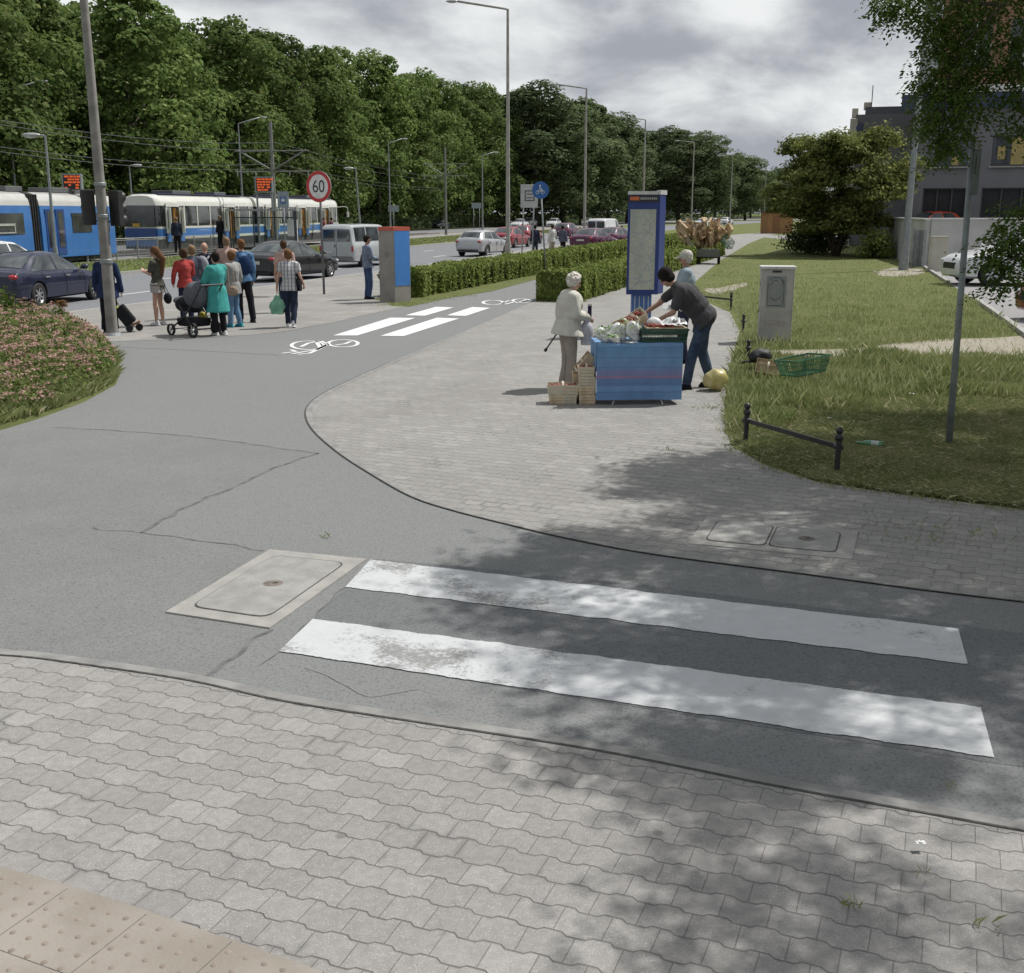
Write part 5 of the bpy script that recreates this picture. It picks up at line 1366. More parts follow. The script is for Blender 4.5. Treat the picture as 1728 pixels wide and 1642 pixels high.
# ---------- service covers in the ground
def cover(q, label, lids, ring_in=.14, frame_c=(.27, .263, .245), lid_c=(.25, .247, .235), round_=.10):
    P = [G(*a) for a in q]; c = sum(P, Vector()) / 4
    t = thing('service_cover', (c.x, c.y, 0), label, 'manhole cover')
    P = [p - c for p in P]; P = [Vector((p.x, p.y, 0)) for p in P]
    m1_ = mat('cover_frame', frame_c, .9, amt=.12, scale=5, bmp=.4, bscale=60); m2_ = mat('cover_lid', lid_c, .9, amt=.14, scale=6, bmp=.5, bscale=70)
    mb = MB(); mb.prism([(p.x, p.y) for p in P], -.05, .016); obj('frame', mb, m1_, t, bevel=.004)
    def B(u, v): return P[0].lerp(P[1], u).lerp(P[3].lerp(P[2], u), v)
    for (u0, u1, v0, v1, hole) in lids:
        for off_, zz_, mm, nm in ((0, .0175, M_joint, 'gap'), (.016, .020, m2_, 'lid')):
            A = [B(u0, v0), B(u1, v0), B(u1, v1), B(u0, v1)]; cc = sum(A, Vector()) / 4; A = [a + (cc - a).normalized() * off_ for a in A]
            out = []
            for i in range(4):
                a, b, p0 = A[(i - 1) % 4], A[(i + 1) % 4], A[i]; r_ = round_
                s0 = p0 + (a - p0).normalized() * r_; s1 = p0 + (b - p0).normalized() * r_
                for j in range(5):
                    f = j / 4; out.append((s0.lerp(p0, f)).lerp(p0.lerp(s1, f), f))
            mb = MB(); mb.prism([(p.x, p.y) for p in out], .0, zz_); o = obj(nm, mb, mm, t)
            if nm == 'lid' and hole:
                hc = B(*hole); mb = MB(); mb.lathe([(.0, .0205), (.055, .0208), (.062, .0205), (.07, .0195)], 20, hc); h1 = obj('lifting_socket', mb, mat('rusty_socket', (.13, .11, .095), .8, amt=.3, scale=20), o)
                mb = MB(); mb.box(hc + Vector((.012, .01, .0225)), (.03, .02, .003)); obj('slot', mb, M_joint, h1)
cover(((455, 930), (618, 946), (455, 1063), (279, 1036)), 'pale concrete cover with one rounded lid left of the white stripes', [(.13, .88, .09, .91, (.52, .5))])
cover(((1192, 874), (1448, 900), (1438, 946), (1160, 920)), 'shaded concrete cover with two square lids among the pavers', [(.09, .47, .10, .86, None), (.485, .90, .10, .86, (.70, .48))], frame_c=(.285, .28, .265), lid_c=(.25, .247, .238), round_=.07)
# ================================================================ VEHICLES
def paint(name, c, metal=.0, rough=.28):
    return mat(name, c, rough, metal, amt=.05, scale=2, coat=.6)
M_tyre = mat('tyre_rubber', (.018, .018, .019), .85, amt=.2, scale=20)
M_rim = mat('alloy_rim', (.42, .43, .44), .3, .7)
M_rimd = mat('rim_dark', (.03, .03, .032), .6)
M_trim = mat('plastic_trim', (.022, .023, .025), .55)
M_carglass = mat('car_glass', (.030, .038, .042), .04, amt=.5, scale=1.2, spec=1.0, c2=(.075, .09, .095))
M_red = mat('tail_light_red', (.30, .012, .014), .15, coat=.5)
M_lite = mat('head_light', (.55, .57, .58), .08, .2, coat=.6)
M_plate = mat('number_plate', (.5, .5, .48), .5)
M_chrome = mat('chrome', (.55, .56, .57), .15, .9)
def interp_st(st, x):
    xs = [s[0] for s in st]; return [float(np.interp(x, xs, [s[i] for s in st])) for i in range(1, 6)]
def make_car(name, st, label, cat, body_m, wheels, wr=.32, glass=(), ws=None, rw=None, side=(), loc=(0, 0, 0), rz=0., extras=None, group=None, spokes=7, zw=-.10):
    """st rows: x, belt z, top z, half width, half width of roof edge, underside z"""
    st = sorted(st); x0, x1 = st[0][0], st[-1][0]
    xs = np.linspace(x0, x1, 72); prm = np.array([interp_st(st, x) for x in xs])
    for _ in range(1):
        prm[1:-1] = prm[1:-1] * .5 + prm[:-2] * .25 + prm[2:] * .25
    def sec(x):
        b, tp, w_, wt, zu = [float(np.interp(x, xs, prm[:, i])) for i in range(5)]
        d_ = tp - b
        return [(0, zu), (w_ * .80, zu), (w_ * .96, zu + .06), (w_, zu + (b - zu) * .45), (w_ * .995, zu + (b - zu) * .72), (w_ * .965, b - .05), (w_ * .93, b), (wt + (w_ * .93 - wt) * .5, b + d_ * .5), (wt, b + d_ * .9), (wt * .88, tp - .004), (wt * .5, tp + .018), (0, tp + .024)]
    def pt(x, s_, sg=1):
        q = sec(x); i = min(int(s_), len(q) - 2); f = s_ - i
        return Vector((x, sg * (q[i][0] * (1 - f) + q[i + 1][0] * f), q[i][1] * (1 - f) + q[i + 1][1] * f))
    t = thing(name, loc, label, cat, rz, group)
    mb = MB(); V = []; ns = None
    for x in xs:
        q = sec(x); loop = [(x, y, z) for y, z in q] + [(x, -y, z) for y, z in q[-2:0:-1]]; ns = len(loop); V += loop
    n = len(xs)
    Fs = [(i * ns + j, i * ns + (j + 1) % ns, (i + 1) * ns + (j + 1) % ns, (i + 1) * ns + j) for i in range(n - 1) for j in range(ns)]
    Fs += [tuple(range(ns - 1, -1, -1)), tuple(range((n - 1) * ns, n * ns))]
    mb.add(V, Fs); body = obj('body', mb, [body_m, M_trim], t)
    cm = MB()
    for wx in wheels:
        for sg in (1, -1): cm.cyl((wx, sg * .60, wr), (wx, sg * 1.3, wr), wr * 1.17, None, 28)
    cut = obj('cutter', cm, M_trim)
    md = body.modifiers.new('b', 'BOOLEAN'); md.object = cut; md.operation = 'DIFFERENCE'; md.solver = 'EXACT'; md.material_mode = 'TRANSFER'
    cut.parent = t
    bpy.context.view_layer.update()
    me = bpy.data.meshes.new_from_object(body.evaluated_get(bpy.context.evaluated_depsgraph_get()))
    body.modifiers.clear(); body.data = me; bpy.data.objects.remove(cut)
    me.polygons.foreach_set('use_smooth', [True] * len(me.polygons)); me.set_sharp_from_angle(angle=R(32))
    me.name = 'body'
    # wheels
    wsrc = None
    ww_ = max(p[3] for p in st)
    for wx in wheels:
        for sg in (1, -1):
            wo = bpy.data.objects.new('wheel', None); 
            mbt = MB(); mbt.lathe([(wr * .62, -.10), (wr * .9, -.105), (wr, -.08), (wr, .08), (wr * .9, .105), (wr * .62, .10)], 28, (0, 0, 0), 'Y')
            tyre = obj('wheel', mbt, M_tyre, t, smooth=40); tyre.location = (wx, sg * (ww_ - .115), wr); tyre.rotation_euler = (0, 0, 0 if sg > 0 else math.pi)
            mbr = MB(); mbr.lathe([(0, .045), (wr * .60, .035), (wr * .60, -.05)], 28, (0, 0, 0), 'Y'); obj('rim_well', mbr, M_rimd, tyre)
            mbr = MB(); mbr.lathe([(wr * .57, .07), (wr * .65, .095), (wr * .66, .06)], 28, (0, 0, 0), 'Y'); mbr.lathe([(0, .095), (wr * .13, .09), (wr * .16, .05)], 14, (0, 0, 0), 'Y')
            for k in range(spokes):
                a = 2 * math.pi * k / spokes; rm = Matrix.Rotation(-a, 3, 'Y'); mbr.box(rm @ Vector((wr * .36, .070, 0)), (wr * .50, .03, wr * .155), rm)
            obj('rim', mbr, M_rim, tyre)
            bpy.data.objects.remove(wo)
    # glass laid on the hull
    def patch(xa, xb, sa, sb, sg, off, nm, m, nu=10, nv=5, parent=t, xin=None):
        mbp = MB(); top = []; bot = []
        g_ = []
        for i in range(nu + 1):
            row = []
            for j in range(nv + 1):
                u, v = i / nu, j / nv
                s_ = sa + (sb - sa) * v
                a_, b_ = (xa, xb) if xin is None else (xa + (xin[0] - xa) * v, xb + (xin[1] - xb) * v)
                x = a_ + (b_ - a_) * u
                p = pt(x, s_, sg); e = .01; dx = pt(x + e, s_, sg) - pt(x - e, s_, sg); ds = pt(x, min(s_ + .02, 10.99), sg) - pt(x, s_ - .02, sg)
                nn = dx.cross(ds); nn = nn.normalized() if nn.length > 1e-9 else Vector((0, sg, 0))
                if nn.y * sg < -.01 or (abs(nn.y) < .01 and nn.z < 0): nn = -nn
                row.append(p + nn * off)
            g_.append(row)
        fl = [p for r_ in g_ for p in r_]; k_ = nv + 1
        mbp.add(fl, [(i * k_ + j, (i + 1) * k_ + j, (i + 1) * k_ + j + 1, i * k_ + j + 1) for i in range(nu) for j in range(nv)])
        return obj(nm, mbp, m, parent, smooth=True, fix=False)
    for (xa, xb, ta, tb) in side:
        for sg in (1, -1): patch(xa, xb, 6.16, 7.86, sg, .007, 'side_window', M_carglass, xin=(ta, tb))
    def across(xa, xb, nm, frac=.9, off=.008, sa=8.05):
        mbp = MB(); nu, nv = 8, 12; fl = []
        for i in range(nu + 1):
            x = xa + (xb - xa) * i / nu
            for j in range(nv + 1):
                v = (j / nv * 2 - 1); sg = 1 if v >= 0 else -1
                p = pt(x, 11 - abs(v) * (11 - sa), sg)
                dx = pt(x + .02, 10.9, 1) - pt(x - .02, 10.9, 1); nn = Vector((-dx.z, 0, dx.x)).normalized()
                if nn.z < 0: nn = -nn
                fl.append(p + nn * off)
        k_ = nv + 1; mbp.add(fl, [(i * k_ + j, (i + 1) * k_ + j, (i + 1) * k_ + j + 1, i * k_ + j + 1) for i in range(nu) for j in range(nv)])
        return obj(nm, mbp, M_carglass, t, smooth=True, fix=False)
    if ws: across(ws[0], ws[1], 'windscreen')
    if rw: across(rw[0], rw[1], 'rear_window')
    if extras: extras(t, pt, x0, x1, patch)
    return t
SED = [(2.36, .50, .54, .50, .40, .30), (2.30, .62, .66, .70, .55, .24), (2.12, .70, .74, .83, .68, .20), (1.5, .80, .84, .90, .74, .19), (.98, .88, .92, .915, .76, .19), (.85, .89, .98, .915, .74, .19), (.12, .91, 1.40, .92, .60, .19), (-.35, .92, 1.455, .92, .61, .19), (-.95, .93, 1.43, .92, .60, .19), (-1.25, .94, 1.34, .915, .60, .19), (-1.80, .96, 1.05, .91, .66, .20), (-1.92, .96, 1.00, .90, .72, .21), (-2.25, .94, .985, .85, .70, .27), (-2.36, .80, .86, .74, .60, .34)]
def sedan_extras(boot=True, plate=True, white_strip=False):
    def f(t, pt, x0, x1, patch):
        for sg in (1, -1):
            hd = MB(); hd.ell((x1 - .20, sg * .64, .64), (.20, .17, .075), Matrix.Rotation(-sg * .5, 3, 'Z'), 14, 8); obj('headlight', hd, M_lite, t, smooth=True)
            tl = MB(); tl.ell((x0 + .13, sg * .66, .84), (.13, .19, .085), Matrix.Rotation(sg * .4, 3, 'Z'), 14, 8); obj('tail_light', tl, M_red, t, smooth=True)
            mi = MB(); mi.ell((.78, sg * 1.00, 1.00), (.08, .12, .075), None, 12, 8); mi.cyl((.78, sg * .86, .95), (.78, sg * .97, .98), .025); obj('mirror', mi, M_trim if not boot else t.children[0].data.materials[0], t, smooth=True)
            for xd in (.05, -.95):
                dh = MB(); dh.box((xd - .05, sg * .925, .80), (.20, .035, .035)); obj('door_handle', dh, M_chrome if white_strip else M_trim, t)
            sm = MB()
            for xd in (-1.18, -.12, .86):
                P = [pt(xd + (.05 if s_ < 4 else 0), s_, sg) + Vector((0, sg * .003, 0)) for s_ in (2.2, 3, 4, 5, 5.9)]; sm.tube(P, .006, 4)
            obj('door_seam', sm, M_trim, t)
        gr = MB(); gr.box((x1 - .035, 0, .52), (.08, .75, .16)); obj('grille', gr, M_trim, t)
        pl = MB(); pl.box((x0 - .012, 0, .70), (.03, .52, .115)); obj('number_plate', pl, M_plate, t)
        bp_ = MB(); bp_.box((x0 + .06, 0, .36), (.12, 1.3, .12)); obj('bumper_insert', bp_, M_trim, t)
    return f
# road direction at the cars (angle of local +x)
def hd_at(D, off_):
    L = OFF(off_)
    for i in range(len(L) - 1):
        if L[i].y <= D <= L[i + 1].y:
            v = L[i + 1] - L[i]; return math.atan2(v.y, v.x)
    return R(74)
ZR = -.11
# blue saloon at the left
rw_ = G(33, 522, ZR); fw_ = G(154, 505, ZR)
dv = (fw_ - rw_).normalized(); ctr = (rw_ + fw_) / 2 + Vector((-dv.y, dv.x, 0)) * .80 + dv * .25 + Vector((.12, 0, 0))
M_nvy = paint('navy_car_paint', (.008, .012, .036), .1)
make_car('parked_car', SED, 'dark blue saloon on the road behind the pink shrub, at the left edge', 'car', M_nvy, (1.43, -1.42), .33, side=((-1.62, -.46, -1.12, -.42), (-.36, .92, -.34, .26)), ws=(.16, .82), rw=(-1.78, -1.22), loc=(ctr.x, ctr.y, ZR), rz=math.atan2(dv.y, dv.x), extras=sedan_extras(white_strip=True))
# black saloon
pR = G(432, 470, ZR); D = 41.5
M_blk = paint('black_car_paint', (.012, .013, .016))
fr = G(548, 463, ZR)
make_car('parked_car', SED, 'black saloon seen from behind in front of the white van', 'car', M_blk, (1.43, -1.42), .33, side=((-1.62, -.46, -1.12, -.42), (-.36, .92, -.34, .26)), ws=(.16, .82), rw=(-1.78, -1.22), loc=(XA(490, 440, 44.2), 44.2, ZR), rz=R(67), extras=sedan_extras())
# white roofed car behind the blue saloon
SUVW = SED
t = make_car('parked_car', SED, 'white car of which only the roof shows over the dark blue saloon', 'car', paint('white_car_paint', (.60, .61, .62)), (1.43, -1.42), .33, side=((-1.62, -.46, -1.12, -.42), (-.36, .92, -.34, .26)), ws=(.16, .82), rw=(-1.78, -1.22), loc=(XA(2, 430, 43.5), 43.5, ZR), rz=R(74), extras=sedan_extras())
# van
VAN = [(2.42, .55, .60, .60, .50, .30), (2.36, .78, .82, .80, .66, .24), (2.05, .98, 1.02, .90, .72, .22), (1.55, 1.08, 1.14, .94, .76, .22), (.85, 1.12, 1.86, .95, .76, .22), (.45, 1.12, 1.93, .95, .78, .22), (-1.0, 1.12, 1.95, .95, .78, .22), (-2.25, 1.12, 1.93, .95, .78, .24), (-2.40, 1.12, 1.84, .93, .76, .28), (-2.44, 1.10, 1.75, .90, .74, .36)]
def van_extras(cap=True):
    def f(t, pt, x0, x1, patch):
        for sg in (1, -1):
            hd = MB(); hd.ell((x1 - .22, sg * .70, .80), (.20, .16, .13), Matrix.Rotation(-sg * .5, 3, 'Z'), 14, 8); obj('headlight', hd, M_lite, t, smooth=True)
            tl = MB(); tl.box((x0 - .0, sg * .84, .86), (.06, .10, .24)); obj('tail_light', tl, M_red, t, bevel=.01)
            mi = MB(); mi.ell((1.15, sg * 1.08, 1.22), (.07, .11, .14), None, 12, 8); mi.cyl((1.15, sg * .9, 1.12), (1.15, sg * 1.02, 1.18), .03); obj('mirror', mi, M_trim, t, smooth=True)
            wn_ = MB(); wn_.box((x0 - .006, sg * .40, 1.45), (.018, .66, .54)); obj('rear_window', wn_, M_carglass, t, bevel=.004)
        sm = MB(); sm.box((x0 - .008, 0, 1.05), (.012, .014, 1.40)); sm.box((x0 - .008, 0, .50), (.012, 1.55, .014)); sm.box((x0 - .02, .07, .98), (.03, .03, .12)); obj('door_seam', sm, M_trim, t)
        pl = MB(); pl.box((x0 - .02, .42, .70), (.03, .48, .115)); obj('number_plate', pl, M_plate, t)
        bp_ = MB(); bp_.box((x0 + .0, 0, .40), (.12, 1.78, .18)); obj('bumper', bp_, mat('grey_bumper', (.15, .155, .16), .6), t, bevel=.02)
        gr = MB(); gr.box((x1 - .03, 0, .62), (.08, .9, .18)); obj('grille', gr, M_trim, t)
    return f
M_vanp = paint('white_grey_van_paint', (.36, .38, .385))
make_car('van', VAN, 'pale grey panel van seen from behind beyond the black saloon', 'van', M_vanp, (1.55, -1.50), .34, side=((-2.2, -1.15, -2.2, -1.15), (-1.05, .12, -1.05, .12), (.22, 1.42, .22, .78)), ws=(.88, 1.5), loc=(XA(610, 405, 55.5), 55.5, ZR), rz=R(69), extras=van_extras())
# hatchback
HAT = [(2.12, .50, .54, .52, .42, .28), (2.05, .66, .70, .72, .58, .22), (1.85, .76, .80, .84, .68, .19), (1.3, .86, .90, .885, .72, .19), (.95, .90, .97, .89, .72, .19), (.15, .93, 1.42, .895, .60, .19), (-.4, .95, 1.48, .895, .61, .19), (-1.2, .98, 1.44, .89, .59, .20), (-1.55, 1.0, 1.36, .88, .58, .22), (-1.92, .99, 1.05, .86, .60, .26), (-2.06, .93, .98, .82, .60, .30), (-2.12, .74, .80, .72, .56, .36)]
def hatch_extras(t, pt, x0, x1, patch):
    sedan_extras()(t, pt, x0, x1, patch)
M_silv = paint('silver_car_paint', (.42, .43, .44), .3)
make_car('hatchback', HAT, 'silver-white hatchback driving away on the road, left of the tallest lamp', 'car', M_silv, (1.30, -1.30), .32, side=((-1.5, -.46, -1.15, -.42), (-.36, .92, -.34, .28)), ws=(.2, .85), rw=(-1.9, -1.50), loc=(XA(816, 415, 68), 68, ZR), rz=R(66), extras=hatch_extras)
M_dgr = paint('dark_green_car_paint', (.020, .028, .030))
M_crim = paint('crimson_car_paint', (.22, .012, .025))
M_plum = paint('plum_car_paint', (.075, .012, .045))
M_wht2 = paint('white_car_paint', (.60, .61, .62))
def hb(px, py, D, ang, m, label, kind='h', z=ZR, grp=None):
    kw = dict(loc=(XA(px, py, D), D, z), rz=R(ang))
    if kind == 'h': return make_car('hatchback', HAT, label, 'car', m, (1.30, -1.30), .32, side=((-1.5, -.46, -1.15, -.42), (-.36, .92, -.34, .28)), ws=(.2, .85), rw=(-1.9, -1.50), extras=hatch_extras, **kw)
    if kind == 'v': return make_car('van', VAN, label, 'van', m, (1.55, -1.50), .34, side=((.22, 1.42, .22, .78),), ws=(.88, 1.5), extras=van_extras(), **kw)
    return make_car('parked_car', SED, label, 'car', m, (1.43, -1.42), .33, side=((-1.62, -.46, -1.12, -.42), (-.36, .92, -.34, .26)), ws=(.16, .82), rw=(-1.78, -1.22), extras=sedan_extras(), **kw)
hb(741, 372, 172, -110, M_dgr, 'small dark car coming this way on the far carriageway before the wood')
hb(862, 400, 84, 70, M_crim, 'crimson car ahead of the silver hatchback, just right of the tallest lamp', 's')
hb(888, 398, 93, 72, M_crim, 'second crimson car farther ahead, left of the info sign posts')
hb(958, 392, 112, 68, M_plum, 'dark plum car in the traffic left of the second tall lamp')
hb(1022, 388, 100, 66, M_wht2, 'white van in the traffic right of the second tall lamp', 'v')
hb(1003, 396, 78, 63, M_plum, 'dark purple car behind the hedge, left end beside the second tall lamp', 's')
hb(1040, 394, 83, 60, M_plum, 'dark purple car behind the hedge, nearest to the map panel', 's')
hb(876, 370, 178, -108, M_wht2, 'small white car on the far carriageway above the crimson cars', 's')
hb(893, 368, 196, -108, M_silv, 'small silver car on the far carriageway beside the info sign')
hb(934, 369, 190, -106, M_wht2, 'small white car on the far carriageway right of the blue cycle sign')
hb(992, 368, 205, -104, M_silv, 'small silver car on the far carriageway left of the map panel', 's')
for px, D, m_, lb in ((1188, 190, M_wht2, 'white'), (1206, 205, M_silv, 'silver'), (1226, 225, M_wht2, 'white')):
    hb(px, 366, D, 62, m_, 'small %s car far off %s' % (lb, {1188: 'just above the crate cart', 1206: 'right of the crate cart', 1226: 'beyond the path, nearest the timber hut'}[px]), 's')
# white parked car at the right, front towards us
cw = G(1666, 482)
def white_extras(t, pt, x0, x1, patch):
    sedan_extras()(t, pt, x0, x1, patch)
    mb = MB(); mb.ell((x1 - .10, .52, .36), (.06, .14, .06), Matrix.Rotation(-.4, 3, 'Z')); obj('fog_light', mb, M_trim, t, smooth=True)
t = hb(1670, 450, cw.y + .6, 183, M_wht2, 'white parked car behind the leaves at the right edge', 'h', .006)
t.location.x = G(1590, 480).x + 2.75; t.scale = (1.25, 1.2, 1.25)
t = hb(1560, 372, 66, 200, paint('orange_red_car_paint', (.45, .07, .03)), 'orange-red car roof showing over the white wall', 'h', .95)
t.location.x = XA(1578, 372, 70); t.location.y = 71
q = G(1712, 548)
t = hb(1760, 530, q.y + 1.0, 184, paint('dark_red_car_paint', (.20, .015, .02)), 'nose of a dark red car at the right edge of the car park', 'h', .006)
t.location.x = G(1716, 545).x + 2.5
# the orange-red car stands on a raised yard behind the wall
slab('yard_ground', [(24.2, 66.2), (30, 65.2), (31, 71.3), (24, 71.3)], .0, .94, M_conc)

# ---------------------------------------------------------------- TRAMS
M_tblue = paint('tram_blue', (.040, .150, .40)); M_twhite = paint('tram_white', (.60, .60, .55))
M_tdark = mat('tram_underframe', (.045, .045, .048), .8, amt=.3, scale=4)
M_tglass = mat('tram_glass', (.020, .024, .026), .06, amt=.6, scale=.7, spec=1., c2=(.07, .075, .075))
M_tblue2 = paint('tram_dark_blue', (.012, .05, .20))
M_rubber = mat('bellows', (.028, .028, .027), .8, amt=.3, scale=6)
M_yel = mat('yellow_pole', (.45, .20, .02), .5)
TA = R(78.0)
def tram_pt(s):
    return Vector((-19.15 + .208 * s, 63 + .978 * s, 0))
def tram_section(t, x0, x1, zb, zt, w_, bands, end0=0., end1=0.):
    """hull with rounded roof; bands: (name,z0,z1,material)"""
    hw = w_ / 2
    def prof(sh):   # outline from floor up and over
        return [(hw, zb), (hw, 1.15), (hw, 1.95), (hw * .985, 2.55), (hw * .93, zt - .38), (hw * .80, zt - .14), (hw * .5, zt - .02), (0, zt)]
    for nm, z0, z1, m in bands:
        mb = MB(); xs_ = [x0, x0 + .12, x0 + .35] + list(np.linspace(x0 + .8, x1 - .8, 9)) + [x1 - .35, x1 - .12, x1]
        P = []
        pr = prof(0); full = []
        N_ = 40
        zs = np.interp(np.linspace(0, len(pr) - 1, N_), range(len(pr)), [p[1] for p in pr]); ys = np.interp(np.linspace(0, len(pr) - 1, N_), range(len(pr)), [p[0] for p in pr])
        def at_z(z): return float(np.interp(z, zs[:36], ys[:36]))
        if z1 < zt - .01:
            col_ = [(at_z(z), z) for z in np.linspace(z0, z1, 5)]
        else:
            col_ = [(at_z(z0), z0)] + [(y, z) for y, z in zip(ys, zs) if z > z0 + .02]
        loop = col_ + [(-y, z) for y, z in col_[::-1] if y > 1e-6]
        if z1 < zt - .01: pass
        n = len(loop); V = []
        for x in xs_:
            e0 = max(0, 1 - (x - x0) / .36) * end0; e1 = max(0, 1 - (x1 - x) / .36) * end1; k_ = 1 - .16 * (e0 ** 2) - .16 * (e1 ** 2)
            V += [(x, y * k_, z - (.10 * (e0 ** 2 + e1 ** 2) if z > zt - .5 else 0)) for y, z in loop]
        m_ = len(xs_)
        mb.add(V, [(i * n + j, i * n + (j + 1) % n, (i + 1) * n + (j + 1) % n, (i + 1) * n + j) for i in range(m_ - 1) for j in range(n)] + [tuple(range(n)), tuple(range((m_ - 1) * n, m_ * n))])
        obj(nm, mb, m, t, smooth=35)
hw = 1.175
def win(t, xa, xb, z0, z1, frame=None, y=-hw, parent=None, glass=None, nm='window'):
    mb = MB(); mb.box(((xa + xb) / 2, y - .006, (z0 + z1) / 2), (xb - xa, .03, z1 - z0)); w_ = obj(nm, mb, glass or M_tglass, t)
    if frame:
        mb = MB()
        for x in (xa, xb): mb.box((x, y - .022, (z0 + z1) / 2), (.05, .03, z1 - z0 + .05))
        for z in (z0, z1): mb.box(((xa + xb) / 2, y - .020, z), (xb - xa, .03, .05))
        obj('frame', mb, frame, w_)
def opendoor(t, x, y=-hw):
    """open doorway: dark opening, yellow rails, two leaves standing out"""
    mb = MB(); mb.box((x, y - .004, 1.72), (1.30, .02, 1.95)); d_ = obj('doorway', mb, mat('door_dark', (.010, .010, .012), .6), t)
    mb = MB(); mb.cyl((x + .12, y - .03, .8), (x + .10, y - .03, 2.6), .035); mb.cyl((x + .30, y - .03, 2.6), (x + .02, y - .03, 1.5), .03); mb.cyl((x + .45, y - .03, .8), (x + .05, y - .03, 1.6), .035); mb.cyl((x + .5, y - .03, .8), (x + .48, y - .03, 2.5), .025); obj('grab_rail', mb, M_yel, d_)
    mb = MB(); mb.box((x, y - .02, 2.78), (1.45, .08, .20)); obj('door_header', mb, M_twhite, d_)
    for sx in (-.74, .74):
        mb = MB(); mb.box((x + sx, y - .14, 1.95), (.05, .38, 1.38)); mb.box((x + sx + .03, y - .14, 1.95), (.42, .05, 1.38)); dl_ = obj('door_leaf', mb, M_twhite, t)
        mb = MB(); mb.box((x + sx + .03, y - .172, 2.02), (.22, .012, 1.0)); obj('door_glass', mb, M_tglass, dl_)
        mb = MB(); mb.box((x + sx + .03, y - .14, 1.02), (.42, .05, .44)); obj('door_foot', mb, M_tblue, dl_)
def roof_gear(t, xs_, zt):
    for x, l in xs_:
        mb = MB(); mb.box((x, 0, zt + .10), (l, 1.3, .24)); obj('roof_unit', mb, mat('roof_unit_grey', (.10, .105, .11), .6), t, bevel=.03)
def make_tram_unit(s0, L, label, win_spans, doors, front0, front1):
    a = tram_pt(s0); t = thing('tram', (a.x, a.y, 0), label, 'tram', TA)
    # local x along the tram, -y towards the road (right side)
    t.location = a + Vector((math.cos(TA + math.pi / 2), math.sin(TA + math.pi / 2), 0)) * hw
    zt = 3.36
    tram_section(t, 0, L, .42, zt, 2.35, [('skirt', .42, .92, M_tdark), ('lower_white', .921, 1.08, M_twhite), ('blue_band', 1.081, 1.50, M_tblue), ('waist_white', 1.501, 1.62, M_twhite), ('window_band', 1.621, 2.74, M_tglass), ('roof', 2.741, zt, M_twhite)], 1. if front0 else 0, 1. if front1 else 0)
    mb = MB(); mb.box((L / 2, 0, zt + .02), (L - 1.5, 1.5, .05)); obj('roof_walkway', mb, mat('roof_blue', (.03, .04, .09), .7), t)
    for x in win_spans:
        mb = MB(); mb.box((x, -hw + .012, 2.19), (.10, .05, 1.12)); obj('pillar', mb, M_twhite, t)
    for x in doors: opendoor(t, x)
    roof_gear(t, ((L * .3, 2.2), (L * .7, 1.6)), zt)
    if front0:
        mb = MB(); mb.box((-.03, 0, 2.16), (.06, 1.72, 1.12)); obj('windscreen', mb, M_tglass, t, bevel=.02)
        mb = MB(); mb.box((-.045, 0, 1.28), (.07, 1.82, .5)); nose = obj('nose_panel', mb, M_tblue2, t, bevel=.02)
        mb = MB(); mb.box((-.07, .25, 1.70), (.04, .42, .18)); obj('number_board', mb, mat('number_yellow', (.42, .28, .03), .5), t)
        mb = MB(); mb.box((-.09, -.55, 1.0), (.05, .34, .10)); mb.box((-.09, .1, .98), (.05, .5, .12)); obj('lamp_bar', mb, M_trim, nose)
        mb = MB(); mb.box((-.05, .0, .72), (.1, 1.9, .36)); obj('bumper', mb, M_tblue, t, bevel=.03)
    return t
make_tram_unit(0, 12.0, 'front white and blue tram car with open doors, between concrete pole and shelter', (2.75, 4.3, 5.9, 7.5, 8.6, 9.8, 11.3), (1.35, 8.4), True, False)
make_tram_unit(12.5, 15.2, 'rear white and blue tram car of the coupled pair, behind the 60 sign', (1.0, 2.6, 3.8, 5.2, 6.6, 8.2, 9.2, 10.4, 11.6, 12.8, 14.4), (2.0, 7.4, 12.0), False, True)
# mirror arm at the far end
# blue low-floor tram, farther left
a = tram_pt(-24.6); t = thing('tram', (0, 0, 0), 'modern blue tram with pale roof band at the left edge', 'tram', TA)
t.location = a + Vector((math.cos(TA + math.pi / 2), math.sin(TA + math.pi / 2), 0)) * hw
zt = 3.30
for (xa, xb) in ((0, 13.2), (13.9, 20)):
    tram_section(t, xa, xb, .35, zt, 2.35, [('lower_body', .35, 2.68, M_tblue), ('roof', 2.681, zt, paint('tram_roof_pale', (.48, .48, .45)))], 0, 0)
mb = MB(); mb.box((13.55, 0, 1.8), (.72, 2.1, 2.7)); 
obj('bellows', mb, M_rubber, t)
mb = MB()
for k in range(4): mb.box((13.3 + k * .17, 0, 1.8), (.05, 2.2, 2.75))
obj('bellows_ribs', mb, M_rubber, t)
for xa, xb in ((9.5, 12.6), (16.3, 17.9), (4.5, 7.5), (18.5, 19.5)): win(t, xa, xb, 1.45, 2.35)
for x in (14.55, 15.35, 3.2):
    mb = MB(); mb.box((x, -hw - .01, 1.5), (.66, .03, 2.05)); d_ = obj('door_leaf', mb, M_tblue2, t)
    mb = MB(); mb.box((x, -hw - .03, 1.62), (.40, .02, 1.6)); obj('door_glass', mb, M_tglass, d_)
mb = MB(); mb.box((11.0, -hw - .035, 1.86), (1.9, .03, .10)); mb.box((11.0, -hw - .035, 1.52), (1.9, .03, .05)); mb.box((10.1, -hw - .035, 1.7), (.06, .03, .35)); mb.box((11.9, -hw - .035, 1.7), (.06, .03, .35)); obj('window_bar', mb, mat('window_bar_pale', (.35, .36, .33)), t)
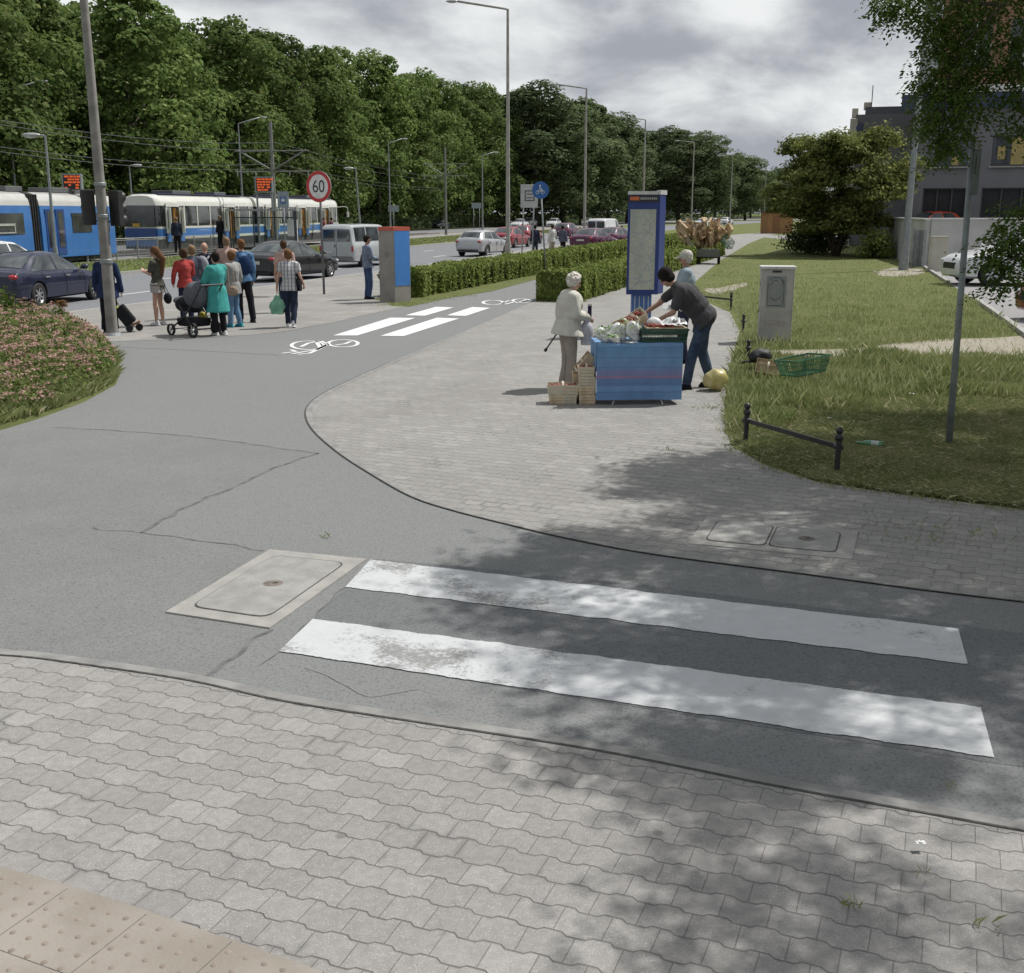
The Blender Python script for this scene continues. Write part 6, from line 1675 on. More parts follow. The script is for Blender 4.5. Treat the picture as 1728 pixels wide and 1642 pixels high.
roof_gear(t, ((6, 4), (12.9, 1.2), (17, 2.5)), zt)
mb = MB(); mb.box((10, 0, .28), (19.5, 1.9, .3)); obj('underframe', mb, M_tdark, t)
# mirror arm on the rear car
t2 = [o for o in bpy.data.objects if o.get('category') == 'tram' and 'rear white' in o.get('label', '')][0]
mb = MB(); mb.tube([(15.1, -1.0, 2.75), (15.5, -1.5, 2.8), (15.7, -1.65, 2.7), (15.7, -1.65, 2.2)], .03, 6); mb.box((15.7, -1.65, 2.2), (.10, .16, .4)); obj('mirror_arm', mb, M_twhite, t2)
# ================================================================ PEOPLE
M_skin = mat('skin', (.42, .25, .18), .55, amt=.08, scale=8)
M_skin2 = mat('skin_tanned', (.34, .19, .13), .55, amt=.08, scale=8)
M_eye = mat('eye_dark', (.02, .018, .016), .2)
M_lip = mat('lips', (.32, .12, .10), .5)
def cloth(name, c, amt=.14, c2=None, scale=9.):
    return mat('cloth_' + name, c, .9, amt=amt, scale=scale, bmp=.5, bscale=16, c2=c2, spec=.15)
def solid(name, mb, m, parent, vox=.012, smooth=4, noisef=0.):
    me = bpy.data.meshes.new(name); me.from_pydata(mb.v, [], mb.f)
    bm = bmesh.new(); bm.from_mesh(me); bmesh.ops.recalc_face_normals(bm, faces=bm.faces)
    # recalc per island keeps every primitive pointing outwards
    bm.to_mesh(me); bm.free()
    o = bpy.data.objects.new(name, me); col.objects.link(o)
    r_ = o.modifiers.new('r', 'REMESH'); r_.mode = 'VOXEL'; r_.voxel_size = vox
    if smooth: s_ = o.modifiers.new('s', 'SMOOTH'); s_.factor = .5; s_.iterations = smooth
    bpy.context.view_layer.update()
    nm = bpy.data.meshes.new_from_object(o.evaluated_get(bpy.context.evaluated_depsgraph_get()))
    o.modifiers.clear(); o.data = nm; nm.name = name
    nm.materials.clear(); nm.materials.append(m)
    if noisef:
        n = len(nm.vertices); co = np.empty(n * 3, dtype=np.float32); nm.vertices.foreach_get('co', co); co = co.reshape(-1, 3)
        no = np.empty(n * 3, dtype=np.float32); nm.vertices.foreach_get('normal', no); no = no.reshape(-1, 3)
        q = np.array([noise.noise(Vector((float(c[0]) * 9, float(c[1]) * 9, float(c[2]) * 5))) for c in co])
        co += no * (q[:, None] * noisef); nm.vertices.foreach_set('co', co.ravel())
    nm.polygons.foreach_set('use_smooth', [True] * len(nm.polygons)); nm.update()
    if parent is not None: o.parent = parent
    return o
def V3(*a): return Vector(a)
def hand(mb, w_, d_, n_, sg, curl=.5, s=1.):
    d_ = d_.normalized(); n_ = (n_ - d_ * n_.dot(d_)).normalized(); sd = d_.cross(n_).normalized() * sg
    q = Matrix((sd, n_, d_)).transposed()
    mb.ell(w_ + d_ * .045 * s, (.040 * s, .017 * s, .052 * s), q, 10, 8); mb.cap(w_ - d_ * .01, .024 * s, w_ + d_ * .04 * s, .024 * s, 8)
    for i, (l1, l2) in enumerate(((.036, .030), (.042, .034), (.039, .031), (.030, .024))):
        b = w_ + d_ * (.085 - .004 * abs(i - 1)) * s + sd * (i - 1.5) * .0215 * s
        a1 = curl * .7; a2 = curl * 1.7
        k1 = b + (d_ * math.cos(a1) + n_ * math.sin(a1)) * l1 * s; k2 = k1 + (d_ * math.cos(a2) + n_ * math.sin(a2)) * l2 * s
        mb.cap(b, .0098 * s, k1, .0092 * s, 7); mb.cap(k1, .0092 * s, k2, .0078 * s, 7)
    b = w_ + d_ * .028 * s - sd * .030 * s; k1 = b + (d_ * .6 - sd * .65 + n_ * .35).normalized() * .036 * s; k2 = k1 + (d_ * .85 - sd * .1 + n_ * .5).normalized() * .028 * s
    mb.cap(b, .013 * s, k1, .011 * s, 7); mb.cap(k1, .011 * s, k2, .009 * s, 7)
NPER = [0]
def person(loc, rz, label, h=1.70, P=None, top=None, bottom=None, shoes=None, hair=None, skin=None, fat=1., detail=1, group=None, curl=.5):
    """faces local +Y; P overrides joints (metres for a 1.72 m figure)"""
    skin = skin or M_skin; P = P or {}
    fat = fat * 1.09
    t = thing('person', loc, label, 'person', R(rz), group); t.scale = (h / 1.72,) * 3
    vox = (.0085, .0105, .017)[detail]; vc = (.012, .014, .018)[detail]
    J = dict(pel=V3(0, 0, .95), wai=V3(0, .0, 1.10), che=V3(0, 0, 1.28), nek=V3(0, -.01, 1.44), hed=V3(0, .015, 1.60),
             hipR=V3(.09, 0, .90), hipL=V3(-.09, 0, .90), kneR=V3(.095, .03, .49), kneL=V3(-.095, .03, .49), ankR=V3(.10, -.01, .085), ankL=V3(-.10, -.01, .085),
             shoR=V3(.175, -.01, 1.39), shoL=V3(-.175, -.01, 1.39), elbR=V3(.225, -.03, 1.12), elbL=V3(-.225, -.03, 1.12), wriR=V3(.235, .06, .88), wriL=V3(-.235, .06, .88),
             toeR=V3(.0, 1, 0), toeL=V3(0, 1, 0), face=V3(0, 1, 0), hnR=V3(-1, 0, 0), hnL=V3(1, 0, 0))
    for k, v in P.items(): J[k] = V3(*v)
    sx = (J['shoR'] - J['shoL']).normalized(); sp = (J['nek'] - J['pel']).normalized(); fy = sp.cross(sx).normalized(); sx2 = fy.cross(sp)
    QT = Matrix((sx2, fy, sp)).transposed()
    fc = J['face'].normalized(); hu = V3(0, 0, 1) if 'hup' not in J else J['hup'].normalized(); hx = fc.cross(hu).normalized(); hu = hx.cross(fc)
    QH = Matrix((hx, fc, hu)).transposed(); H_ = J['hed']
    b = MB()
    def torso(mb, e, low=True):
        mb.ell(J['che'] + sp * .01, (.155 * fat + e, .108 * fat + e, .17 + e), QT, 14, 10)
        mb.cap(J['wai'], .108 * fat + e, J['che'], .118 * fat + e, 14)
        mb.ell(J['wai'], (.130 * fat + e, .098 * fat + e, .14), QT, 14, 8)
        mb.cap(J['shoR'] - sx * .02, .060 + e, J['shoL'] + sx * .02, .060 + e, 10)
        mb.cap(J['shoR'] - sx * .05 + sp * .01, .052 + e, J['nek'] - sp * .01, .050 + e * .6, 8); mb.cap(J['shoL'] + sx * .05 + sp * .01, .052 + e, J['nek'] - sp * .01, .050 + e * .6, 8)
        if low: mb.ell(J['pel'], (.155 * fat + e, .115 * fat + e, .13 + e), QT, 14, 8)
    torso(b, -.020)
    b.cap(J['nek'] - sp * .03, .052, H_ - hu * .05, .047, 10)
    # head
    b.ell(H_ + hu * .025 - fc * .012, (.073, .092, .092), QH, 16, 12); b.ell(H_ - hu * .045 + fc * .022, (.055, .060, .065), QH, 14, 10)
    b.ell(H_ - hu * .088 + fc * .052, (.026, .022, .020), QH, 10, 8)
    b.cap(H_ + hu * .012 + fc * .082, .008, H_ - hu * .020 + fc * .098, .013, 8)
    for sg in (1, -1): b.ell(H_ + hx * .074 * sg - fc * .005, (.010, .020, .032), QH, 8, 8); b.ell(H_ + hx * .03 * sg + hu * .028 + fc * .07, (.022, .012, .010), QH, 8, 6)
    for s_, sg in (('R', 1), ('L', -1)):
        sh, el, wr_ = J['sho' + s_], J['elb' + s_], J['wri' + s_]
        b.cap(sh, .050, el, .037, 10); b.cap(el, .038, wr_, .026, 10)
        hd_ = (wr_ - el).normalized()
        if 'hd' + s_ in J: hd_ = J['hd' + s_].normalized()
        hand(b, wr_, hd_, QT @ J['hn' + s_] if False else J['hn' + s_], sg, curl)
        hp, kn, an = J['hip' + s_], J['kne' + s_], J['ank' + s_]
        b.cap(hp, .066 * fat, kn, .050, 12); b.cap(kn, .053, kn.lerp(an, .35) + V3(0, -.012, 0), .054, 10); b.cap(kn.lerp(an, .35) + V3(0, -.012, 0), .054, an, .034, 10)
        toe = J['toe' + s_].normalized(); b.cap(an - toe * .03 + V3(0, 0, -.035), .034, an + toe * .11 + V3(0, 0, -.052), .026, 8)
    solid('body', b, skin, t, vox, 3)
    for sg in (1, -1):
        e = MB(); e.ell(H_ + hx * .030 * sg + hu * .008 + fc * .078, (.012, .008, .007), QH, 8, 6); obj('eye', e, M_eye, t, smooth=True)
    e = MB(); e.ell(H_ - hu * .050 + fc * .080, (.022, .007, .006), QH, 8, 6); obj('mouth', e, M_lip, t, smooth=True)
    # clothing
    if top:
        m = MB(); e = top.get('e', .016); sl_ = top.get('sleeve', 1.); hem = top.get('hem', .86)
        torso(m, e, True)
        dz = J['pel'].z - .95
        hip = (J['hipR'] + J['hipL']) / 2
        hz = hem + dz
        if hem < .93:
            fl_ = top.get('flare', .02)
            c0 = J['pel']; c1 = V3(hip.x, hip.y, hz); wd_ = top.get('w', .158) * fat
            n_ = 18; ring0 = [c0 + V3(0, 0, .0) + sx * (wd_ + e) * math.cos(2 * math.pi * i / n_) + fy * (.115 * fat + e) * math.sin(2 * math.pi * i / n_) for i in range(n_)]
            ring1 = [c1 + sx * (wd_ + e + fl_) * math.cos(2 * math.pi * i / n_) + fy * (.115 * fat + e + fl_) * math.sin(2 * math.pi * i / n_) for i in range(n_)]
            m.add(ring0 + ring1, [(i, (i + 1) % n_, n_ + (i + 1) % n_, n_ + i) for i in range(n_)] + [tuple(range(n_ - 1, -1, -1)), tuple(range(n_, 2 * n_))])
        for s_ in 'RL':
            sh, el, wr_ = J['sho' + s_], J['elb' + s_], J['wri' + s_]
            if sl_ <= 0: continue
            m.cap(sh, .054 + e, sh.lerp(el, min(1, sl_ * 2)), .044 + e, 10)
            if sl_ > .5: m.cap(el, .044 + e, el.lerp(wr_, min(1, (sl_ - .5) * 2)), .033 + e, 10)
        if top.get('collar', True): m.cap(J['nek'] - sp * .05, .062 + e * .5, J['nek'] - sp * .005, .055 + e * .4, 10)
        solid(top.get('name', 'shirt'), m, top['m'], t, vc, 2, .013)
    if bottom:
        m = MB(); k = bottom.get('kind', 'trousers'); e = bottom.get('e', .021)
        m.ell(J['pel'] - V3(0, 0, .01), (.150 * fat + .002, .112 * fat + .002, .115), QT if k == 'trousers' else QT, 14, 8)
        if k in ('trousers', 'shorts'):
            for s_ in 'RL':
                hp, kn, an = J['hip' + s_], J['kne' + s_], J['ank' + s_]
                if k == 'trousers':
                    m.cap(hp - V3(hp.x * .12, 0, .02), .078 * fat + .006, kn, .056 + e, 12); m.cap(kn, .056 + e, kn.lerp(an, .4), .050 + e, 12); m.cyl(kn.lerp(an, .38), an + V3(0, 0, -.02), .050 + e, .040 + e + bottom.get('wide', 0), 12)
                else:
                    m.cyl(hp + V3(0, 0, .05), hp.lerp(kn, bottom.get('len', .45)), .085 * fat + e, .085 * fat + e + .01, 12)
        else:
            z1 = bottom.get('len', .62); n_ = 20
            ring = lambda z, a, c: [V3(J['pel'].x + a * math.cos(2 * math.pi * i / n_), J['pel'].y + c * math.sin(2 * math.pi * i / n_), z) for i in range(n_)]
            m.add(ring(1.0, .135, .10) + ring(z1, .21, .19), [(i, (i + 1) % n_, n_ + (i + 1) % n_, n_ + i) for i in range(n_)] + [tuple(range(n_ - 1, -1, -1)), tuple(range(n_, 2 * n_))])
        solid({'trousers': 'trousers', 'shorts': 'shorts', 'skirt': 'skirt'}[k], m, bottom['m'], t, vc, 2, .010)
    if shoes:
        for s_ in 'RL':
            an = J['ank' + s_]; toe = J['toe' + s_].normalized(); m = MB()
            m.cap(an - toe * .035 + V3(0, 0, -.042), .040, an + toe * .115 + V3(0, 0, -.052), .036, 10); m.cap(an - toe * .02, .042, an - toe * .02 + V3(0, 0, -.04), .042, 10)
            m.box(an + toe * .04 + V3(0, 0, -.072), (.08, .25, .022), Matrix.Rotation(math.atan2(-toe.x, toe.y), 3, 'Z'))
            solid('shoe', m, shoes, t, .011, 2)
    if hair:
        st = hair['style']; m = MB()
        if st != 'bald':
            thick = {'short': .010, 'long': .014, 'crop': .004, 'bob': .018, 'curly': .020}.get(st, .01)
            m.ell(H_ + hu * .037 - fc * .024, (.076 + thick, .086 + thick, .088 + thick), QH, 16, 12)
            m.ell(H_ - hu * .012 - fc * .045, (.068 + thick, .055 + thick, .065 + thick), QH, 14, 10)
            if st in ('bob', 'curly'):
                m.ell(H_ - hu * .02 - fc * .030, (.078 + thick, .060 + thick, .075), QH, 14, 10)
            if st == 'curly':
                r = random.Random(4)
                for _ in range(80):
                    v = V3(r.gauss(0, 1), r.gauss(0, 1), r.gauss(0, 1)).normalized()
                    if v.y > .35 and v.z < .5: continue
                    m.ell(H_ + hu * .03 - fc * .02 + QH @ V3(v.x * .10, v.y * .105, v.z * .105), .021, None, 6, 5)
            if st == 'long':
                bk = hair.get('back', V3(0, -1, 0)); L_ = hair.get('len', .48)
                a0 = H_ - fc * .06; m.cap(a0, .075, a0 - hu * .16 + V3(0, -.06, 0), .07, 12); m.cap(a0 - hu * .16 + V3(0, -.06, 0), .07, a0 + V3(0, -.085, -L_), .035, 12)
            solid('hair', m, hair['m'], t, .010, 1, .013)
        if 'cap' in hair:
            m = MB(); m.ell(H_ + hu * .05 - fc * .015, (.092, .105, .078), QH, 16, 12); m.ell(H_ + hu * .045 + fc * .105, (.070, .065, .012), QH, 14, 8)
            solid('cap', m, hair['cap'], t, .010, 2)
    return t
H_br = cloth('hair_brown', (.055, .032, .018)); H_dk = cloth('hair_dark', (.016, .012, .011)); H_gr = cloth('hair_grey', (.50, .47, .42), amt=.3, scale=30); H_rd = cloth('hair_auburn', (.135, .068, .032)); H_bl = cloth('hair_fair', (.19, .13, .08)); H_lb = cloth('hair_chestnut', (.11, .055, .028))
DN = cloth('denim', (.045, .075, .15)); DD = cloth('dark_denim', (.022, .030, .055)); BK = cloth('black', (.014, .014, .017)); W = cloth('white_shoe', (.5, .5, .5)); 
def gl(px, py): return G(px, py, .008)
# --- left group waiting at the kerb
person(gl(187, 561), 10, 'person in a dark blue coat and dark trousers mostly hidden behind the concrete pole', 1.68, dict(elbR=(.25, -.02, 1.13), wriR=(.27, .05, .86)), dict(m=cloth('navy_coat', (.022, .035, .085)), name='coat', hem=.72, sleeve=1., flare=.03), dict(m=BK, wide=.02), BK, dict(style='short', m=H_br), detail=1, fat=1.12)
person(gl(271, 549), 75, 'young woman with very long brown hair in an olive top and pale shorts, bare legs', 1.67, dict(elbR=(.19, .05, 1.14), wriR=(.07, .27, 1.20), elbL=(-.20, .05, 1.14), wriL=(-.08, .26, 1.18), hnR=(-.5, .2, 1), hnL=(.5, .2, 1), face=(0, 1, -.45), ankL=(-.07, .05, .085), kneL=(-.08, .05, .49)), dict(m=cloth('olive', (.10, .10, .07), c2=(.045, .05, .05)), hem=.88, sleeve=.35, flare=.03), dict(kind='shorts', m=cloth('pale_shorts', (.36, .33, .32)), len=.42, e=.02), W, dict(style='long', m=H_lb, len=.52), fat=.92)
person(gl(317, 546), 40, 'woman with short brown hair in a red jacket, behind the pushchair', 1.62, dict(elbL=(-.26, .0, 1.14), wriL=(-.24, .12, .95), elbR=(.22, .06, 1.14), wriR=(.10, .25, 1.05)), dict(m=cloth('red', (.36, .055, .050)), name='jacket', hem=.84, sleeve=1.), dict(m=DD), BK, dict(style='bob', m=H_br))
person(gl(331, 538), 15, 'fair-haired woman in a slate grey top between the red jacket and the bald man', 1.66, {}, dict(m=cloth('slate', (.09, .10, .13)), hem=.86, sleeve=1.), dict(m=DD), BK, dict(style='bob', m=H_bl))
person(gl(352, 536), -5, 'bald man with a grey backpack and dark jacket in the waiting group', 1.72, {}, dict(m=cloth('dark_navy', (.025, .03, .05)), name='jacket', hem=.84, sleeve=1.), dict(m=DD), BK, dict(style='bald'))
bpk = thing('backpack', gl(352, 536) + Vector((-.02, -.19, 0)), 'pale grey backpack worn by the bald man', 'backpack', R(-5))
m = MB(); m.ell((0, 0, 1.20), (.16, .09, .23), None, 16, 12); m.ell((0, -.06, 1.10), (.12, .06, .12), None, 14, 10); solid('bag', m, cloth('pale_grey', (.30, .31, .33)), bpk, .012, 2)
m = MB(); m.tube([(-.12, .03, 1.36), (-.14, .16, 1.44), (-.15, .30, 1.40)], .018, 6); m.tube([(.12, .03, 1.36), (.14, .16, 1.44), (.15, .30, 1.40)], .018, 6); obj('straps', m, cloth('pale_grey', (.3, .31, .33)), bpk)
person(gl(371, 566), 52, 'woman in a long teal coat and black trousers holding the pushchair handle', 1.63, dict(elbL=(-.23, .10, 1.14), wriL=(-.14, .32, 1.02), elbR=(.22, .10, 1.14), wriR=(.12, .33, 1.02), ankR=(.08, -.06, .085), kneR=(.09, 0, .49), hnL=(0, 0, -1), hnR=(0, 0, -1)), dict(m=cloth('teal', (.055, .29, .27), amt=.1), name='coat', hem=.50, sleeve=1., flare=.05, e=.030), dict(m=BK), W, dict(style='short', m=H_dk), fat=1.08, detail=0)
person(gl(397, 552), 62, 'woman in a grey cardigan and light blue jeans with teal shoes', 1.60, dict(elbL=(-.22, .06, 1.13), wriL=(-.12, .24, 1.0), ankR=(.10, -.07, .085), ankL=(-.09, .05, .085)), dict(m=cloth('grey_knit', (.34, .33, .31), c2=(.24, .24, .24)), name='cardigan', hem=.76, sleeve=1., e=.022), dict(m=cloth('light_denim', (.11, .20, .32))), cloth('teal_shoe', (.02, .22, .27)), dict(style='bob', m=H_rd), fat=1.05)
person(gl(414, 544), 30, 'tall short-haired young man in a blue jacket and black trousers beside the grey cardigan', 1.82, dict(ankR=(.14, -.12, .085), kneR=(.13, -.02, .49)), dict(m=cloth('blue_jacket', (.05, .13, .28), c2=(.14, .24, .36)), name='jacket', hem=.86, sleeve=1.), dict(m=BK, wide=.01), BK, dict(style='crop', m=H_rd), skin=M_skin)
person(gl(389, 531), 10, 'tall young man with cropped hair standing behind the teal coat', 1.83, {}, dict(m=cloth('pale_pink', (.40, .28, .24)), hem=.86, sleeve=.4), dict(m=DD), BK, dict(style='crop', m=H_bl))
bpk = thing('backpack', gl(414, 544) + Vector((.10, -.16, 0)), 'dark blue backpack worn by the tall young man in the blue jacket', 'backpack', R(25))
m = MB(); m.ell((0, 0, 1.26), (.15, .08, .22), None, 16, 12); solid('bag', m, cloth('deep_blue', (.015, .035, .09)), bpk, .012, 2)
m = MB(); m.tube([(-.10, .03, 1.42), (-.12, .12, 1.50), (-.13, .24, 1.46)], .018, 6); m.tube([(.10, .03, 1.42), (.12, .12, 1.50), (.13, .24, 1.46)], .018, 6); obj('straps', m, cloth('deep_blue', (.015, .035, .09)), bpk)
# plaid material
mm, g_, b_ = newmat('plaid_shirt'); co = g_.n('ShaderNodeTexCoord', out=3); sp_ = g_.t.nodes.new('ShaderNodeSeparateXYZ'); g_.t.links.new(co, sp_.inputs[0])
fx = g_.m('FRACT', g_.m('MULTIPLY', g_.m('ADD', sp_.outputs[0], 10.02), 13.)); fz = g_.m('FRACT', g_.m('MULTIPLY', sp_.outputs[2], 12.))
lx = g_.m('LESS_THAN', fx, .30); lz = g_.m('LESS_THAN', fz, .20)
setc(g_, b_, 'Base Color', g_.mix(g_.m('MULTIPLY', g_.m('MAXIMUM', g_.m('MULTIPLY', lx, .8), g_.m('MULTIPLY', lz, .5)), 1.0), (.50, .50, .50), (.10, .10, .12))); b_.inputs['Roughness'].default_value = .9
person(gl(492, 552), 2, 'woman walking away in a white and black plaid shirt and dark jeans', 1.63, dict(ankR=(.075, -.16, .12), kneR=(.09, .02, .50), toeR=(0, 1, -.5), ankL=(-.08, .08, .085), kneL=(-.09, .10, .49), elbL=(-.25, -.04, 1.12), wriL=(-.29, .02, .88), elbR=(.25, -.05, 1.12), wriR=(.30, .08, .95)), dict(m=mm, hem=.82, sleeve=.22, e=.02), dict(m=DD), W, dict(style='bob', m=H_rd), fat=1.05, detail=0, curl=1.2)
person(gl(484, 527), 25, 'dark-haired man in a pale pink shirt just beyond the plaid shirt', 1.72, dict(face=(.2, 1, -.3)), dict(m=cloth('pale_pink', (.42, .28, .25)), hem=.86, sleeve=.4), dict(m=DD), BK, dict(style='short', m=H_br))
person(gl(622, 505), -62, 'man in a grey-blue jacket and jeans standing left of the tall cabinet', 1.76, dict(elbR=(.22, .04, 1.14), wriR=(.06, .26, 1.10), elbL=(-.22, .04, 1.14), wriL=(-.05, .25, 1.12), face=(0, 1, -.35)), dict(m=cloth('grey_blue', (.16, .19, .26)), name='jacket', hem=.86, sleeve=1.), dict(m=DN), BK, dict(style='short', m=H_dk), skin=M_skin2)
# people on the tram platform
def far_person(px, D, rz, label, topm, botm, hairm, st='short', h=1.7, z=.03):
    return person((XA(px, 400, D), D, z), rz, label, h, {}, dict(m=topm, hem=.82, sleeve=1.), dict(m=botm), BK, dict(style=st, m=hairm), detail=2)
far_person(299, 56.5, 20, 'fair-haired person in a dark blue top at the first open tram door', cloth('dark_navy', (.025, .03, .05)), BK, H_bl, z=.45)
far_person(372, 62, 60, 'person in dark clothes standing in the second open tram door', BK, BK, H_bl, 'bob', z=.5)
far_person(547, 84, 90, 'person in a dark red top at the last open tram door', cloth('dark_red', (.16, .03, .04)), cloth('skin_tone', (.3, .2, .15)), H_rd, 'bob', z=.3)
far_person(560, 83, 80, 'person in a purple top beside the dark red one at the tram', cloth('plum_top', (.12, .04, .07)), cloth('skin_tone', (.3, .2, .15)), H_dk, 'short', z=.3)
far_person(932, 62, 40, 'person in a white shirt and pale trousers beyond the hedge, right of the cycle sign', cloth('white_top', (.50, .50, .48)), cloth('beige_trousers', (.33, .28, .22)), H_br, 'short', z=.0, h=1.75)
far_person(903, 63, 10, 'person in dark blue clothes beyond the hedge, left of the cycle sign', cloth('dark_navy', (.025, .03, .05)), cloth('dark_navy', (.025, .03, .05)), H_dk, 'short', z=.0, h=1.7)
far_person(950, 64, -30, 'person in grey with a dark bag beyond the hedge, right of the white shirt', cloth('slate', (.09, .10, .13)), BK, H_dk, 'short', z=.0, h=1.66)

# --- at the stall
ow = gl(957, 655)
person(ow, -72, 'older white-haired woman in a white jacket and beige trousers in front of the stall', 1.60,
       dict(che=(0, .03, 1.27), nek=(0, .05, 1.42), hed=(0, .10, 1.575), shoR=(.17, .02, 1.37), shoL=(-.17, .02, 1.37), elbR=(.22, .04, 1.12), wriR=(.10, .28, 1.06), elbL=(-.22, .04, 1.12), wriL=(-.08, .28, 1.08), hnR=(-.3, 0, -1), hnL=(.3, 0, -1), face=(0, 1, -.35), ankR=(.07, .02, .085), kneR=(.08, .04, .49)),
       dict(m=cloth('cream_white', (.50, .49, .43), amt=.06), name='jacket', hem=.80, sleeve=1., e=.036, flare=.05), dict(m=cloth('beige', (.30, .265, .225), amt=.08), e=.024, wide=.02), cloth('beige_shoe', (.2, .16, .12)), dict(style='curly', m=H_gr), fat=1.3, detail=0, curl=1.0)
vd = gl(1181, 655)
person(vd, 88, 'vendor in a dark grey T-shirt and jeans bending over the crates on the table', 1.80,
       dict(pel=(0, -.02, .95), wai=(0, .08, 1.07), che=(0, .22, 1.22), nek=(0, .38, 1.36), hed=(0, .50, 1.46), hipR=(.09, -.02, .91), hipL=(-.09, -.02, .91), shoR=(.19, .32, 1.31), shoL=(-.19, .32, 1.31),
            elbL=(-.27, .42, 1.03), wriL=(-.20, .60, .93), elbR=(.24, .54, 1.12), wriR=(.20, .76, .97), hnR=(0, 0, -1), hnL=(0, 0, -1), face=(0, .8, -.75), hup=(0, .5, .9),
            ankL=(-.13, .20, .085), kneL=(-.11, .12, .50), ankR=(.12, -.16, .085), kneR=(.11, -.02, .50)),
       dict(m=cloth('charcoal', (.060, .058, .060)), name='t_shirt', hem=.86, sleeve=.36, e=.022), dict(m=cloth('vendor_denim', (.035, .055, .095), c2=(.06, .085, .13)), e=.02), BK, dict(style='bob', m=H_dk), skin=M_skin2, detail=0, fat=1.25)
person(gl(1152, 612), 84, 'man in a pale cap and light blue shirt standing behind the vendor', 1.80,
       dict(elbL=(-.23, .08, 1.14), wriL=(-.10, .30, 1.02), elbR=(.22, .08, 1.14), wriR=(.10, .30, 1.02), face=(.1, 1, -.3), hnR=(0, 0, -1), hnL=(0, 0, -1)),
       dict(m=cloth('light_blue', (.26, .32, .36)), hem=.86, sleeve=.45, e=.02), dict(m=cloth('dark_navy', (.025, .03, .05))), BK, dict(style='short', m=H_gr, cap=cloth('pale_cap', (.42, .42, .37))), skin=M_skin2, detail=0)
# --- things they hold
def bagblob(name, loc, r, m, label, cat='bag', handles=None, nz=.02, seed=0, vox=.012):
    t = thing(name, loc, label, cat); mb = MB(); mb.ell((0, 0, r[2]), r, None, 20, 14)
    rr = random.Random(seed)
    for _ in range(9):
        v = V3(rr.gauss(0, 1), rr.gauss(0, 1), rr.gauss(0, .8)).normalized(); mb.ell(V3(v.x * r[0] * .55, v.y * r[1] * .55, r[2] + v.z * r[2] * .42), (r[0] * .5, r[1] * .5, r[2] * .42), None, 10, 8)
    if handles and r[2] > .14:
        mb.ell((0, 0, r[2] * 1.9), (r[0] * .45, r[1] * .6, r[2] * .5), None, 12, 8); mb.box((0, 0, r[2] * .45), (r[0] * 1.5, r[1] * 1.5, r[2] * .8))
    o = solid('bag', mb, m, t, vox, 2, nz)
    if handles:
        mb = MB()
        for h_ in handles: mb.tube(h_, .008, 5)
        obj('handles', mb, m, t)
    return t
M_plw = mat('white_plastic_bag', (.70, .71, .71), .35, amt=.1, scale=9, bmp=.8, bscale=14, trans=.2)
M_plg = mat('green_plastic_bag', (.24, .50, .36), .35, amt=.2, scale=8, bmp=.8, bscale=12, trans=.3)
q = gl(470, 552); bagblob('carrier_bag', q + V3(0, 0, .27), (.17, .10, .17), M_plg, 'light green carrier bag in the left hand of the plaid-shirted woman', 'bag', [[(-.06, 0, .26), (.02, 0, .52)], [(.08, 0, .26), (.04, 0, .52)]], seed=3)
q = gl(508, 552); bagblob('handbag', q + V3(.0, .0, .76), (.06, .13, .15), BK, 'black handbag at the right side of the plaid-shirted woman', 'bag', [[(0, -.08, .28), (-.04, 0, .55), (0, .08, .28)]], nz=.004)
q = gl(288, 549); bagblob('handbag', q + V3(-.02, 0, .46), (.09, .08, .12), BK, 'small black handbag hanging beside the long-haired young woman', 'bag', [[(-.03, 0, .22), (-.14, 0, .55)], [(.03, 0, .22), (-.12, 0, .55)]], nz=.004)
q = gl(400, 553); bagblob('handbag', q + V3(0, -.22, .68), (.13, .06, .11), cloth('patterned_beige', (.40, .33, .24), c2=(.22, .15, .12), scale=22), 'beige patterned handbag on the grey cardigan', 'bag', [[(-.06, 0, .2), (-.1, .1, .62)], [(.06, 0, .2), (.0, .1, .62)]], nz=.004)
bagblob('carrier_bag', ow + V3(.26, -.02, .60), (.10, .09, .17), mat('lilac_white_bag', (.50, .50, .56), .5, amt=.1, scale=9, bmp=.7, bscale=12, trans=.2), 'pale carrier bag hanging from the hand of the white-haired woman', 'bag', [[(-.03, 0, .3), (-.0, .02, .42)], [(.03, 0, .3), (.02, .02, .42)]], seed=8, nz=.008)
t = thing('purse', ow + V3(.30, -.0, 1.03), 'dark purple purse held up by the white-haired woman', 'purse'); mb = MB(); mb.box((0, 0, .04), (.05, .10, .17)); obj('purse_body', mb, cloth('dark_plum', (.04, .025, .06)), t, bevel=.012); mb = MB(); mb.box((0, 0, .13), (.055, .105, .02)); obj('clasp', mb, M_chrome, t)
t = thing('walking_stick', ow + V3(-.10, .06, 0), 'thin dark walking stick slanting out behind the white-haired woman', 'walking stick'); mb = MB(); mb.cyl((.06, 0, .92), (-.19, 0, .55), .012, .011, 10); obj('shaft', mb, mat('stick', (.06, .05, .05), .5), t); mb = MB(); mb.cyl((-.19, 0, .55), (-.215, 0, .51), .020, .022, 10); obj('rubber_tip', mb, M_tyre, t)
t = thing('papers', gl(1128, 640) + V3(.05, .35, 1.02), 'white papers in the hands of the capped man', 'papers'); mb = MB(); mb.box((0, 0, .04), (.25, .16, .012), Matrix.Rotation(.9, 3, 'X')); obj('sheet', mb, M_white, t); mb = MB(); mb.box((.06, -.03, .0), (.2, .13, .012), Matrix.Rotation(.5, 3, 'Y')); obj('sheet', mb, M_white, t)
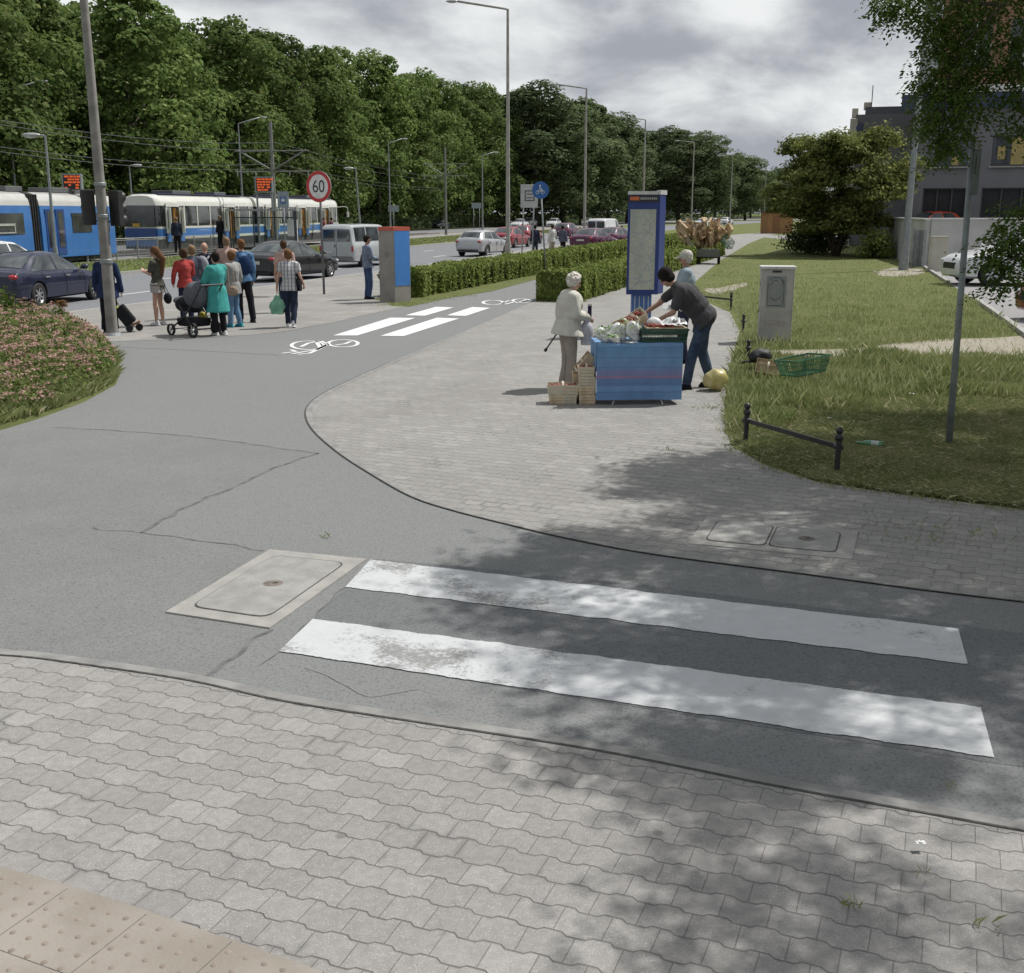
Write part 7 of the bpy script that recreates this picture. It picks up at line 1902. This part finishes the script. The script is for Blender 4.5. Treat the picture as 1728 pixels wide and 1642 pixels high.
# --- pushchair
q = gl(330, 566)
t = thing('pushchair', q, 'dark grey pushchair with a rounded hood in front of the teal coat', 'pushchair', R(52))
M_pc = cloth('pram_grey', (.10, .105, .12)); M_pcd = cloth('pram_black', (.020, .021, .024))
def wheel(t, c, r, w_=.045, nm='wheel'):
    mb = MB(); mb.lathe([(r * .78, -w_ / 2), (r, -w_ / 2), (r, w_ / 2), (r * .78, w_ / 2), (r * .78, -w_ / 2)], 24, (0, 0, 0), 'X'); o = obj(nm, mb, M_tyre, t); o.location = c
    mb = MB(); mb.lathe([(0, -.02), (r * .2, -.02), (r * .2, .02), (0, .02)], 12, (0, 0, 0), 'X')
    for k in range(6):
        a = k * math.pi / 3; mb.cyl((0, 0, 0), (0, math.cos(a) * r * .8, math.sin(a) * r * .8), .008, .008, 6)
    obj('spokes', mb, M_rim if r > .1 else M_trim, o)
for sx_ in (-.28, .28):
    wheel(t, (sx_, -.30, .145), .145); wheel(t, (sx_ * .95, .42, .115), .115)
mb = MB()
for sx_ in (-.25, .25):
    mb.tube([(sx_, -.62, 1.02), (sx_, -.40, .75), (sx_, -.05, .42), (sx_ * .95, .42, .14)], .016, 6); mb.tube([(sx_, -.30, .145), (sx_, -.05, .42), (sx_, .12, .62)], .016, 6)
mb.cyl((-.26, -.62, 1.02), (.26, -.62, 1.02), .018); mb.cyl((-.28, -.30, .145), (.28, -.30, .145), .012); mb.cyl((-.26, .42, .12), (.26, .42, .12), .012); obj('frame', mb, M_trim, t)
m = MB(); m.cap((0, -.05, .62), .17, (0, .38, .60), .14, 14); m.ell((0, .15, .66), (.22, .36, .12), None, 16, 10); solid('seat', m, M_pcd, t, .014, 3, .006)
m = MB(); m.ell((0, -.10, .80), (.24, .27, .27), Matrix.Rotation(-.3, 3, 'X'), 18, 14); solid('hood', m, M_pc, t, .016, 2, .006)
m = MB(); m.ell((0, .32, .68), (.21, .2, .09), None, 14, 10); solid('foot_cover', m, M_pc, t, .014, 2, .004)
m = MB(); m.box((0, .02, .27), (.42, .5, .16), None, 1.1); obj('basket', m, M_pcd, t, bevel=.03)
m = MB(); m.ell((.2, .0, .38), (.05, .1, .08)); obj('yellow_pouch', m, mat('pouch_yellow', (.45, .38, .05), .7), t, smooth=True)
# --- shopping trolley by the pole
q = gl(218, 560)
t = thing('shopping_trolley', q, 'small dark shopping trolley with a yellow-green top beside the concrete pole', 'trolley', R(15))
mb = MB(); mb.box((-.06, 0, .34), (.26, .22, .42), Matrix.Rotation(-.62, 3, 'Y')); obj('bag', mb, M_pcd, t, bevel=.04)
mb = MB(); mb.box((-.16, 0, .49), (.24, .2, .06), Matrix.Rotation(.2, 3, 'Y')); obj('flap', mb, mat('lime_flap', (.35, .42, .06), .7, amt=.3, scale=14), t, bevel=.02)
mb = MB(); mb.tube([(-.30, 0, .80), (-.20, 0, .62), (.08, .0, .12)], .012, 6); mb.box((.14, 0, .17), (.2, .2, .04), Matrix.Rotation(-.4, 3, 'Y')); obj('frame', mb, mat('tan_frame', (.22, .12, .06), .7), t)
for yy in (-.13, .13): wheel(t, (.0, yy, .09), .09, .03).__class__ if False else None
for yy in (-.13, .13):
    mb = MB(); mb.lathe([(.055, -.015), (.075, -.015), (.075, .015), (.055, .015), (.055, -.015)], 18, (0, 0, 0), 'Y'); mb.lathe([(0, -.01), (.055, -.01), (.055, .01), (0, .01)], 10, (0, 0, 0), 'Y'); o = obj('wheel', mb, M_tyre, t); o.location = (.02 if yy < 0 else .20, yy, .08)
# ================================================================ THE STALL
a = G(1007, 684); b = G(1147, 683); Tz = ZA(581, a.y) - .0
TW = (b - a).length; TD = .64
trz = math.atan2(b.y - a.y, b.x - a.x)
T = thing('market_table', (a.x, a.y, .008), 'folding market table with white tube legs under the blue striped cloth', 'table', trz)
mb = MB(); mb.box((TW / 2, TD / 2, Tz - .03), (TW - .06, TD - .04, .025)); obj('tabletop', mb, mat('table_board', (.3, .22, .13), .7), T)
for (x, y) in ((.22, .04), (.22, TD - .06), (TW - .24, .04), (TW - .24, TD - .06)):
    mb = MB(); sx_ = 1 if x < TW / 2 else -1
    mb.tube([(x + .03 * sx_, y, Tz - .05), (x + .03 * sx_, y, .12), (x - .02 * sx_, y - (.05 if y < .3 else -.05), 0)], .013, 8); obj('leg', mb, mat('white_tube', (.45, .45, .44), .4), T)
# cloth
mm, g_, b_ = newmat('striped_cloth'); co = g_.n('ShaderNodeTexCoord', out=3); sp_ = g_.t.nodes.new('ShaderNodeSeparateXYZ'); g_.t.links.new(co, sp_.inputs[0])
zn = g_.m('DIVIDE', sp_.outputs[2], Tz)
cr = g_.t.nodes.new('ShaderNodeValToRGB'); cr.color_ramp.interpolation = 'CONSTANT'
stops = [(0, (0.114, 0.207, 0.382)), (.05, (0.120, 0.239, 0.436)), (.20, (0.089, 0.165, 0.337)), (.215, (0.126, 0.249, 0.445)), (.31, (0.101, 0.186, 0.364)), (.42, (0.089, 0.154, 0.310)), (.433, (0.258, 0.165, 0.274)), (.475, (0.170, 0.197, 0.364)), (.52, (0.220, 0.197, 0.346)), (.545, (0.145, 0.217, 0.382)), (.61, (0.095, 0.186, 0.346)), (.625, (0.139, 0.270, 0.445)), (.76, (0.089, 0.186, 0.346)), (.775, (0.120, 0.260, 0.436)), (.93, (0.089, 0.186, 0.346)), (.945, (0.133, 0.270, 0.454))]
el = cr.color_ramp.elements
el[0].position = 0; el[0].color = (*stops[0][1], 1); el[1].position = stops[1][0]; el[1].color = (*stops[1][1], 1)
for p_, c_ in stops[2:]: e = el.new(p_); e.color = (*c_, 1)
g_.t.links.new(zn, cr.inputs[0])
cc = g_.mix(g_.m('MULTIPLY', g_.ramp(g_.noise(co, 5., 4), .35, .7), .35), cr.outputs[0], (.07, .14, .30))
setc(g_, b_, 'Base Color', cc); b_.inputs['Roughness'].default_value = .6; bump(g_, b_, g_.noise(co, 14., 4), .35, .01)
mb = MB()
def clothf(u, v):     # u along, v over: front drop, top, back drop
    x = -.015 + u * (TW + .03)
    z_ = Tz + .004
    if v < .45: z = .065 + (z_ - .065) * v / .45; y = -.026 - .016 * math.sin(x * 7.5 + z * 4) * (1 - v / .45) - .006 * math.sin(x * 21 + 1 + z * 2) - .004 * math.sin(z * 46)
    elif v < .8: z = z_ + .002 * math.sin(x * 14 + v * 30); y = -.012 + (TD + .02) * (v - .45) / .35
    else: z = z_ - (v - .8) / .2 * .45; y = TD + .015 + .008 * math.sin(x * 11)
    return (x, y, z)
mb.grid(clothf, 60, 60)
for s_ in (0, 1):
    def sidef(u, v, s_=s_):
        x = (-.018 - .008 * math.sin(u * 9) * (1 - v)) if s_ == 0 else (TW + .018 + .008 * math.sin(u * 9) * (1 - v)); return (x, -.012 + u * (TD + .02), .10 + (Tz - .10 + .004) * v)
    mb.grid(sidef, 16, 16)
o = obj('tablecloth', mb, mm, None, smooth=50); o.location = T.location; o.rotation_euler = (0, 0, trz); tag(o, 'blue striped cloth with a thin red stripe hanging over the market table', 'tablecloth')
tm = Matrix.Translation(T.location) @ Matrix.Rotation(trz, 4, 'Z')
def TL(x, y, z=0.): return tm @ Vector((x, y, z))
# punnets
M_chip = mat('chip_wood', (.50, .39, .25), .8, amt=.2, scale=8, bmp=.3, c2=(.58, .48, .33))
M_chip2 = mat('chip_wood_pale', (.60, .55, .43), .8, amt=.2, scale=8, bmp=.3, c2=(.48, .42, .31))
M_berry = mat('strawberry', (.42, .035, .03), .35, amt=.3, scale=30, c2=(.30, .09, .05))
def punnet(loc, rz, label, L=.30, wd=.19, hh=.115, m=None, rot=None, fill=True, cat='basket', handle=True, group='wooden fruit baskets at the stall', grey=False):
    t = thing('fruit_basket', loc, label, cat, rz, group)
    if rot: t.rotation_euler = rot
    m = m or M_chip; mb = MB()
    for k in range(3):
        z = .015 + k * hh * .33 + hh * .13; s_ = 1 + .03 * k
        mb.box((0, -wd / 2 * s_, z), (L * s_, .006, hh * .29)); mb.box((0, wd / 2 * s_, z), (L * s_, .006, hh * .29)); mb.box((-L / 2 * s_, 0, z), (.006, wd * s_, hh * .29)); mb.box((L / 2 * s_, 0, z), (.006, wd * s_, hh * .29))
    for x in (-L / 2 + .01, -.0, L / 2 - .01):
        for y in (-wd / 2 - .006, wd / 2 + .006): mb.box((x, y * 1.02, hh * .5), (.018, .006, hh))
    mb.box((0, 0, .006), (L, wd, .008)); obj('slat_walls', mb, m, t)
    if handle:
        mb = MB(); P = [(0, wd / 2 * math.cos(a_), hh * .55 + (hh * .75) * math.sin(a_)) for a_ in np.linspace(0, math.pi, 11)]
        for i in range(10):
            p_, q_ = Vector(P[i]), Vector(P[i + 1]); mb.add([p_ + Vector((-.014, 0, 0)), p_ + Vector((.014, 0, 0)), q_ + Vector((.014, 0, 0)), q_ + Vector((-.014, 0, 0)), p_ * 1.0 + Vector((-.014, 0, .003)), p_ + Vector((.014, 0, .003)), q_ + Vector((.014, 0, .003)), q_ + Vector((-.014, 0, .003))], [(3, 2, 1, 0), (4, 5, 6, 7), (0, 4, 7, 3), (1, 2, 6, 5)])
        obj('handle', mb, M_chip2, t)
    if fill:
        mb = MB(); r = random.Random(int(loc[0] * 997 + loc[2] * 31))
        for _ in range(70):
            x = r.uniform(-L / 2 + .02, L / 2 - .02); y = r.uniform(-wd / 2 + .02, wd / 2 - .02); mb.ell((x, y, hh * .84 + r.uniform(-.012, .014)), r.uniform(.012, .018), None, 7, 5)
        tag(obj('strawberries', mb, M_berry, t, smooth=True), kind='stuff')
    return t
zf = .008
bl = G(929, 683); br = G(1004, 683)
kx = .0077
pn = lambda px: (px - 864) * kx * 1.0
def PX(px, dy=.0, z=0.): q_ = G(px, 683.5); return Vector((q_.x, q_.y + dy, z + zf))
punnet(PX(939, .12), 0, 'bottom left basket of the low stack beside the old woman', .17, .24, .115, M_chip)
punnet(PX(961, .12), 0, 'pale bottom basket, second from the left, in the low stack', .17, .24, .115, M_chip2)
punnet(PX(950, .13, .118), 0, 'wide berry basket with a white handle topping the low left stack', .375, .25, .125, M_chip2)
punnet(PX(991, .12), 0, 'lowest basket of the taller stack touching the cloth', .20, .24, .115, M_chip)
punnet(PX(989, .12, .117), R(2), 'second basket from the ground in the taller stack', .20, .24, .115, M_chip)
punnet(PX(991, .12, .234), R(-2), 'third basket from the ground in the taller stack', .21, .24, .115, M_chip2)
punnet(PX(989, .12, .351), R(1), 'top berry basket of the taller stack beside the cloth', .19, .24, .125, M_chip2)
punnet(PX(996, .34, .45), 0, 'empty basket leaning aslant against the table behind the taller stack', .26, .16, .12, M_chip, rot=(R(10), R(-50), 0), fill=False)
punnet(PX(984, .40, .001), 0, 'basket on the ground just behind the two stacks', .24, .22, .115, M_chip)
punnet(PX(986, .40, .118), 0, 'basket standing on the one behind the two stacks', .24, .22, .115, M_chip)
punnet(PX(985, .40, .235), 0, 'berry basket on top behind the two stacks', .24, .22, .115, M_chip)
# on the table
punnet(TL(.42, .36, Tz + .13), R(18), 'tilted open berry basket in the middle of the table', .30, .2, .13, M_chip2, rot=(R(18), R(-20), R(18)), handle=True)
punnet(TL(.56, .50, Tz + .20), R(10), 'open berry basket tipped towards the vendor behind the white bags', .30, .18, .12, M_chip2, rot=(R(24), R(-32), R(8)), handle=True)
for i, (x, y, r_, zz_, lb) in enumerate(((.07, .09, (.095, .085, .095), 0, 'white bag of greens at the left front corner of the table'), (.30, .22, (.12, .10, .115), .0, 'larger white bag of greens behind the front ones on the table'), (.19, .06, (.10, .07, .055), .0, 'flat crumpled white bag of greens at the front edge of the table'), (.47, .15, (.095, .09, .13), 0, 'upright white bag of greens touching the green crate'))):
    p_ = TL(x, y, Tz + .006)
    t = bagblob('bag_of_greens', p_, r_, M_plw, lb, 'bag', None, nz=.045, seed=20 + i, vox=.009)
    C = np.array([(rnd.gauss(0, r_[0] * .5), rnd.gauss(-.01, r_[1] * .5), r_[2] * 1.2 + abs(rnd.gauss(0, r_[2] * .45))) for _ in range(90)])
    V_, F_ = cards(C, rng.normal(size=C.shape) + (0, -.3, .8), .042 * rng.uniform(.6, 1.4, len(C)), rng, .7, .15)
    tag(npmesh('greens', V_, F_, leafmat('lettuce', (.22, .36, .14), (.42, .50, .33), (.55, .58, .48), obj_var=0, trans=.3, scale=12), t), kind='stuff')
    mb = MB()
    for s_ in range(9):
        an = s_ * .7; tp_ = V3(math.cos(an) * r_[0] * 1.0, math.sin(an) * r_[1] * 1.0, r_[2] * (1.75 + .35 * math.sin(s_ * 2.1))); c1 = V3(math.cos(an) * r_[0] * .95, math.sin(an) * r_[1] * .95, r_[2] * .9); c2 = V3(math.cos(an + .8) * r_[0] * .95, math.sin(an + .8) * r_[1] * .95, r_[2] * .9)
        mb.add([c1, c2, tp_, (c1 + tp_) / 2 + V3(.01, .01, 0)], [(0, 1, 2), (0, 2, 3)])
    obj('bag_rim', mb, M_plw, t, fix=False)
t = thing('cherry_bunch', TL(.20, .42, Tz + .01), 'small heap of dark red cherries behind the bags of greens', 'cherries')
mb = MB(); r = random.Random(2)
for _ in range(60): mb.ell((r.gauss(0, .035), r.gauss(0, .035), .10 + min(.07, abs(r.gauss(.01, .025)))), .014, None, 8, 6)
tag(obj('cherries', mb, mat('cherry', (.035, .008, .018), .15), t, smooth=True), kind='stuff'); mb = MB(); mb.lathe([(.03, 0), (.06, .11), (.055, .11), (.02, .01)], 14); obj('cup', mb, M_plw, t)
t = thing('paper_sheet', TL(.36, .05, Tz + .009), 'white sheet of paper on the front edge of the blue cloth', 'paper'); mb = MB(); mb.grid(lambda u, v: ((u - .5) * .3, (v - .5) * .12, .004 + .004 * math.sin(u * 6 + v * 3)), 8, 4); o = obj('sheet', mb, M_white, t, fix=False)
# plastic crates
def crate(loc, rz, label, L, wd, hh, m, rot=None, taper=.94):
    t = thing('plastic_crate', loc, label, 'crate', rz)
    if rot: t.rotation_euler = rot
    mb = MB()
    for z, s_ in ((hh - .012, 1.0), (.012, taper)):
        for sg in (-1, 1): mb.box((0, sg * wd / 2 * s_, z), (L * s_ + .012, .014, .024)); mb.box((sg * L / 2 * s_, 0, z), (.014, wd * s_, .024))
    for sg in (-1, 1):
        mb.box((0, sg * (wd / 2 + .006), hh - .018), (L + .03, .02, .008)); mb.box((sg * (L / 2 + .006), 0, hh - .018), (.02, wd + .03, .008))
    obj('rim', mb, m, t)
    for sg, ax in ((-1, 0), (1, 0), (-1, 1), (1, 1)):
        mb = MB(); Lx, W_ = (L, wd) if ax == 0 else (wd, L)
        n = int(Lx / .022)
        for i in range(n + 1):
            u = -Lx / 2 + Lx * i / n; a_ = Vector((u * taper, sg * W_ / 2 * taper, .01)); b2 = Vector((u, sg * W_ / 2, hh - .02))
            if ax: a_ = Vector((a_.y, a_.x, a_.z)); b2 = Vector((b2.y, b2.x, b2.z))
            if hh > .2 and i % 2 and abs(u) < Lx * .2: continue
            mb.cyl(a_, b2, .0042, .0042, 4)
        for zz_ in (.33, .66):
            s_ = taper + (1 - taper) * zz_; c_ = Vector((0, sg * W_ / 2 * s_, hh * zz_)); d3 = Vector((Lx * s_, .006, .010))
            if ax: c_ = Vector((c_.y, c_.x, c_.z)); d3 = Vector((d3.y, d3.x, d3.z))
            mb.box(c_, d3)
        if hh < .2: 
            c_ = Vector((0, sg * W_ / 2 * .97, hh * .72)); d3 = Vector((Lx * .98, .008, hh * .22)); 
            if ax: c_ = Vector((c_.y, c_.x, c_.z)); d3 = Vector((d3.y, d3.x, d3.z))
            mb.box(c_, d3)
        obj('side', mb, m, t)
    mb = MB()
    for i in range(9): mb.box((0, -wd / 2 * taper + wd * taper * i / 8, .006), (L * taper, .012, .008))
    for i in range(13): mb.box((-L / 2 * taper + L * taper * i / 12, 0, .010), (.012, wd * taper, .006))
    obj('floor', mb, m, t)
    return t
M_dgp = mat('dark_green_plastic', (.012, .055, .032), .4, amt=.15, scale=6)
M_grp = mat('green_plastic', (.05, .15, .075), .5, amt=.15, scale=6)
cr_ = crate(TL(.86, .24, Tz + .008), trz, 'dark green plastic crate on the right end of the table', .60, .40, .17, M_dgp)
t = thing('crate_board', TL(.90, .26, Tz + .155), 'thin wooden tray full of berries lying in the dark green crate', 'tray', trz)
mb = MB(); mb.box((0, 0, .02), (.52, .32, .02)); obj('board', mb, M_chip, t); mb = MB(); r = random.Random(9)
for _ in range(130): mb.ell((r.uniform(-.24, .1), r.uniform(-.13, .14), .045 + r.uniform(0, .02)), .015, None, 7, 5)
tag(obj('strawberries', mb, M_berry, t, smooth=True), kind='stuff')
t = thing('newspaper', TL(1.00, .26, Tz + .20), 'crumpled newspaper heaped on the berries in the dark green crate', 'newspaper'); 
mb = MB(); mb.grid(lambda u, v: ((u - .5) * .34, (v - .5) * .28, .03 + .05 * noise.noise(V3(u * 5, v * 5, 1)) + .07 * math.sin(u * 3.1) * math.sin(v * 3.1)), 16, 14); obj('sheet', mb, M_white, t, smooth=40, fix=False)
mb = MB(); mb.grid(lambda u, v: ((u - .5) * .2 + .04, (v - .5) * .16 - .03, .06 + .05 * noise.noise(V3(u * 6, v * 6, 4)) + .04 * math.sin(u * 3.1) * math.sin(v * 3.1)), 12, 12); obj('sheet', mb, mat('newsprint', (.30, .31, .31), .8, amt=.5, scale=40), t, smooth=40, fix=False)
t = bagblob('plastic_bag', TL(.76, .28, Tz + .18), (.10, .08, .065), M_plw, 'crumpled white bag on the left part of the dark green crate', 'bag', None, nz=.03, seed=40, vox=.009)
# things beside the stall
q = gl(1211, 662) + V3(0, .17, 0)
M_yb = mat('yellow_bag', (.62, .52, .14), .3, amt=.15, scale=7, bmp=.9, bscale=10, c2=(.66, .62, .38), trans=.3)
t = bagblob('yellow_bag', q, (.175, .16, .15), M_yb, 'full yellow plastic bag on the paving beside the vendor', 'bag', None, nz=.035, seed=31, vox=.010)
q = gl(1288, 632); t = bagblob('black_bag', q + V3(-.02, .12, .14), (.18, .14, .12), mat('black_plastic', (.010, .010, .012), .65, amt=.3, scale=9, bmp=.6, bscale=12), 'crumpled black bag lying in the long grass', 'bag', None, nz=.035, seed=6, vox=.011)
mb = MB(); mb.tube([(-.1, -.05, .05), (-.25, -.12, .06), (-.34, -.1, .03)], .02, 6); obj('strap', mb, M_black, t)
punnet(gl(1294, 640) + V3(0, 0, .15), 0, 'empty wooden basket lying on its side in the grass by the green crate', .32, .2, .11, M_chip, rot=(R(62), R(8), R(-12)), fill=False, handle=True, group=None)
crate(gl(1362, 655) + V3(0, .25, .17), R(-12), 'empty bright green plastic crate in the long grass', .62, .46, .24, M_grp, rot=(R(-4), R(-6), R(28)), taper=.80)
# bottle
q = G(1473, 757)
t = thing('glass_bottle', q + V3(0, 0, .05), 'green glass bottle lying on the mown grass', 'bottle', 0); t.rotation_euler = (0, R(90), R(152))
m_, g_, b_ = newmat('bottle_glass'); b_.inputs['Base Color'].default_value = (.02, .16, .055, 1); b_.inputs['Roughness'].default_value = .05; b_.inputs['Specular IOR Level'].default_value = .9
mb = MB(); mb.lathe([(0, -.10), (.033, -.10), (.036, -.09), (.036, .05), (.028, .09), (.014, .12), (.013, .17), (.016, .172), (.016, .18), (0, .18)], 20); obj('glass', mb, m_, t, smooth=40)
mb = MB(); mb.lathe([(.0368, -.06), (.0368, .02), (.0362, .02), (.0362, -.06), (.0368, -.06)], 20); obj('label_band', mb, mat('bottle_label', (.35, .40, .38), .6), t)
for (px, py, s_, lb) in ((1400, 707, .05, 'small white scrap of litter above the bottle'), (1541, 666, .10, 'crumpled pale litter in the grass left of the thin pole'), (1416, 573, .05, 'tiny white scrap right of the off-white cabinet'), (1553, 1427, .035, 'tiny white crumb of paper on the front paving')):
    q = G(px, py, .03); t = thing('litter', q, lb, 'litter'); mb = MB(); mb.grid(lambda u, v: ((u - .5) * s_, (v - .5) * s_ * .7, .015 + s_ * .3 * noise.noise(V3(u * 4 + px, v * 4, 0))), 5, 4); obj('scrap', mb, M_white, t, fix=False)
# ---------- the cart piled with crates
q = G(1190, 446); cd = q.y; ks = cd / 1935.
t = thing('hand_cart', q, 'flat two-wheeled cart on the path carrying a heap of wooden crates', 'cart', R(-6))
cw_ = 46 * ks
mb = MB(); mb.box((0, .6, .62), (cw_ * .92, 1.5, .10)); mb.box((0, -.18, .52), (cw_, .06, .34)); obj('bed', mb, mat('cart_grey', (.11, .115, .10), .7), t)
for sx_ in (-cw_ / 2, cw_ / 2):
    mb = MB(); mb.lathe([(.22, -.05), (.31, -.05), (.31, .05), (.22, .05), (.22, -.05)], 22, (0, 0, 0), 'X'); mb.lathe([(0, -.03), (.22, -.03), (.22, .03), (0, .03)], 14, (0, 0, 0), 'X'); o = obj('wheel', mb, M_tyre, t); o.location = (sx_, .3, .31)
mb = MB(); mb.cyl((-cw_ / 2, .3, .31), (cw_ / 2, .3, .31), .03); mb.cyl((-.5, .1, .35), (-.5, .1, .62), .03); mb.cyl((.5, .1, .35), (.5, .1, .62), .03); obj('axle', mb, M_trim, t)
M_crw = mat('crate_wood', (.30, .18, .095), .85, amt=.2, scale=2.5, c2=(.62, .48, .30))
proto = None
def wcrate_mb():
    mb = MB(); L, wd, hh = .60, .40, .16
    for z in (.035, .115):
        for sg in (-1, 1): mb.box((0, sg * wd / 2, z), (L, .012, .06)); mb.box((sg * L / 2, 0, z), (.012, wd, .06))
    for sx_ in (-1, 1):
        for sy in (-1, 1): mb.box((sx_ * (L / 2 - .02), sy * (wd / 2 - .02), .09), (.03, .03, .18))
    for i in range(5): mb.box((0, -wd / 2 + .05 + i * .075, .006), (L, .055, .008))
    return mb
r = random.Random(12)
spots = []
for k in range(40):
    ang = (k / 39 - .5) * 1.7 + r.uniform(-.12, .12); rad_ = r.uniform(.3, 1.75)
    spots.append((math.sin(ang) * rad_ * 1.05 + r.uniform(-.1, .1), .55 + r.uniform(-.5, .5), .72 + rad_ * .78 * math.cos(ang * .8) * .9, ang))
cp = obj('wooden_crate', wcrate_mb(), M_crw)
for i, (x, y, z, ang) in enumerate(spots):
    o = cp if i == 0 else cp.copy()
    if i: col.objects.link(o)
    o.location = q + V3(x, y, z); o.rotation_euler = (R(90) + r.uniform(-.3, .3), ang * -1. + r.uniform(-.3, .3), R(r.choice((-72, 70))) + r.uniform(-.45, .45)); o.scale = (1.1, 1.0, .8)
    tag(o, 'wooden fruit crate in the jumbled heap on the cart', 'crate', 'wooden crates heaped on the cart')
t = thing('crate_flap', q + V3(-1.12, .4, 1.75), 'pale broad board sticking out at the upper left of the cart heap', 'board'); mb = MB(); mb.box((0, 0, 0), (.5, .04, .42), Matrix.Rotation(.25, 3, 'Y')); mb.box((.3, 0, -.6), (.22, .04, 1.2), Matrix.Rotation(-.55, 3, 'Y')); obj('board', mb, M_chip2, t)
t = crate(q + V3(.95, .3, 1.0), 0, 'green plastic crate on the right side of the cart heap', .6, .4, .3, M_grp, rot=(R(75), R(40), R(30)))
